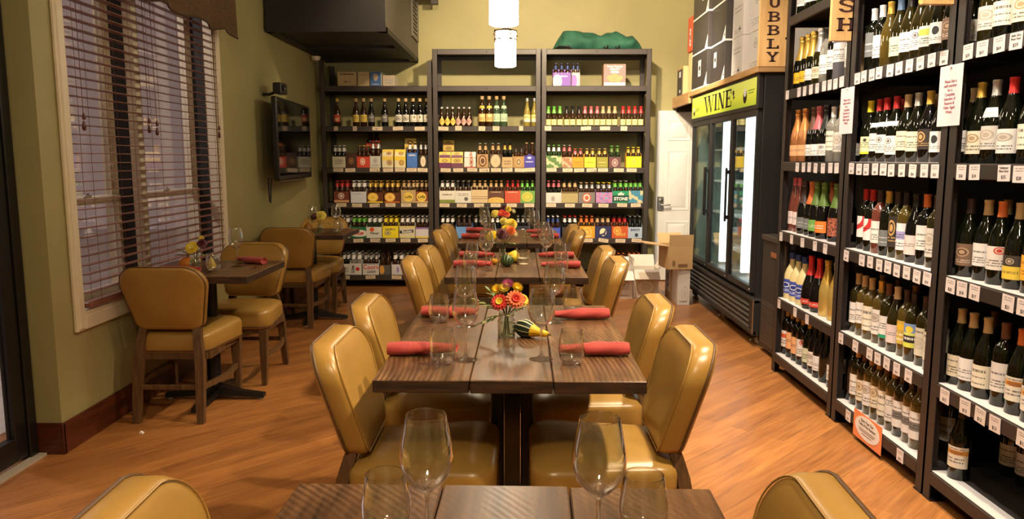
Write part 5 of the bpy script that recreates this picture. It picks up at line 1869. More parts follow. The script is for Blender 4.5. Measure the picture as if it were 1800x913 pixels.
def wolf(t, w, h):
    m = M(); m.prism([(.036 * math.cos(2 * PI * k / 30), h * .5 + .042 * math.sin(2 * PI * k / 30)) for k in range(30)], -.0014, -.0004, 'y'); m.build('moon_print', plain((.82, .70, .42), .5, name='moon_print'), t, 0)
    P = [(-.040, .018), (-.034, .022), (-.030, .038), (-.022, .047), (-.004, .050), (.008, .056), (.016, .066), (.020, .078), (.026, .084), (.036, .092), (.034, .084), (.040, .080), (.033, .074), (.030, .060), (.024, .046), (.026, .030), (.030, .020), (.022, .020), (.016, .034), (-.006, .036), (-.014, .020), (-.022, .020), (-.018, .032), (-.028, .030)]
    m = M(); m.prism([(a - .002, b * h / .115 - .006) for a, b in P], -.0020, -.0014, 'y'); m.build('wolf_print', NV, t, 0)


SHIELD = (.5, .52, .24, .34)
# (rack, org, row, centre, width, carton height px, style, front material, side colour, words, options)
PK = [
 ('L', 'L1', 2, 105, 104, .115, 'open', art((.66, .60, .46), lines=((.3, .75, 3),)), (.60, .54, .40), 'cream carton of bottles', dict(bot=('dark', 'silver', 'white'))),
 ('L', 'L1', 2, 205, 88, .155, 'box', art((.060, .022, .012), emblem=(.5, .45, .24, .22, (.30, .16, .05), (.10, .04, .02))), (.05, .02, .012), 'closed dark brown beer box', dict(bot=None)),
 ('L', 'L1', 2, 303, 104, .115, 'open', art((.58, .06, .03), emblem=(.45, .55, .2, .32, (.80, .62, .50), (.62, .16, .10))), (.5, .05, .03), 'red carton with cream seal', dict(bot=('amber', 'gold', None))),
 ('L', 'L1', 2, 400, 84, .120, 'open', art((.58, .56, .52), lines=((.1, .3, 2),), emblem=(.5, .62, .22, .24, (.35, .32, .30), (.5, .48, .46))), (.5, .48, .44), 'grey-white carton with tall bottles', dict(bot=('amber', 'red', 'silver'), bz=1.2)),
 ('L', 'L1', 2, 500, 88, .190, 'wrap', art((.70, .62, .42), bands=((.62, 1, (.78, .56, .10)),), emblem=(.66, .44, .24, .26, (.28, .14, .07), (.62, .42, .2))), (.76, .56, .12), 'yellow sleeve of beer with round picture, left one', dict(bot=None)),
 ('L', 'L1', 2, 600, 88, .190, 'wrap', art((.72, .64, .42), bands=((.62, 1, (.80, .58, .06)),), emblem=(.64, .44, .26, .28, (.62, .40, .08), (.3, .16, .06))), (.80, .58, .08), 'bright yellow sleeve of beer, right one', dict(bot=None)),
 ('L', 'L1', 2, 698, 84, .155, 'open', art((.06, .16, .50), (.07, .18, .55), (.30, .12, .10), sc=2.5, lines=((.72, .95, 1),), ink=(.8, .8, .85)), (.06, .16, .48), 'blue carton with monk-brown picture', dict(bot=('amber', 'gold', 'white'), bz=1.15)),
 ('L', 'L1', 2, 806, 78, .130, 'open', art((.02, .018, .018), emblem=(.5, .5, .28, .44, (.66, .50, .34), (.75, .66, .52))), (.02, .018, .018), 'black carton with pale figure', dict(bot=('amber', 'dark', 'silver'), bz=1.15)),
 ('L', 'L2', 3, 128, 122, .118, 'open', art((.16, .035, .02), emblem=(.48, .62, .2, .28, (.70, .58, .48), (.18, .05, .03)), bands=((.05, .24, (.62, .34, .16)),)), (.16, .04, .02), 'red-brown carton with white circle', dict(bot=('amber', 'red', 'red'))),
 ('L', 'L2', 3, 265, 126, .118, 'open', art((.62, .62, .68), (.62, .62, .68), (.55, .30, .14), sc=1.8, lines=((.72, .86, 1),), ink=(.2, .22, .4)), (.6, .58, .6), 'white and blue carton with orange slice', dict(bot=('amber', 'white', 'white'))),
 ('L', 'L2', 3, 400, 126, .108, 'open', art((.12, .03, .012), emblem=(.36, .55, .34, .44, (.80, .48, .05), (.86, .66, .16)), bands=((0, .14, (.74, .52, .05)),)), (.30, .12, .02), 'dark carton with yellow crest, left one', dict(bot=('amber', 'gold', 'gold'))),
 ('L', 'L2', 3, 537, 126, .108, 'open', art((.10, .028, .012), emblem=(.36, .55, .34, .44, (.78, .42, .05), (.84, .60, .22)), bands=((0, .14, (.55, .12, .02)),)), (.28, .10, .02), 'dark carton with orange crest, right one', dict(bot=('amber', 'gold', 'gold'))),
 ('L', 'L2', 3, 668, 118, .135, 'open', art((.46, .32, .15), emblem=(.5, .46, .32, .36, (.80, .58, .10), (.70, .45, .06))), (.44, .30, .14), 'tan basket carton with yellow arch reading Leffe', dict(bot=('amber', 'tan', 'tan'), text=[('Leffe', .040, 0, .062, INK, .0006)])),
 ('L', 'L2', 3, 795, 114, .118, 'open', art((.22, .055, .025), emblem=(.5, .52, .34, .42, (.80, .58, .10), (.70, .45, .06)), bands=((0, .16, (.55, .35, .14)),)), (.20, .05, .02), 'brown carton with yellow arch reading Leffe', dict(bot=('amber', 'tan', 'tan'), text=[('Leffe', .040, 0, .062, INK, .0006)])),
 ('L', 'L2', 4, 135, 118, .108, 'open', art((.70, .68, .62), lines=((.3, .7, 2),)), (.66, .64, .6), 'white carton behind the corner chair', dict(bot=('amber', 'white', 'white'))),
 ('L', 'L2', 4, 268, 124, .118, 'open', art((.015, .17, .07), emblem=(.5, .42, .62, .32, (.76, .70, .60), None)), (.01, .15, .06), 'green carton reading PALM', dict(bot=('amber', 'white', 'lime'), text=[('PALM', .042, 0, .048, REDP, .0016)])),
 ('L', 'L2', 4, 393, 124, .118, 'open', art((.66, .64, .58), emblem=(.36, .76, .15, .2, (.70, .10, .02), None)), (.6, .58, .52), 'white lager carton with red seal', dict(bot=('green', 'silver', 'white'), text=[('Pilsner', .034, .005, .050, INK, .0006)])),
 ('L', 'L2', 4, 525, 126, .128, 'open', art((.84, .68, .02), emblem=(.32, .42, .20, .22, (.30, .26, .10), (.75, .66, .30))), (.82, .66, .02), 'bright yellow lager carton', dict(bot=('amber', 'yellow', 'yellow'), text=[('PACIFICO', .026, 0, .092, NV, .0006)])),
 ('L', 'L2', 4, 660, 126, .128, 'open', art((.64, .58, .42), bands=((.86, .96, (.70, .60, .10)), (.06, .14, (.70, .60, .10)))), (.6, .55, .4), 'cream carton with black name band reading Buckler', dict(bot=('amber', 'silver', 'white'), text=None, extra='buck')),
 ('L', 'L2', 4, 805, 108, .112, 'open', art((.60, .58, .60), bands=((.84, 1, (.28, .16, .42)), (0, .16, (.75, .55, .10)))), (.56, .54, .58), 'white carton with violet top band', dict(bot=('amber', 'white', 'silver'))),
 ('L', 'L2', 5, 163, 70, .118, 'open', art((.70, .68, .64), lines=((.2, .7, 3),)), (.66, .64, .6), 'white carton by the corner chair leg', dict(bot=('dark', 'silver', 'white'))),
 ('L', 'L2', 5, 245, 92, .122, 'open', art((.72, .70, .66)), (.66, .64, .6), 'white carton reading Lite sideways', dict(bot=('clear', 'white', 'white'), text=None, extra='lite')),
 ('L', 'L2', 5, 367, 130, .122, 'open', art((.66, .64, .62), emblem=(.5, .66, .0001, .0001, WHT, None), bands=((.88, 1, (.40, .40, .44)),)), (.55, .55, .56), 'silver-white carton reading Coors Light', dict(bot=('amber', 'silver', 'silver'), text=[('Coors', .064, 0, .082, REDP, .0012), ('LIGHT', .034, .008, .032, INK, .0008)])),
 ('L', 'L2', 5, 483, 88, .105, 'open', art((.10, .09, .08), emblem=(.2, .5, .22, .45, (.70, .34, .06), None)), (.09, .08, .07), 'dark carton with orange bottle picture', dict(bot=('amber', 'dark', None))),
 ('L', 'L2', 5, 585, 100, .112, 'open', art((.60, .58, .62), emblem=(.5, .5, .1, .3, (.3, .2, .5), None)), (.56, .54, .58), 'pale carton beside the near chair back', dict(bot=('amber', 'silver', 'white'))),
 ('L', 'L2', 5, 700, 110, .112, 'open', art((.10, .14, .30), lines=((.3, .6, 1),), ink=(.7, .7, .7)), (.1, .13, .28), 'blue carton hidden by the chair backs', dict(bot=('amber', 'silver', None))),
 ('C', 'C1', 2, 105, 86, .165, 'wrap', art((.70, .56, .10), bands=((0, .50, (.14, .03, .10)),), emblem=(.5, .72, .3, .2, (.62, .46, .12), (.3, .2, .05))), (.70, .58, .14), 'yellow and plum beer sleeve, first one', dict(bot=None)),
 ('C', 'C1', 2, 197, 86, .165, 'wrap', art((.66, .54, .14), bands=((0, .46, (.16, .05, .10)),), emblem=(.5, .70, .3, .2, (.30, .20, .06), (.6, .45, .12))), (.70, .58, .14), 'yellow and plum beer sleeve, second one', dict(bot=None)),
 ('C', 'C1', 2, 293, 84, .165, 'wrap', art((.72, .70, .68), emblem=(.62, .55, .16, .5, (.34, .08, .03), (.6, .5, .4)), bands=((.0, .1, (.5, .1, .08)),)), (.72, .70, .68), 'white beer sleeve with red bottle picture', dict(bot=None)),
 ('C', 'C1', 2, 385, 82, .140, 'open', art((.46, .28, .12), emblem=(.5, .5, .36, .44, (.12, .05, .03), (.56, .36, .18))), (.44, .27, .12), 'tan carton with dark oval portrait', dict(bot=('amber', 'silver', 'tan'), bz=1.1)),
 ('C', 'C1', 2, 480, 82, .140, 'open', art((.10, .06, .04), emblem=(.5, .5, .44, .48, (.60, .44, .26), (.66, .52, .36))), (.1, .06, .04), 'dark carton with pale oval', dict(bot=('amber', 'silver', 'tan'), bz=1.1)),
 ('C', 'C1', 2, 567, 78, .110, 'open', art((.52, .36, .18), lines=((.25, .7, 2),)), (.5, .34, .17), 'plain tan carton of dark bottles', dict(bot=('black', 'black', 'gold'), bz=1.12)),
 ('C', 'C1', 2, 650, 80, .118, 'open', art((.42, .24, .09), emblem=(.5, .5, .26, .34, (.58, .40, .20), (.10, .05, .03))), (.4, .23, .09), 'brown carton with square emblem', dict(bot=('amber', 'black', 'dark'), bz=.98)),
 ('C', 'C1', 2, 738, 84, .150, 'pointed', art((.06, .05, .34), lines=((.42, .62, 1),), emblem=(.5, .88, .18, .1, (.75, .74, .8), None), ink=(.8, .8, .85)), (.05, .04, .26), 'blue carton with pointed top', dict(bot=('amber', 'tan', None), bz=1.12)),
 ('C', 'C2', 3, 127, 124, .128, 'open', art((.70, .68, .60), bands=((0, .26, (.22, .26, .06)),), lines=((.55, .8, 1),)), (.66, .64, .56), 'white carton with green grass print', dict(bot=('amber', 'silver', 'white'))),
 ('C', 'C2', 3, 262, 132, .128, 'open', art((.68, .66, .60), emblem=(.68, .32, .12, .16, (.06, .07, .06), (.2, .2, .16)), lines=((.55, .8, 2),)), (.64, .62, .56), 'white carton with two round prints', dict(bot=('amber', 'silver', 'black'))),
 ('C', 'C2', 3, 400, 132, .138, 'open', art((.62, .48, .28), bands=((.3, .48, (.20, .06, .03)), (.34, .44, (.66, .54, .34)))), (.6, .46, .27), 'buff carton with brown ribbon', dict(bot=('amber', 'tan', 'tan'))),
 ('C', 'C2', 3, 533, 126, .128, 'open', art((.12, .05, .03), emblem=(.5, .1, .6, .36, (.72, .46, .12), (.66, .4, .1)), lines=((.82, .95, 1),), ink=(.8, .7, .5)), (.12, .05, .03), 'plum-brown carton with gold hill', dict(bot=('amber', 'gold', 'tan'))),
 ('C', 'C2', 3, 667, 126, .128, 'open', art((.50, .08, .04), (.52, .09, .04), (.62, .36, .20), sc=3.2, lines=((.82, .94, 1),), ink=(.85, .75, .5)), (.45, .07, .04), 'red carton with faces', dict(bot=('amber', 'red', 'red'))),
 ('C', 'C2', 3, 800, 124, .128, 'open', art((.16, .34, .08), emblem=(.5, .5, .36, .40, (.58, .50, .08), (.40, .44, .08))), (.15, .32, .08), 'green carton with yellow hops', dict(bot=('green', 'green', 'lime'))),
 ('C', 'C2', 4, 135, 120, .105, 'open', art((.06, .05, .05), lines=((.3, .6, 2),), ink=(.8, .8, .8)), (.05, .05, .05), 'black carton behind the chair backs', dict(bot=('black', 'silver', 'white'))),
 ('C', 'C2', 4, 275, 130, .120, 'open', art((.12, .28, .62), (.14, .30, .64), (.62, .10, .12), sc=2.0), (.12, .26, .56), 'sky-blue carton with red mesa picture', dict(bot=('amber', 'silver', 'dark'))),
 ('C', 'C2', 4, 410, 120, .110, 'open', art((.03, .03, .035), lines=((.4, .7, 1),), ink=(.8, .8, .8)), (.03, .03, .03), 'black carton behind the wine glasses', dict(bot=('black', 'silver', 'silver'))),
 ('C', 'C2', 4, 545, 120, .105, 'open', art((.03, .03, .03)), (.03, .03, .03), 'black carton reading SPOT behind the flowers', dict(bot=('black', 'silver', 'white'), text=[('SPOT', .052, 0, .05, WHP, .001)])),
 ('C', 'C2', 4, 750, 120, .130, 'open', art((.03, .03, .05), emblem=(.5, .15, .3, .62, (.74, .72, .68), None)), (.03, .03, .05), 'black carton with white figure', dict(bot=('black', 'silver', 'silver'))),
 ('R', 'R1', 2, 115, 112, .125, 'open', art((.10, .20, .06), (.60, .52, .30), (.06, .14, .05), sc=2.4), (.10, .2, .07), 'green carton with pale river picture', dict(bot=('green', 'lime', 'white'), bz=1.02)),
 ('R', 'R1', 2, 212, 78, .110, 'open', art((.36, .18, .09), (.55, .40, .24), (.30, .13, .06), sc=2.2), (.34, .17, .08), 'russet carton with pale picture', dict(bot=('amber', 'silver', 'pink'), bz=1.02)),
 ('R', 'R1', 2, 297, 80, .110, 'open', art((.82, .30, .02), lines=((.4, .6, 1), (.2, .32, 1)), ink=(.3, .06, .02)), (.8, .3, .03), 'orange carton', dict(bot=('amber', 'orange', 'pink'), bz=.85)),
 ('R', 'R1', 2, 385, 84, .110, 'open', art((.82, .60, .05), lines=((.38, .6, 1),), ink=(.35, .2, .02)), (.8, .58, .05), 'golden yellow carton', dict(bot=('amber', 'tan', 'gold'), bz=.85)),
 ('R', 'R1', 2, 475, 82, .110, 'open', art((.30, .27, .04), lines=((.38, .6, 1), (.15, .25, 1)), ink=(.65, .6, .2)), (.28, .25, .04), 'olive carton', dict(bot=('amber', 'tan', 'gold'), bz=.85)),
 ('R', 'R1', 2, 567, 86, .112, 'open', art((.14, .06, .06), emblem=(.5, .45, .26, .36, (.52, .36, .32), (.2, .08, .08))), (.14, .06, .06), 'maroon carton with pale flower', dict(bot=('green', 'lime', 'green'), bz=.98)),
 ('R', 'R1', 2, 705, 112, .118, 'open', art((.84, .62, .02), emblem=(.5, .55, .16, .26, (.80, .46, .02), (.86, .70, .15))), (.82, .44, .03), 'bright yellow carton with orange side', dict(bot=('amber', 'yellow', 'gold'), bz=.92)),
 ('R', 'R2', 3, 117, 124, .108, 'open', art((.66, .58, .54), emblem=(.45, .4, .12, .26, (.22, .20, .18), (.6, .52, .48))), (.5, .35, .36), 'pinkish-white carton with small figure', dict(bot=('dark', 'pink', 'pink'))),
 ('R', 'R2', 3, 257, 132, .118, 'open', art((.42, .34, .16), (.40, .32, .15), (.62, .54, .38), sc=1.5, bands=((.84, 1, (.16, .12, .05)),)), (.3, .24, .12), 'tan carton with leaping fish', dict(bot=('amber', 'black', 'tan'))),
 ('R', 'R2', 3, 397, 134, .112, 'open', art((.20, .18, .17), emblem=(.5, .48, .26, .46, (.55, .12, .06), (.72, .66, .60))), (.18, .16, .15), 'grey carton with red-faced emblem', dict(bot=('amber', 'tan', 'silver'), bz=.92)),
 ('R', 'R2', 3, 537, 132, .112, 'open', art((.26, .20, .50), (.55, .22, .40), (.20, .38, .58), (.50, .56, .14), sc=3.4), (.25, .2, .45), 'violet carton with multicolour art', dict(bot=('amber', 'yellow', 'silver'), bz=.92)),
 ('R', 'R2', 3, 672, 132, .128, 'open', art((.02, .26, .12), bands=((.10, .62, (.01, .05, .03)),)), (.01, .24, .11), 'green carton reading STONE', dict(bot=('amber', 'silver', 'lime'), text=[('STONE', .046, 0, .042, WHP, .0016)], extra='stone')),
 ('R', 'R2', 3, 803, 114, .130, 'open', art((.06, .24, .36), (.60, .52, .30), (.10, .45, .40), sc=2.0), (.05, .30, .22), 'teal carton with mountain art', dict(bot=('amber', 'black', 'lime'))),
 ('R', 'R2', 4, 115, 116, .110, 'open', art((.05, .09, .48), emblem=(.55, .45, .18, .26, (.70, .66, .5), None)), (.04, .08, .42), 'blue carton behind the wine glasses', dict(bot=('amber', 'white', 'navy'))),
 ('R', 'R2', 4, 262, 124, .118, 'open', art((.05, .045, .05), emblem=(.7, .5, .26, .4, (.42, .42, .42), (.1, .1, .1))), (.05, .045, .05), 'black carton behind the chair', dict(bot=('black', 'brightred', 'white'))),
 ('R', 'R2', 4, 397, 130, .128, 'open', art((.76, .34, .03), emblem=(.5, .5, .32, .40, (.82, .52, .12), (.74, .30, .04)), lines=((.06, .22, 1),), ink=(.9, .8, .5)), (.74, .32, .03), 'orange carton with wheat emblem', dict(bot=('amber', 'orange', 'orange'))),
 ('R', 'R2', 4, 528, 128, .128, 'open', art((.03, .035, .12)), (.03, .035, .11), 'navy carton with howling wolf and moon', dict(bot=('amber', 'black', 'tan'), extra='wolf')),
 ('R', 'R2', 4, 663, 130, .128, 'open', art((.56, .10, .03), emblem=(.34, .62, .24, .34, (.80, .44, .08), (.60, .16, .04))), (.52, .09, .03), 'red-orange carton reading EXILE', dict(bot=('amber', 'black', 'red'), text=[('EXILE', .040, .012, .038, GLDP, .001)])),
 ('R', 'R2', 4, 795, 114, .118, 'open', art((.40, .48, .60), emblem=(.6, .28, .12, .18, (.03, .04, .06), None)), (.36, .44, .55), "light blue carton reading BARD'S", dict(bot=('dark', 'silver', 'black'), text=[("BARD'S", .030, 0, .088, NV, .001)])),
 ('R', 'R2', 5, 520, 112, .105, 'open', art((.04, .05, .16), lines=((.3, .6, 1),), ink=(.8, .8, .8)), (.03, .04, .14), 'navy carton beside the chair', dict(bot=('black', 'orange', 'orange'))),
 ('R', 'R2', 5, 655, 112, .105, 'open', art((.04, .05, .20), lines=((.55, .85, 1),), ink=(.85, .85, .85)), (.03, .04, .18), 'navy carton of orange-necked bottles, left one', dict(bot=('black', 'orange', 'orange'))),
 ('R', 'R2', 5, 815, 112, .105, 'open', art((.03, .04, .18), emblem=(.5, .72, .1, .14, (.75, .72, .7), None), lines=((.3, .6, 1),), ink=(.85, .85, .85)), (.03, .04, .16), 'navy carton of orange-necked bottles, right one', dict(bot=('black', 'orange', 'orange'))),
]
BN = ['top', 'second', 'third', 'fourth', 'fifth', 'bottom']
def ex_buck(t, w, h):
    m = M(); m.box(-w * .44, -.0012, h * .42, w * .44, -.0004, h * .66, xf=Matrix.Translation((0, 0, 0)) @ Matrix.Rotation(math.radians(-5), 4, 'Y')); m.build('name_band', INK, t, 0)
    o = put('lettering', text_mesh('Buckler', .036, WHP, .0004, bold=.0008), t, (0, -.0018, h * .54)); o.rotation_euler = (0, math.radians(-5), 0)
def ex_lite(t, w, h):
    o = put('lettering', text_mesh('Lite', .050, INK, .0004, bold=.0012), t, (-w * .26, -.0012, h * .5)); o.rotation_euler = (0, -PI / 2, 0)
    m = M(); m.prism([(w * .16 + .021 * math.cos(2 * PI * k / 20), h * .5 + .021 * math.sin(2 * PI * k / 20)) for k in range(20)], -.0012, -.0004, 'y'); m.build('red_seal', REDP, t, 0)
def ex_stone(t, w, h):
    m = M()
    m.prism([(-.03, h * .60), (-.034, h * .82), (-.016, h * .76), (-.012, h * .92), (0, h * .84), (.012, h * .92), (.016, h * .76), (.034, h * .82), (.03, h * .60), (.012, h * .66), (0, h * .60), (-.012, h * .66)], -.0012, -.0004, 'y')
    m.build('crest_print', plain((.60, .66, .58), .5, name='pale_print'), t, 0)
EXTRA = {'buck': ex_buck, 'lite': ex_lite, 'stone': ex_stone, 'wolf': wolf, None: None}
GP = 'beer cartons at the front of the beer racks'
LIM = {'L': (-2.02, -.96), 'C': (-.845, .172), 'R': (.287, 1.316)}
for rk in 'LCR':
    for row in (2, 3, 4, 5):
        items = [p for p in PK if p[0] == rk and p[2] == row]
        last = LIM[rk][0]
        for (r_, org, row, uc, uw, h, style, front, sc_, words, opt) in items:
            w = bx(755 + uw / ORG[org][2], ROWV[row]) - bx(755, ROWV[row])
            x = px(org, uc, row)
            x = max(x, last + w / 2 + .002)
            x = min(x, LIM[rk][1] - w / 2)
            last = x + w / 2
            o = dict(opt)
            bot = o.pop('bot')
            ex = EXTRA[o.pop('extra', None)]
            z = BROW[row] + .0005
            t = pack(x, BY0 + .020 + rnd.uniform(0, .006), z, w, h, style, front, sidec(sc_), f'{words}, {BN[row]} shelf, {BK[rk]}', GP, bot, extra=ex, **o)
            if row >= 3 and bot:
                pack(x + rnd.uniform(-.002, .002), BY0 + .185, z, w, h, style, front, sidec(sc_), f'second-row carton behind the {words}', 'second-row beer cartons', bot, bz=o.get('bz'))

# stacked behind, higher up
pack(px('L1', 355, 2), BY0 + .20, BROW[2] + .0005, .135, .115, 'open', art((.42, .05, .03)), sidec((.40, .05, .03)), 'red carton at the back under another red carton, left beer rack', GP, ('amber', 'red', None), bz=.5)
pack(px('L1', 355, 2), BY0 + .20, BROW[2] + .150, .135, .115, 'open', art((.50, .06, .03), lines=((.3, .6, 1),)), sidec((.46, .06, .03)), 'raised red carton at the back of the left beer rack third shelf', GP, ('amber', 'dark', None))
pack(px('L1', 665, 2), BY0 + .20, BROW[2] + .0005, .118, .145, 'box', art((.66, .46, .10)), sidec((.6, .42, .1)), 'tan box at the back supporting a yellow sleeve, left beer rack', GP, None)
pack(px('L1', 665, 2), BY0 + .20, BROW[2] + .1465, .118, .165, 'wrap', art((.62, .50, .24), bands=((.6, 1, (.66, .46, .08)),), emblem=(.5, .4, .28, .26, (.30, .16, .07), None)), sidec((.66, .48, .12)), 'raised yellow sleeve of beer at the back of the left beer rack', GP, None)
pack(px('C1', 125, 2), BY0 + .20, BROW[2] + .0005, .118, .145, 'box', art((.60, .44, .10)), sidec((.6, .42, .1)), 'tan box at the back supporting a yellow sleeve, middle beer rack', GP, None)
pack(px('C1', 125, 2), BY0 + .20, BROW[2] + .1465, .118, .145, 'wrap', art((.60, .44, .10), bands=((0, .4, (.20, .10, .04)),), emblem=(.5, .66, .3, .22, (.32, .22, .06), None)), sidec((.56, .40, .10)), 'raised yellow and brown sleeve at the back of the middle beer rack', GP, None)

# single bottles on the second shelf
GS = 'bottles on the second shelf of the beer racks'
L['redold'] = label_mat((.55, .07, .03), lines=((.4, .6, 1),), ink=(.85, .7, .5), emblem=(.5, .3, .3, .18, (.7, .4, .2), None))
L['mustard'] = label_mat((.80, .58, .10), emblem=(.5, .62, .34, .25, (.72, .50, .08), (.4, .25, .05)), lines=((.15, .35, 1),))
L['slate'] = label_mat((.16, .14, .14), lines=((.5, .75, 1),), ink=(.75, .72, .66))
L['whitecircle'] = label_mat((.70, .66, .58), emblem=(.5, .5, .34, .34, (.18, .15, .12), (.70, .66, .58)))
L['whitefig'] = label_mat((.70, .64, .54), emblem=(.6, .66, .12, .2, (.25, .20, .16), None), lines=((.12, .3, 2),))
L['diamond_y'] = label_mat((.76, .52, .10), lines=((.4, .6, 1),))
L['diamond_p'] = label_mat((.66, .36, .32), lines=((.4, .6, 1),))
L['ambercream'] = label_mat((.74, .48, .16), lines=((.2, .55, 2),), emblem=(.5, .75, .3, .16, (.82, .64, .3), None))
L['mintlab'] = label_mat((.56, .72, .52), lines=((.2, .55, 2),), emblem=(.5, .75, .3, .16, (.4, .6, .4), None))
L['lemonlab'] = label_mat((.80, .70, .26), bands=((0, .35, (.78, .76, .68)),), lines=((.5, .8, 1),))
L['pale'] = label_mat((.76, .68, .30), lines=((.5, .62, 1),), emblem=(.5, .58, .07, .1, (.12, .08, .04), None))
def diamond_label(me_key, mat):
    k = ('diamond', mat.name)
    if k in _bm: return _bm[k]
    m = M()
    n = 8
    rr = SHAPES['stubby'][0]
    v, f, uv = [], [], {}
    P = []
    for i in range(9):
        q = i / 8
        z = .010 + .085 * q
        wd = (1 - abs(2 * q - .9) / 1.1) * 1.15
        wd = max(.12, wd)
        r = next((ra + (rb - ra) * (z - za) / (zb - za) for (ra, za), (rb, zb) in zip(rr[1:], rr[2:]) if za <= z <= zb)) + .0012
        P.append([(r * math.cos(-PI / 2 + wd * (2 * j / n - 1)), r * math.sin(-PI / 2 + wd * (2 * j / n - 1)), z) for j in range(n + 1)])
    v = [p for row in P for p in row]
    for i in range(8):
        for j in range(n):
            a = i * (n + 1) + j
            uv[len(f)] = [(j / n, i / 8), ((j + 1) / n, i / 8), ((j + 1) / n, (i + 1) / 8), (j / n, (i + 1) / 8)]
            f.append((a, a + 1, a + n + 2, a + n + 1))
    m.add(v, f, 0, uv)
    _bm[k] = m.mesh('diamond_label', mat, 0)
    return _bm[k]
SB = [('L', 'L1', 83, 'belgian', 'amber', 'gold', 'redold', 'red-labelled'), ('L', 'L1', 237, 'belgian', 'amber', 'tan', 'mustard', 'yellow-labelled'), ('L', 'L1', 298, 'belgian', 'amber', 'tan', 'mustard', 'yellow-labelled'), ('L', 'L1', 360, 'belgian', 'black', 'tan', 'slate', 'grey-labelled'), ('L', 'L1', 470, 'belgian', 'black', 'tan', 'slate', 'grey-labelled'),
      ('L', 'L1', 583, 'belgian', 'black', 'tan', 'whitecircle', 'white circle-labelled'), ('L', 'L1', 642, 'belgian', 'black', 'tan', 'whitecircle', 'white circle-labelled'), ('L', 'L1', 702, 'belgian', 'black', 'tan', 'whitefig', 'white-labelled'), ('L', 'L1', 757, 'belgian', 'black', 'tan', 'whitefig', 'white-labelled'), ('L', 'L1', 812, 'belgian', 'black', 'tan', 'whitefig', 'white-labelled')]
for u, lb in ((82, 'y'), (122, 'y'), (162, 'y'), (207, 'p'), (245, 'p'), (285, 'p')): SB.append(('C', 'C1', u, 'stubby', 'amber', 'silver', lb, 'yellow diamond-labelled' if lb == 'y' else 'pink diamond-labelled'))
for u, gl, lb, wd in ((380, 'amber', 'ambercream', 'tall amber-labelled'), (432, 'amber', 'ambercream', 'tall amber-labelled'), (487, 'mint', 'mintlab', 'tall mint-labelled'), (540, 'mint', 'mintlab', 'tall mint-labelled'), (712, 'lemon', 'lemonlab', 'clear yellow-filled'), (766, 'lemon', 'lemonlab', 'clear yellow-filled')): SB.append(('C', 'C1', u, 'belgian', gl, 'tan' if gl != 'lemon' else 'silver', lb, wd))
for i, u in enumerate((80, 122, 165, 215, 260, 307, 350, 395, 440, 483, 527, 570, 630, 673, 718, 762)):
    fo = ('lime',) * 3 + ('black',) * 3 + ('pink',) * 3 + ('tan',) * 3 + ('brightred',) * 4
    SB.append(('R', 'R1', u, 'cork', 'amber', fo[i], 'pale', FW.get(fo[i], fo[i]) + '-foiled small'))
cnt = {}
for rk, org, u, sh, gl, fo, lb, wd in SB:
    cnt[rk] = cnt.get(rk, 0) + 1
    lab = f'{wd} beer bottle, {ORD[cnt[rk] - 1] if cnt[rk] <= 13 else ["fourteenth", "fifteenth", "sixteenth"][cnt[rk] - 14]} from left, second shelf, {BK[rk]}'
    o = bottle(sh, gl, fo, lb if sh != 'stubby' else None, px(org, u, 1), BY0 + .072, BROW[1] + .0004, rnd.uniform(-.2, .2), lab, GS, name='beer_bottle', neck=('mustard' if lb == 'ambercream' else 'mintlab', .172, .198, 1.2) if lb in ('ambercream', 'mintlab') else None, scale=1.08 if wd.startswith('tall') else 1.0)
    if sh == 'stubby': put('diamond_label', diamond_label(lb, L['diamond_' + lb]), o)

# boxes on the top shelves
Zt = BROW[0] + .0005
TB = art((.56, .40, .20), lines=((.62, .86, 1), (.1, .5, 3)), ink=(.25, .14, .06))
def bigbox(x, y, z, w, d, h, front, side, label, text=None, group=None, rz=0.0, cat='box', name='cardboard_box', extra=None):
    t = thing(name, label, cat, (x, y, z), rz, group)
    m = M(); m.box(-w / 2, 0, 0, w / 2, d, h, 1, c=.003)
    m.quad([(-w / 2 + .002, -.0006, .002), (w / 2 - .002, -.0006, .002), (w / 2 - .002, -.0006, h - .002), (-w / 2 + .002, -.0006, h - .002)], 0)
    m.build('carton', [front, side], t, 0)
    m = M(); m.box(-w / 2 + .004, d / 2 - .025, h - .0005, w / 2 - .004, d / 2 + .025, h + .0006); m.build('packing_tape', plain((.50, .36, .18), .3, name='packing_tape'), t, 0)
    if text:
        for (body, size, tx, tz, col, bold) in text: put('lettering', text_mesh(body, size, col, .0005, bold=bold), t, (tx, -.0016, tz))
    if extra: extra(t)
    return t
GT = 'boxes on the top shelf of the left beer rack'
bigbox(-1.800, BY0 + .06, Zt, .200, .25, .150, art((.56, .40, .20)), plain((.5, .35, .17), .7, name='tan_box'), 'tan beer case with black lettering, leftmost on the top shelf', [('St. Bernardus', .026, 0, .125, INK, .0006), ('ABT 12', .022, 0, .045, INK, .0006)], GT)
bigbox(-1.628, BY0 + .06, Zt, .122, .25, .150, art((.58, .43, .23), lines=((.7, .88, 1), (.12, .22, 1)), ink=(.4, .25, .12)), plain((.52, .37, .19), .7, name='tan_box'), 'plain tan beer case beside the blue case on the top shelf', None, GT)
def chalice(t):
    m = M(); m.prism([(-.022, .128), (.022, .128), (.026, .085), (.010, .062), (.008, .055), (-.008, .055), (-.010, .062), (-.026, .085)], -.0014, -.0006, 'y'); m.build('chalice_print', plain((.62, .45, .30), .5, name='chalice_print'), t, 0)
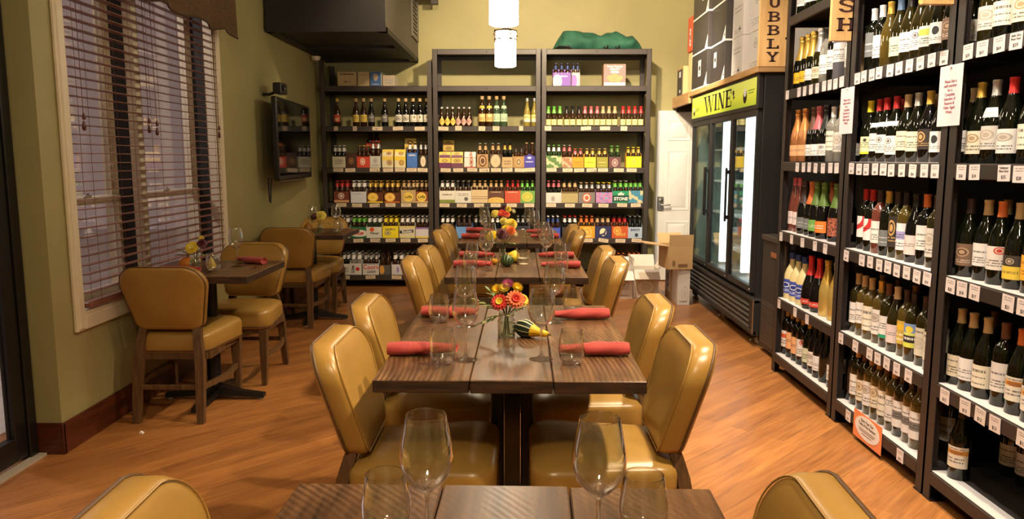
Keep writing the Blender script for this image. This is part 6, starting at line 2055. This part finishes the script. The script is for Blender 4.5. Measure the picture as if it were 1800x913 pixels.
bigbox(-1.500, BY0 + .06, Zt, .118, .25, .150, art((.07, .17, .42), lines=((.06, .2, 1),), ink=(.75, .75, .8)), plain((.62, .56, .46), .7, name='pale_box'), 'blue beer case with a chalice print on the top shelf', None, GT, extra=chalice)
bigbox(-1.370, BY0 + .10, Zt, .125, .25, .118, art((.58, .48, .34), lines=((.2, .7, 2),), ink=(.3, .3, .45)), plain((.60, .52, .40), .7, name='pale_box'), 'pale beer case at the right end of the row on the top shelf', None, GT)
pack(px('R1', 178, 0), BY0 + .03, Zt, .185, .135, 'open', art((.20, .08, .46), emblem=(.25, .34, .26, .52, (.74, .70, .64), None), lines=((.6, .85, 1),), ink=(.7, .6, .85)), sidec((.22, .09, .5)), 'violet carton with a white figure on the top shelf of the right beer rack', GP, ('amber', 'navy', 'navy'))
pack(px('R1', 281, 0), BY0 + .035, Zt, .085, .135, 'open', art((.62, .56, .48), emblem=(.25, .34, .4, .52, (.30, .14, .50), None)), sidec((.62, .56, .48)), 'narrow cream carton beside the violet one on the top shelf', GP, ('amber', 'navy', 'navy'))
def apples(t):
    m = M()
    for (a, b, r) in [(-.055, .085, .030), (.0, .10, .034), (.056, .082, .032), (-.03, .06, .028), (.03, .058, .030)]:
        m.prism([(a + r * math.cos(2 * PI * k / 22), b + r * .82 * math.sin(2 * PI * k / 22)) for k in range(22)], -.0014 - a * .004, -.0006, 'y')
    m.build('apple_print', art((.66, .24, .08), (.72, .38, .14), sc=5) if False else plain((.66, .27, .10), .5, name='apple_print', var=.3), t, 0)
    m = M(); m.box(-.11, -.0016, .006, .11, -.0008, .036); m.build('white_strip', WHP, t, 0)
bigbox(px('R1', 568, 0), BY0 + .05, Zt, .232, .16, .225, art((.24, .17, .15), (.26, .18, .16), sc=2), plain((.48, .22, .10), .6, name='cider_box'), 'brown cider box with an apple picture on the right beer rack top shelf', [('Sweet Country', .026, 0, .200, WHP, .0006), ('MELLOW', .026, 0, .172, WHP, .001), ('CIDER', .030, 0, .142, WHP, .0012)], None, 0, 'box', 'beverage_box', apples)

# price tags of the beer racks
BTM = label_mat((.66, .54, .38), lines=((.2, .85, 2),), ink=(.22, .15, .10))
BT1, BT2 = card_mesh(.105, .038, BTM), card_mesh(.042, .046, BTM)
BT3 = card_mesh(.068, .046, BTM)
TG_ = {('L', 'L1', 1): [(83, 2), (236, 2), (418, 1), (584, 1), (760, 1)], ('L', 'L1', 2): [103, 200, 398, 506, 602, 696, 806], ('L', 'L2', 3): [130, 256, 398, 526, 652, 782], ('L', 'L2', 4): [268, 404, 528, 648, 788], ('L', 'L2', 5): [160, 367, 578, 700],
       ('C', 'C1', 1): [(95, 1), (208, 3), (380, 3), (484, 3), (667, 2)], ('C', 'C1', 2): [115, 207, 310, 398, 484, 568, 658, 745], ('C', 'C2', 3): [118, 257, 396, 530, 660, 800],
       ('R', 'R1', 1): [(76, 3), (354, 1), (494, 1), (632, 3)], ('R', 'R1', 2): [102, 220, 304, 395, 478, 594, 688], ('R', 'R2', 3): [107, 260, 400, 530, 680, 790], ('R', 'R2', 4): [404, 530, 666, 796], ('R', 'R2', 5): [560, 690, 810]}
for (rk, org, row), us in TG_.items():
    for i, u in enumerate(us):
        u, kd = u if isinstance(u, tuple) else (u, 1)
        x = px(org, u, row)
        x = min(max(x, LIM[rk][0] + .055), LIM[rk][1] - .055) if kd == 1 else x
        o = put('shelf_price_tag', {1: BT1, 2: BT2, 3: BT3}[kd], None, (x, BY0 - .0038, BROW[row] - .024 + rnd.uniform(-.002, .003)))
        o.rotation_euler = (0, rnd.uniform(-.05, .05) + (.12 if (rk, row) == ('R', 4) and i in (1, 3) else 0), 0)
        tag(o, f'cream price tag, {ORD[i]} from left, {BN[row]} shelf edge of {BK[rk]}', 'price tag', 'price tags on the beer racks')

# green bag on the right rack
t = thing('duffel_bag', 'crumpled dark green canvas bag lying on top of the right beer rack', 'bag', (.825, 8.28, 2.501))
def mat_canvas():
    g = N('green_canvas')
    co = g.coords('Object')
    n = g.noise(co, 6, 4)
    return g.pbr(g.ramp(n, [(.3, (.012, .085, .055)), (.7, (.035, .16, .105))]), .8, normal=g.bump(g.noise(co, 9, 3), .5, .05))
GCAN = mat_canvas()
m = M()
rings = []
nx, k = 34, 26
for i in range(nx + 1):
    q = i / nx
    x = -.455 + .92 * q
    prof_h = [(0, .03), (.04, .10), (.12, .20), (.22, .205), (.35, .185), (.55, .165), (.62, .185), (.70, .195), (.76, .165), (.84, .148), (.92, .15), (.97, .09), (1, .03)]
    for (a, ha), (b, hb) in zip(prof_h, prof_h[1:]):
        if a <= q <= b: H = ha + (hb - ha) * (q - a) / (b - a); break
    wd = .15 * min(1, 6 * q + .3, 6 * (1 - q) + .3)
    ring = []
    for j in range(k):
        a = 2 * PI * j / k
        rr = 1 + .05 * math.sin(5 * a + 14 * q) + .04 * math.sin(3 * a - 23 * q) + .03 * math.sin(41 * q + a)
        cz = max(0, (math.sin(a) * .62 + .42) * rr) * H
        ring.append((x + .01 * math.sin(3 * a), math.cos(a) * wd * rr, min(cz, H * 1.08)))
    rings.append(ring)
m.loft(rings)
m.build('bag_body', GCAN, t, 70)
m = M()
for (x0_, x1_) in [(-.36, -.30), (.06, .10), (.18, .22)]: m.tube([(x0_, -.152, .03), ((x0_ + x1_) / 2, -.166, .004), (x1_, -.154, .04)], .007, 6)
m.tube([(-.44, -.10, .02), (-.40, -.15, .035), (-.33, -.165, .03), (-.27, -.16, .010)], .009, 6)
m.build('strap', BLACKM, t)

# ------------------------------------------------------------------ glass-door wine cooler
FX, FY0, FY1, FTOP = 1.735, 5.58, 7.72, 1.985
FXB = 2.42
t = thing('wine_cooler', 'tall black three-door glass wine cooler with a lime green WINE sign', 'cooler', ((FX + FXB) / 2, (FY0 + FY1) / 2, 0))
cx, cy = (FX + FXB) / 2, (FY0 + FY1) / 2
def LB(m, x0, y0, z0, x1, y1, z1, mat=0, c=0.0): m.box(x0 - cx, y0 - cy, z0, x1 - cx, y1 - cy, z1, mat, c)
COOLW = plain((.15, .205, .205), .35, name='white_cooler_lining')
COOLB = plain((.020, .018, .017), .5, name='black_cooler_steel')
m = M()
LB(m, FX + .03, FY0, .10, FXB, FY0 + .045, FTOP, c=.004)
LB(m, FX + .03, FY1 - .045, .10, FXB, FY1, FTOP, c=.004)
LB(m, FXB - .04, FY0 + .045, .10, FXB, FY1 - .045, FTOP)
LB(m, FX + .03, FY0 + .045, 1.80, FXB - .04, FY1 - .045, FTOP)
LB(m, FX + .03, FY0 + .045, .34, FXB - .04, FY1 - .045, .40)
LB(m, FX + .10, FY0 + .045, .10, FXB - .04, FY1 - .045, .34)
m.build('cabinet', COOLB, t)
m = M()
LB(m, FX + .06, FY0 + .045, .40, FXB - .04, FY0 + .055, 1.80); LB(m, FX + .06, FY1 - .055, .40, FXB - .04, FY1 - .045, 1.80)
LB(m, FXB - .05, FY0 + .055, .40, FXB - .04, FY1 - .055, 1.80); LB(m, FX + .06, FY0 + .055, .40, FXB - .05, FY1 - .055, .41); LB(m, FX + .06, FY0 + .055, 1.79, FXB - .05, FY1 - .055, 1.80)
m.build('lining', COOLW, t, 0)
# lit sign
m = M(); LB(m, FX - .012, FY0 + .01, 1.733, FX + .03, FY1 - .005, FTOP, c=.006); sg = m.build('sign_frame', COOLB, t)
def mat_lime():
    g = N('lime_sign_panel')
    tc = g.n('TexCoord'); sp = g.n('SeparateXYZ'); g.set(sp.inputs[0], tc.outputs['UV'])
    n = g.noise(g.coords('UV', (6, 1, 1)), 1.5, 2)
    c = g.ramp(g.math('ADD', sp.outputs[1], g.math('MULTIPLY', n, .3)), [(.15, (.38, .50, .03)), (.6, (.62, .66, .05)), (1.0, (.58, .64, .10))])
    return g.pbr(c, .3, **{'Emission Color': c, 'Emission Strength': .35})
m = M()
ya, yb, za, zb = FY1 - .035, FY0 + .045, 1.765, 1.962
m.quad([(FX - .0135 - cx, ya - cy, za), (FX - .0135 - cx, yb - cy, za), (FX - .0135 - cx, yb - cy, zb), (FX - .0135 - cx, ya - cy, zb)])
m.build('sign_panel', mat_lime(), sg, 0)
# serif WINE, built from strokes, reading left to right as seen from the aisle (towards -y)
m = M()
X0, X1 = FX - .0150 - cx, FX - .0137 - cx
def S(*p): m.prism([(yb + (ya - yb) * .0 + (ya - a * 1.0) - yb - cy + 0.0 if False else (ya - a - cy), 1.7635 + b) for a, b in p], X0, X1, 'x')
h0, h1 = .030, .172
def serif(a, w, z): S((a - w, z), (a + w, z), (a + w, z + .007), (a - w, z + .007))
u = .50
S((u, h1), (u + .055, h1), (u + .125, h0 - .006), (u + .105, h0 - .006)); S((u + .105, h0 - .006), (u + .12, h0 - .006), (u + .175, h1), (u + .160, h1))
S((u + .14, h1), (u + .195, h1), (u + .265, h0 - .006), (u + .245, h0 - .006)); S((u + .245, h0 - .006), (u + .26, h0 - .006), (u + .325, h1), (u + .31, h1))
serif(u + .03, .055, h1 - .004); serif(u + .315, .04, h1 - .004); serif(u + .165, .05, h1 - .004)
u = .885
S((u, h0), (u + .05, h0), (u + .05, h1), (u, h1)); serif(u + .025, .052, h0); serif(u + .025, .052, h1 - .007)
u = 1.01
S((u, h0), (u + .016, h0), (u + .016, h1), (u, h1)); S((u + .15, h0), (u + .166, h0), (u + .166, h1), (u + .15, h1)); S((u - .01, h1), (u + .05, h1), (u + .166, h0), (u + .115, h0))
serif(u + .008, .035, h0); serif(u + .158, .035, h1 - .007); serif(u + .012, .035, h1 - .007)
u = 1.245
S((u, h0), (u + .05, h0), (u + .05, h1), (u, h1)); serif(u + .025, .05, h0); serif(u + .025, .05, h1 - .007)
S((u, h1 - .012), (u + .15, h1 - .012), (u + .15, h1), (u, h1)); S((u, h0), (u + .16, h0), (u + .16, h0 + .012), (u, h0 + .012)); S((u, .097), (u + .11, .097), (u + .11, .108), (u, .108))
S((u + .135, h1 - .04), (u + .15, h1 - .04), (u + .15, h1), (u + .135, h1)); S((u + .145, h0), (u + .16, h0), (u + .16, h0 + .045), (u + .145, h0 + .045)); S((u + .10, .085), (u + .11, .085), (u + .11, .12), (u + .10, .12))
m.build('lettering', INK, sg, 0)
m = M()
def disc(yc, zc, ry, rz, d, k=22): m.prism([(ya - yc - cy + ry * math.cos(2 * PI * i / k), zc + rz * math.sin(2 * PI * i / k)) for i in range(k)], X0 - d, X1, 'x')
for nm_, mt_, args in [('black_grape', INK, (1.46, 1.895, .022, .020, 0)), ('black_grape', INK, (1.475, 1.86, .016, .014, 0)), ('emblem', INK, (.10, 1.825, .028, .036, .0)), ('emblem', INK, (1.78, 1.845, .046, .054, .0)), ('white_figure', WHP, (.10, 1.845, .020, .022, .001)), ('white_figure', WHP, (1.78, 1.872, .034, .032, .001))]:
    m = M(); disc(*args); m.build(nm_, mt_, sg, 0)
m = M()
for (a, b, z) in [(.16, .30, 1.845), (.17, .28, 1.83), (1.86, 2.02, 1.875), (1.87, 1.99, 1.855)]:
    m.prism([(ya - a - cy, z), (ya - b - cy, z), (ya - b - cy, z + .008), (ya - a - cy, z + .008)], X0, X1, 'x')
m.build('small_lettering', plain((.30, .40, .04), .5, name='olive_print'), sg, 0)
# doors
edges = [FY1 - .03, 6.97, 6.28, FY0 + .035]
for i in range(3):
    a, b = edges[i] - .004, edges[i + 1] + .004
    m = M(); s = .030
    for (y0, y1, z0, z1) in [(a - s, a, .375, 1.735), (b, b + s, .375, 1.735), (b + s, a - s, .375, .375 + .05), (b + s, a - s, 1.735 - .05, 1.735)]:
        LB(m, FX - .004, y0, z0, FX + .036, y1, z1, c=.005)
    d = m.build('door', COOLB, t)
    m = M(); LB(m, FX + .012, b + s, .425, FX + .018, a - s, 1.685); m.build('glass_pane', FRGLASS, d, 0)
    m = M()
    yh = (b + .017) if i == 0 else a - .015
    LB(m, FX - .045, yh - .012, .86, FX - .030, yh + .012, 1.30, c=.005)
    LB(m, FX - .034, yh - .010, .88, FX, yh + .010, .91); LB(m, FX - .034, yh - .010, 1.25, FX, yh + .010, 1.28)
    m.build('handle', BLACK, d)
    m = M()
    m.lathe([(0, 0), (.007, .001), (.006, .004), (0, .006)], 8, xf=Matrix.Translation((FX - .005 - cx, b + .02 - cy, .40)) @ Matrix.Rotation(-PI / 2, 4, 'Y'))
    m.build('hinge_cap', CHROME, d)
# light strips behind the door mullions, glowing white
LED = mat_emit('cooler_light_tube', (.92, .97, 1.0), 3.4)
for yc in (6.97, 6.28):
    m = M(); LB(m, FX + .115, yc - .02, .43, FX + .20, yc + .02, 1.77, c=.006); m.build('light_strip', LED, t)
WIRE = plain((.74, .75, .74), .4, name='white_wire_shelf')
for k, z in enumerate((.56, .86, 1.16, 1.46)):
    m = M()
    for x in [FX + .20 + .05 * i for i in range(9)]: LB(m, x, FY0 + .06, z, x + .008, FY1 - .06, z + .008)
    for j in range(28): LB(m, FX + .19, FY0 + .08 + j * .074, z - .008, FXB - .06, FY0 + .088 + j * .074, z)
    m.build('wire_shelf', WIRE, t, 0)
# lower grille and casters
m = M()
LB(m, FX - .025, FY0 - .13, .085, FX + .0, FY1 - .03, .12, c=.004); LB(m, FX - .025, FY0 - .13, .325, FX + .02, FY1 - .03, .355, c=.004)
LB(m, FX - .02, FY1 - .05, .12, FX + .05, FY1 - .03, .33)
LB(m, FX - .02, FY0 - .13, .09, FX + .25, FY0 - .01, .35, c=.004)
LB(m, FX + .03, FY0 - .02, .10, FX + .04, FY1 - .03, .34)
GRL = plain((.11, .095, .085), .4, .3, name='grey_black_grille')
gr = m.build('lower_grille', COOLB, t)
m = M()
for k in range(5):
    z = .125 + k * .040
    m.prism([(FX - .022 - cx, z), (FX - .020 - cx, z + .006), (FX + .012 - cx, z + .034), (FX + .016 - cx, z + .028)], FY0 - .005 - cy, FY1 - .05 - cy, 'y')
m.build('grille_slats', GRL, gr, 0)
m = M(); LB(m, FX - .026, FY0 - .132, .10, FX - .020, FY0 - .110, .35, c=.001); m.build('steel_edge', SILVER, gr)
for yc in (FY0 - .03, 6.45, FY1 - .12):
    m = M()
    m.box(FX + .03 - cx, yc - .035 - cy, .068, FX + .13 - cx, yc + .035 - cy, .102, c=.004)
    m.prism([(FX + .04 - cx, .07), (FX + .10 - cx, .07), (FX + .07 - cx, .025), (FX + .05 - cx, .025)], yc - .022 - cy, yc - .016 - cy, 'y'); m.prism([(FX + .04 - cx, .07), (FX + .10 - cx, .07), (FX + .07 - cx, .025), (FX + .05 - cx, .025)], yc + .016 - cy, yc + .022 - cy, 'y')
    c = m.build('caster', SILVER, t)
    m = M(); m.lathe([(0, -.014), (.030, -.014), (.034, -.010), (.034, .010), (.030, .014), (0, .014)], 18, xf=Matrix.Translation((FX + .06 - cx, yc - cy, .0345)) @ Matrix.Rotation(PI / 2, 4, 'X')); m.build('wheel', plain((.42, .38, .30), .5, name='grey_wheel'), c)
    m = M(); m.loft([[(FX - .01 - cx, yc - .012 - cy, .028), (FX - .01 - cx, yc + .012 - cy, .028), (FX - .01 - cx, yc + .012 - cy, .034), (FX - .01 - cx, yc - .012 - cy, .034)], [(FX + .035 - cx, yc - .012 - cy, .060), (FX + .035 - cx, yc + .012 - cy, .060), (FX + .035 - cx, yc + .012 - cy, .066), (FX + .035 - cx, yc - .012 - cy, .066)]]); m.build('brake_pedal', SILVER, c, 0)
# few things inside
GI = 'cartons inside the wine cooler'
for i, (y, h, c, lb) in enumerate([(6.95, .20, (.40, .18, .08), 'brown carton on the floor of the wine cooler, behind the middle door'), (7.38, .15, (.02, .25, .10), 'green carton low in the wine cooler, behind the left door'), (6.15, .10, (.55, .42, .26), 'low tan tray on the floor of the wine cooler, behind the right door')]):
    bigbox(2.10, y, .411, .24, .16, h, art(c, lines=((.3, .7, 2),)), plain(c, .6, name='cooler_carton'), lb, None, GI, -PI / 2)

# small under-counter ice cabinet between cooler and racks
t = thing('ice_cabinet', 'low black cabinet with a louvred vent and copper badge between cooler and wine racks', 'cabinet', (1.98, 5.185, 0))
m = M(); m.box(-.235, -.26, .03, .24, .22, .84, c=.008); m.box(-.20, -.24, 0, .2, .2, .03); m.build('cabinet_body', plain((.030, .026, .024), .5, name='black_cabinet'), t)
m = M(); m.box(-.246, -.262, .805, .24, .222, .842, c=.004); m.build('lid', plain((.045, .038, .034), .4, name='black_lid'), t)
m = M()
for k in range(13): m.box(-.243, -.20, .09 + k * .021, -.236, .17, .09 + k * .021 + .012)
m.box(-.240, -.215, .07, -.2345, .185, .375)
m.build('vent_louvres', plain((.07, .062, .055), .4, .3, name='vent_grey'), t, 0)
m = M(); m.box(-.240, -.10, .70, -.2345, .03, .735, c=.002); m.build('badge', plain((.45, .15, .06), .35, .5, name='copper_badge'), t)

# ------------------------------------------------------------------ plywood deck over the cooler with wine cases
t = thing('plywood_deck', 'plywood deck lying over the wine cooler and reaching to the back wall', 'shelf', (2.10, 7.05, 1.987))
m = M(); m.box(-.40, -1.50, .0, .40, 1.50, .045, c=.002); m.build('deck_board', PLY, t, 20)
m = M(); m.box(-.405, .70, -.062, -.375, 1.50, .05, c=.002); m.build('edge_board', PLY, t, 20)
m = M(); m.box(-.37, 1.44, -.10, .38, 1.50, .0, c=.002); m.build('wall_cleat', DKC, t, 20)
DZ = 2.0335
BLKB = art((.045, .038, .036), lines=(), emblem=None)
BLKS = plain((.050, .042, .040), .6, name='black_wine_case', var=.15)
WCB = plain((.74, .70, .66), .6, name='white_wine_case', var=.04)
WFR = art((.74, .71, .68), lines=((.58, .78, 2), (.08, .2, 2)), ink=(.35, .30, .28))
WFR2 = art((.74, .71, .68), lines=((.12, .30, 3),), emblem=(.55, .72, .16, .12, (.45, .40, .38), (.74, .71, .68)), ink=(.3, .27, .25))
GW_ = 'wine cases stacked over the cooler'
def wcase(x0, y0, y1, z, h, front, side, label, edge=None, patch=None, depth=.34):
    """front faces the aisle (-x)"""
    L_ = y1 - y0
    t = thing('wine_case', label, 'wine case', (x0, (y0 + y1) / 2, z), -PI / 2, GW_)
    m = M(); m.box(-L_ / 2, 0, 0, L_ / 2, depth, h, 1, c=.003)
    m.quad([(-L_ / 2 + .003, -.0006, .003), (L_ / 2 - .003, -.0006, .003), (L_ / 2 - .003, -.0006, h - .003), (-L_ / 2 + .003, -.0006, h - .003)], 0)
    m.build('carton', [front, side], t, 0)
    if edge:
        m = M()
        m.box(-L_ / 2, -.0016, 0, L_ / 2, -.0004, .016); m.box(L_ / 2 + .0004, 0, 0, L_ / 2 + .0016, depth, .016)
        m.prism([(L_ / 2 - .10, .016), (L_ / 2, .016), (L_ / 2, .13)], -.0016, -.0004, 'y')
        m.build('white_edge', edge, t, 0)
        m = M(); m.prism([(L_ / 2 - .035, .045), (L_ / 2 - .008, .045), (L_ / 2 - .02, .075)], -.0024, -.0016, 'y'); m.build('crest_mark', INK, t, 0)
    if patch:
        a, b, w, hh = patch
        m = M(); m.quad([(a - w / 2, -.0018, b - hh / 2), (a + w / 2, -.0018, b - hh / 2), (a + w / 2, -.0018, b + hh / 2), (a - w / 2, -.0018, b + hh / 2)]); m.build('shipping_label', art((.78, .75, .72), lines=((.1, .9, 4),), emblem=(.5, .5, .3, .14, (.06, .05, .05), None)), t, 0)
    return t
EW = WHP
for k, (z, nm) in enumerate([(DZ, 'bottom'), (DZ + .332, 'middle'), (DZ + .664, 'top')]):
    wcase(1.712, 7.10, 7.70, z, .330, BLKB, BLKS, f'black wine case with white edges, {nm} of the stack farthest along the cooler', EW, (.02, .19, .11, .15) if k in (0,) else ((.10, .17, .10, .07) if k == 2 else None))
    wcase(1.745, 6.62, 7.09, z, .330, BLKB, BLKS, f'black wine case with white edges, {nm} of the stack next to the white cases', EW, (-.08, .21, .09, .13) if k == 0 else None)
    wcase(1.800, 6.30, 6.605, z, .330, WFR, WCB, f'narrow white wine case, {nm} of the stack over the cooler middle door', None, (.06, .06, .10, .07))
    wcase(1.845, 5.95, 6.285, z, .330, WFR2, WCB, f'white wine case with a small emblem, {nm} of the stack over the right cooler door', None, None)
    wcase(1.885, 5.58, 5.935, z, .330, WFR, WCB, f'white wine case, {nm} of the stack behind the UBBLY board', None, None)
wcase(1.73, 7.715, 7.95, DZ, .40, art((.70, .58, .28)), plain((.70, .58, .28), .6, name='cream_case'), 'thin cream case standing behind the black cases')
o = wcase(1.715, 7.71, 7.95, DZ + .405, .34, art((.66, .10, .04)), plain((.66, .10, .04), .5, name='red_case'), 'red case with white label on the thin cream case', None, (-.0, .14, .06, .17))
t = bigbox(1.845, 8.10, DZ, .27, .30, .30, art((.68, .46, .22)), plain((.60, .39, .18), .7, name='kraft_case'), 'kraft wine case lettered holden at the far end of the deck', [('holden', .052, .03, .215, INK, .0014), ('WINE CO.', .020, .02, .035, INK, .0004)], None)
t2 = thing('wine_case', 'dark-fronted wine case with a white label at the far left end of the deck', 'wine case', (1.70, 8.22, DZ), -PI / 2)
m = M(); m.box(-.11, 0, 0, .11, .005, .27, 0); m.box(-.11, .005, 0, .11, .0, .27, 0); m.box(-.11, 0, 0, .11, .006, .27, 0, c=.001); 
m = M(); m.box(-.12, 0, 0, .10, .0085, .27, 1, c=.002)  # thin sheet for the dark left side of the holden case
m.build('carton', [CARD, plain((.06, .055, .045), .6, name='dark_case_end')], t2, 0)
m = M(); m.box(-.03, -.0012, .19, .05, -.0002, .25); m.build('shipping_label', WHP, t2, 0)
m = M(); m.box(.0, -.0012, .03, .05, -.0002, .06); m.build('shipping_label', WHP, t2, 0)

# ------------------------------------------------------------------ cartons on the floor by the back door
def openbox(x, y, w, d, h, rz, label, mat, flap, text=None, front=None, hflap=.13):
    t = thing('cardboard_box', label, 'box', (x, y, 0), rz, 'cartons on the floor by the back door')
    m = M(); q = .004
    m.box(-w / 2, 0, 0, w / 2, d, q); m.box(-w / 2, 0, q, w / 2, q, h); m.box(-w / 2, d - q, q, w / 2, d, h); m.box(-w / 2, q, q, -w / 2 + q, d - q, h); m.box(w / 2 - q, q, q, w / 2, d - q, h)
    m.build('carton', mat, t, 0)
    if front:
        m = M(); m.quad([(-w / 2 + .003, -.0006, .003), (w / 2 - .003, -.0006, .003), (w / 2 - .003, -.0006, h * .86), (-w / 2 + .003, -.0006, h * .86)]); m.build('printed_front', front, t, 0)
    for kind, ang in flap:
        m = M()
        if kind in ('l', 'r'):
            s = -1 if kind == 'l' else 1
            m.box(0, .002, 0, s * hflap, d - .002, .004, xf=Matrix.Translation((s * w / 2, 0, h)) @ Matrix.Rotation(-s * math.radians(ang), 4, 'Y'))
        elif kind == 'f':
            m.box(-w / 2 + .002, -hflap, 0, w / 2 - .002, 0, .004, xf=Matrix.Translation((0, 0, h)) @ Matrix.Rotation(-math.radians(ang), 4, 'X'))
        else:
            m.box(-w / 2 + .002, 0, 0, w / 2 - .002, hflap, .004, xf=Matrix.Translation((0, d, h)) @ Matrix.Rotation(math.radians(ang), 4, 'X'))
        m.build('flap', mat, t, 0)
    if text:
        for (body, size, tx, tz, col, bold) in text: put('lettering', text_mesh(body, size, col, .0005, bold=bold), t, (tx, -.0014, tz))
    return t
TINT = plain((.68, .60, .52), .7, name='pale_carton')
GOLDP = art((.70, .63, .56), emblem=(.5, .45, .42, .36, (.60, .50, .34), (.69, .62, .54)), lines=((.72, .86, 2),), ink=(.4, .3, .2))
openbox(1.02, 7.42, .22, .24, .27, .0, 'white open carton partly hidden by the chair backs', WCB, [('l', 40), ('r', 86), ('b', 55), ('f', -35)], None, art((.76, .73, .70), lines=((.35, .85, 5), (.08, .16, 1))))
openbox(1.262, 7.44, .25, .25, .285, .0, 'pale open carton with gold circle print and flaps standing', TINT, [('l', 80), ('r', 55), ('b', 60), ('f', -40)], None, GOLDP)
t = bigbox(1.556, 7.07, 0, .115, .262, .345, art((.74, .70, .66), lines=((.05, .14, 1),), emblem=(.6, .3, .3, .24, (.66, .62, .58), (.74, .7, .66)), ink=(.1, .1, .1)), WCB, 'narrow white wine case standing on the floor against the cooler', None, 'cartons on the floor by the back door')
t = bigbox(1.565, 7.345, 0, .155, .28, .345, art((.55, .40, .24), lines=((.4, .7, 2),)), CARD, 'brown case with a white side print behind the narrow white floor case', None, 'cartons on the floor by the back door')
m = M(); m.quad([(-.0786, .27, .07), (-.0786, .01, .07), (-.0786, .01, .335), (-.0786, .27, .335)]); m.build('side_print', art((.72, .68, .62), emblem=(.5, .55, .3, .4, (.12, .08, .06), (.72, .68, .62))), t, 0)
# open kraft box lying on top of the two cases
t = thing('cardboard_box', 'open brown kraft box lying on the floor cases with its flaps spread', 'box', (1.51, 7.04, .347), math.radians(6), 'cartons on the floor by the back door')
m = M(); q = .004
w, d, h = .24, .30, .215
m.box(-w / 2, 0, 0, w / 2, d, q); m.box(-w / 2, d - q, q, w / 2, d, h); m.box(-w / 2, 0, q, -w / 2 + q, d - q, h); m.box(w / 2 - q, 0, q, w / 2, d - q, h)
m.box(-w / 2, 0, q, w / 2, q, h)
m.build('carton', CARD, t, 0)
m = M(); m.box(-.22, 0, 0, 0, d - .01, .004, xf=Matrix.Translation((-w / 2, 0, h)) @ Matrix.Rotation(math.radians(8), 4, 'Y')); m.build('flap', CARD, t, 0)
m = M(); m.box(-w / 2 + .01, 0, 0, w / 2, .004, .11, xf=Matrix.Translation((0, 0, h)) @ Matrix.Rotation(math.radians(4), 4, 'X')); m.build('flap', CARD, t, 0)
m = M(); m.box(-w / 2 + .002, 0, 0, w / 2, .12, .004, xf=Matrix.Translation((0, d, h)) @ Matrix.Rotation(math.radians(50), 4, 'X')); m.build('flap', CARD, t, 0)
m = M(); m.box(-.02, -.0012, .02, .07, -.0004, .05); m.box(-.075, -.0012, .03, -.05, -.0004, .08); m.build('box_print', plain((.22, .11, .05), .6, name='brown_print'), t, 0)
bigbox(1.905, 4.58, ROWZ[1] + .0005, .42, .20, .27, art((.60, .36, .14), lines=((.8, .95, 1),), ink=(.2, .1, .04)), CARD, 'orange-brown cardboard box behind the sparkling bottles on the cooler-side wine rack', None, None, -PI / 2)
# bit of paper on the floor
t = thing('paper_scrap', 'tiny white scrap of paper on the floor in front of the window chair', 'litter', (-1.90, 3.66, .0))
m = M(); m.loft([[(-.012, -.006, .0005), (.008, -.010, .0005), (.012, .006, .0005), (-.006, .008, .0005)], [(-.008, -.004, .004), (.006, -.007, .010), (.010, .004, .006), (-.004, .006, .012)]]); m.build('scrap', WHP, t, 0)
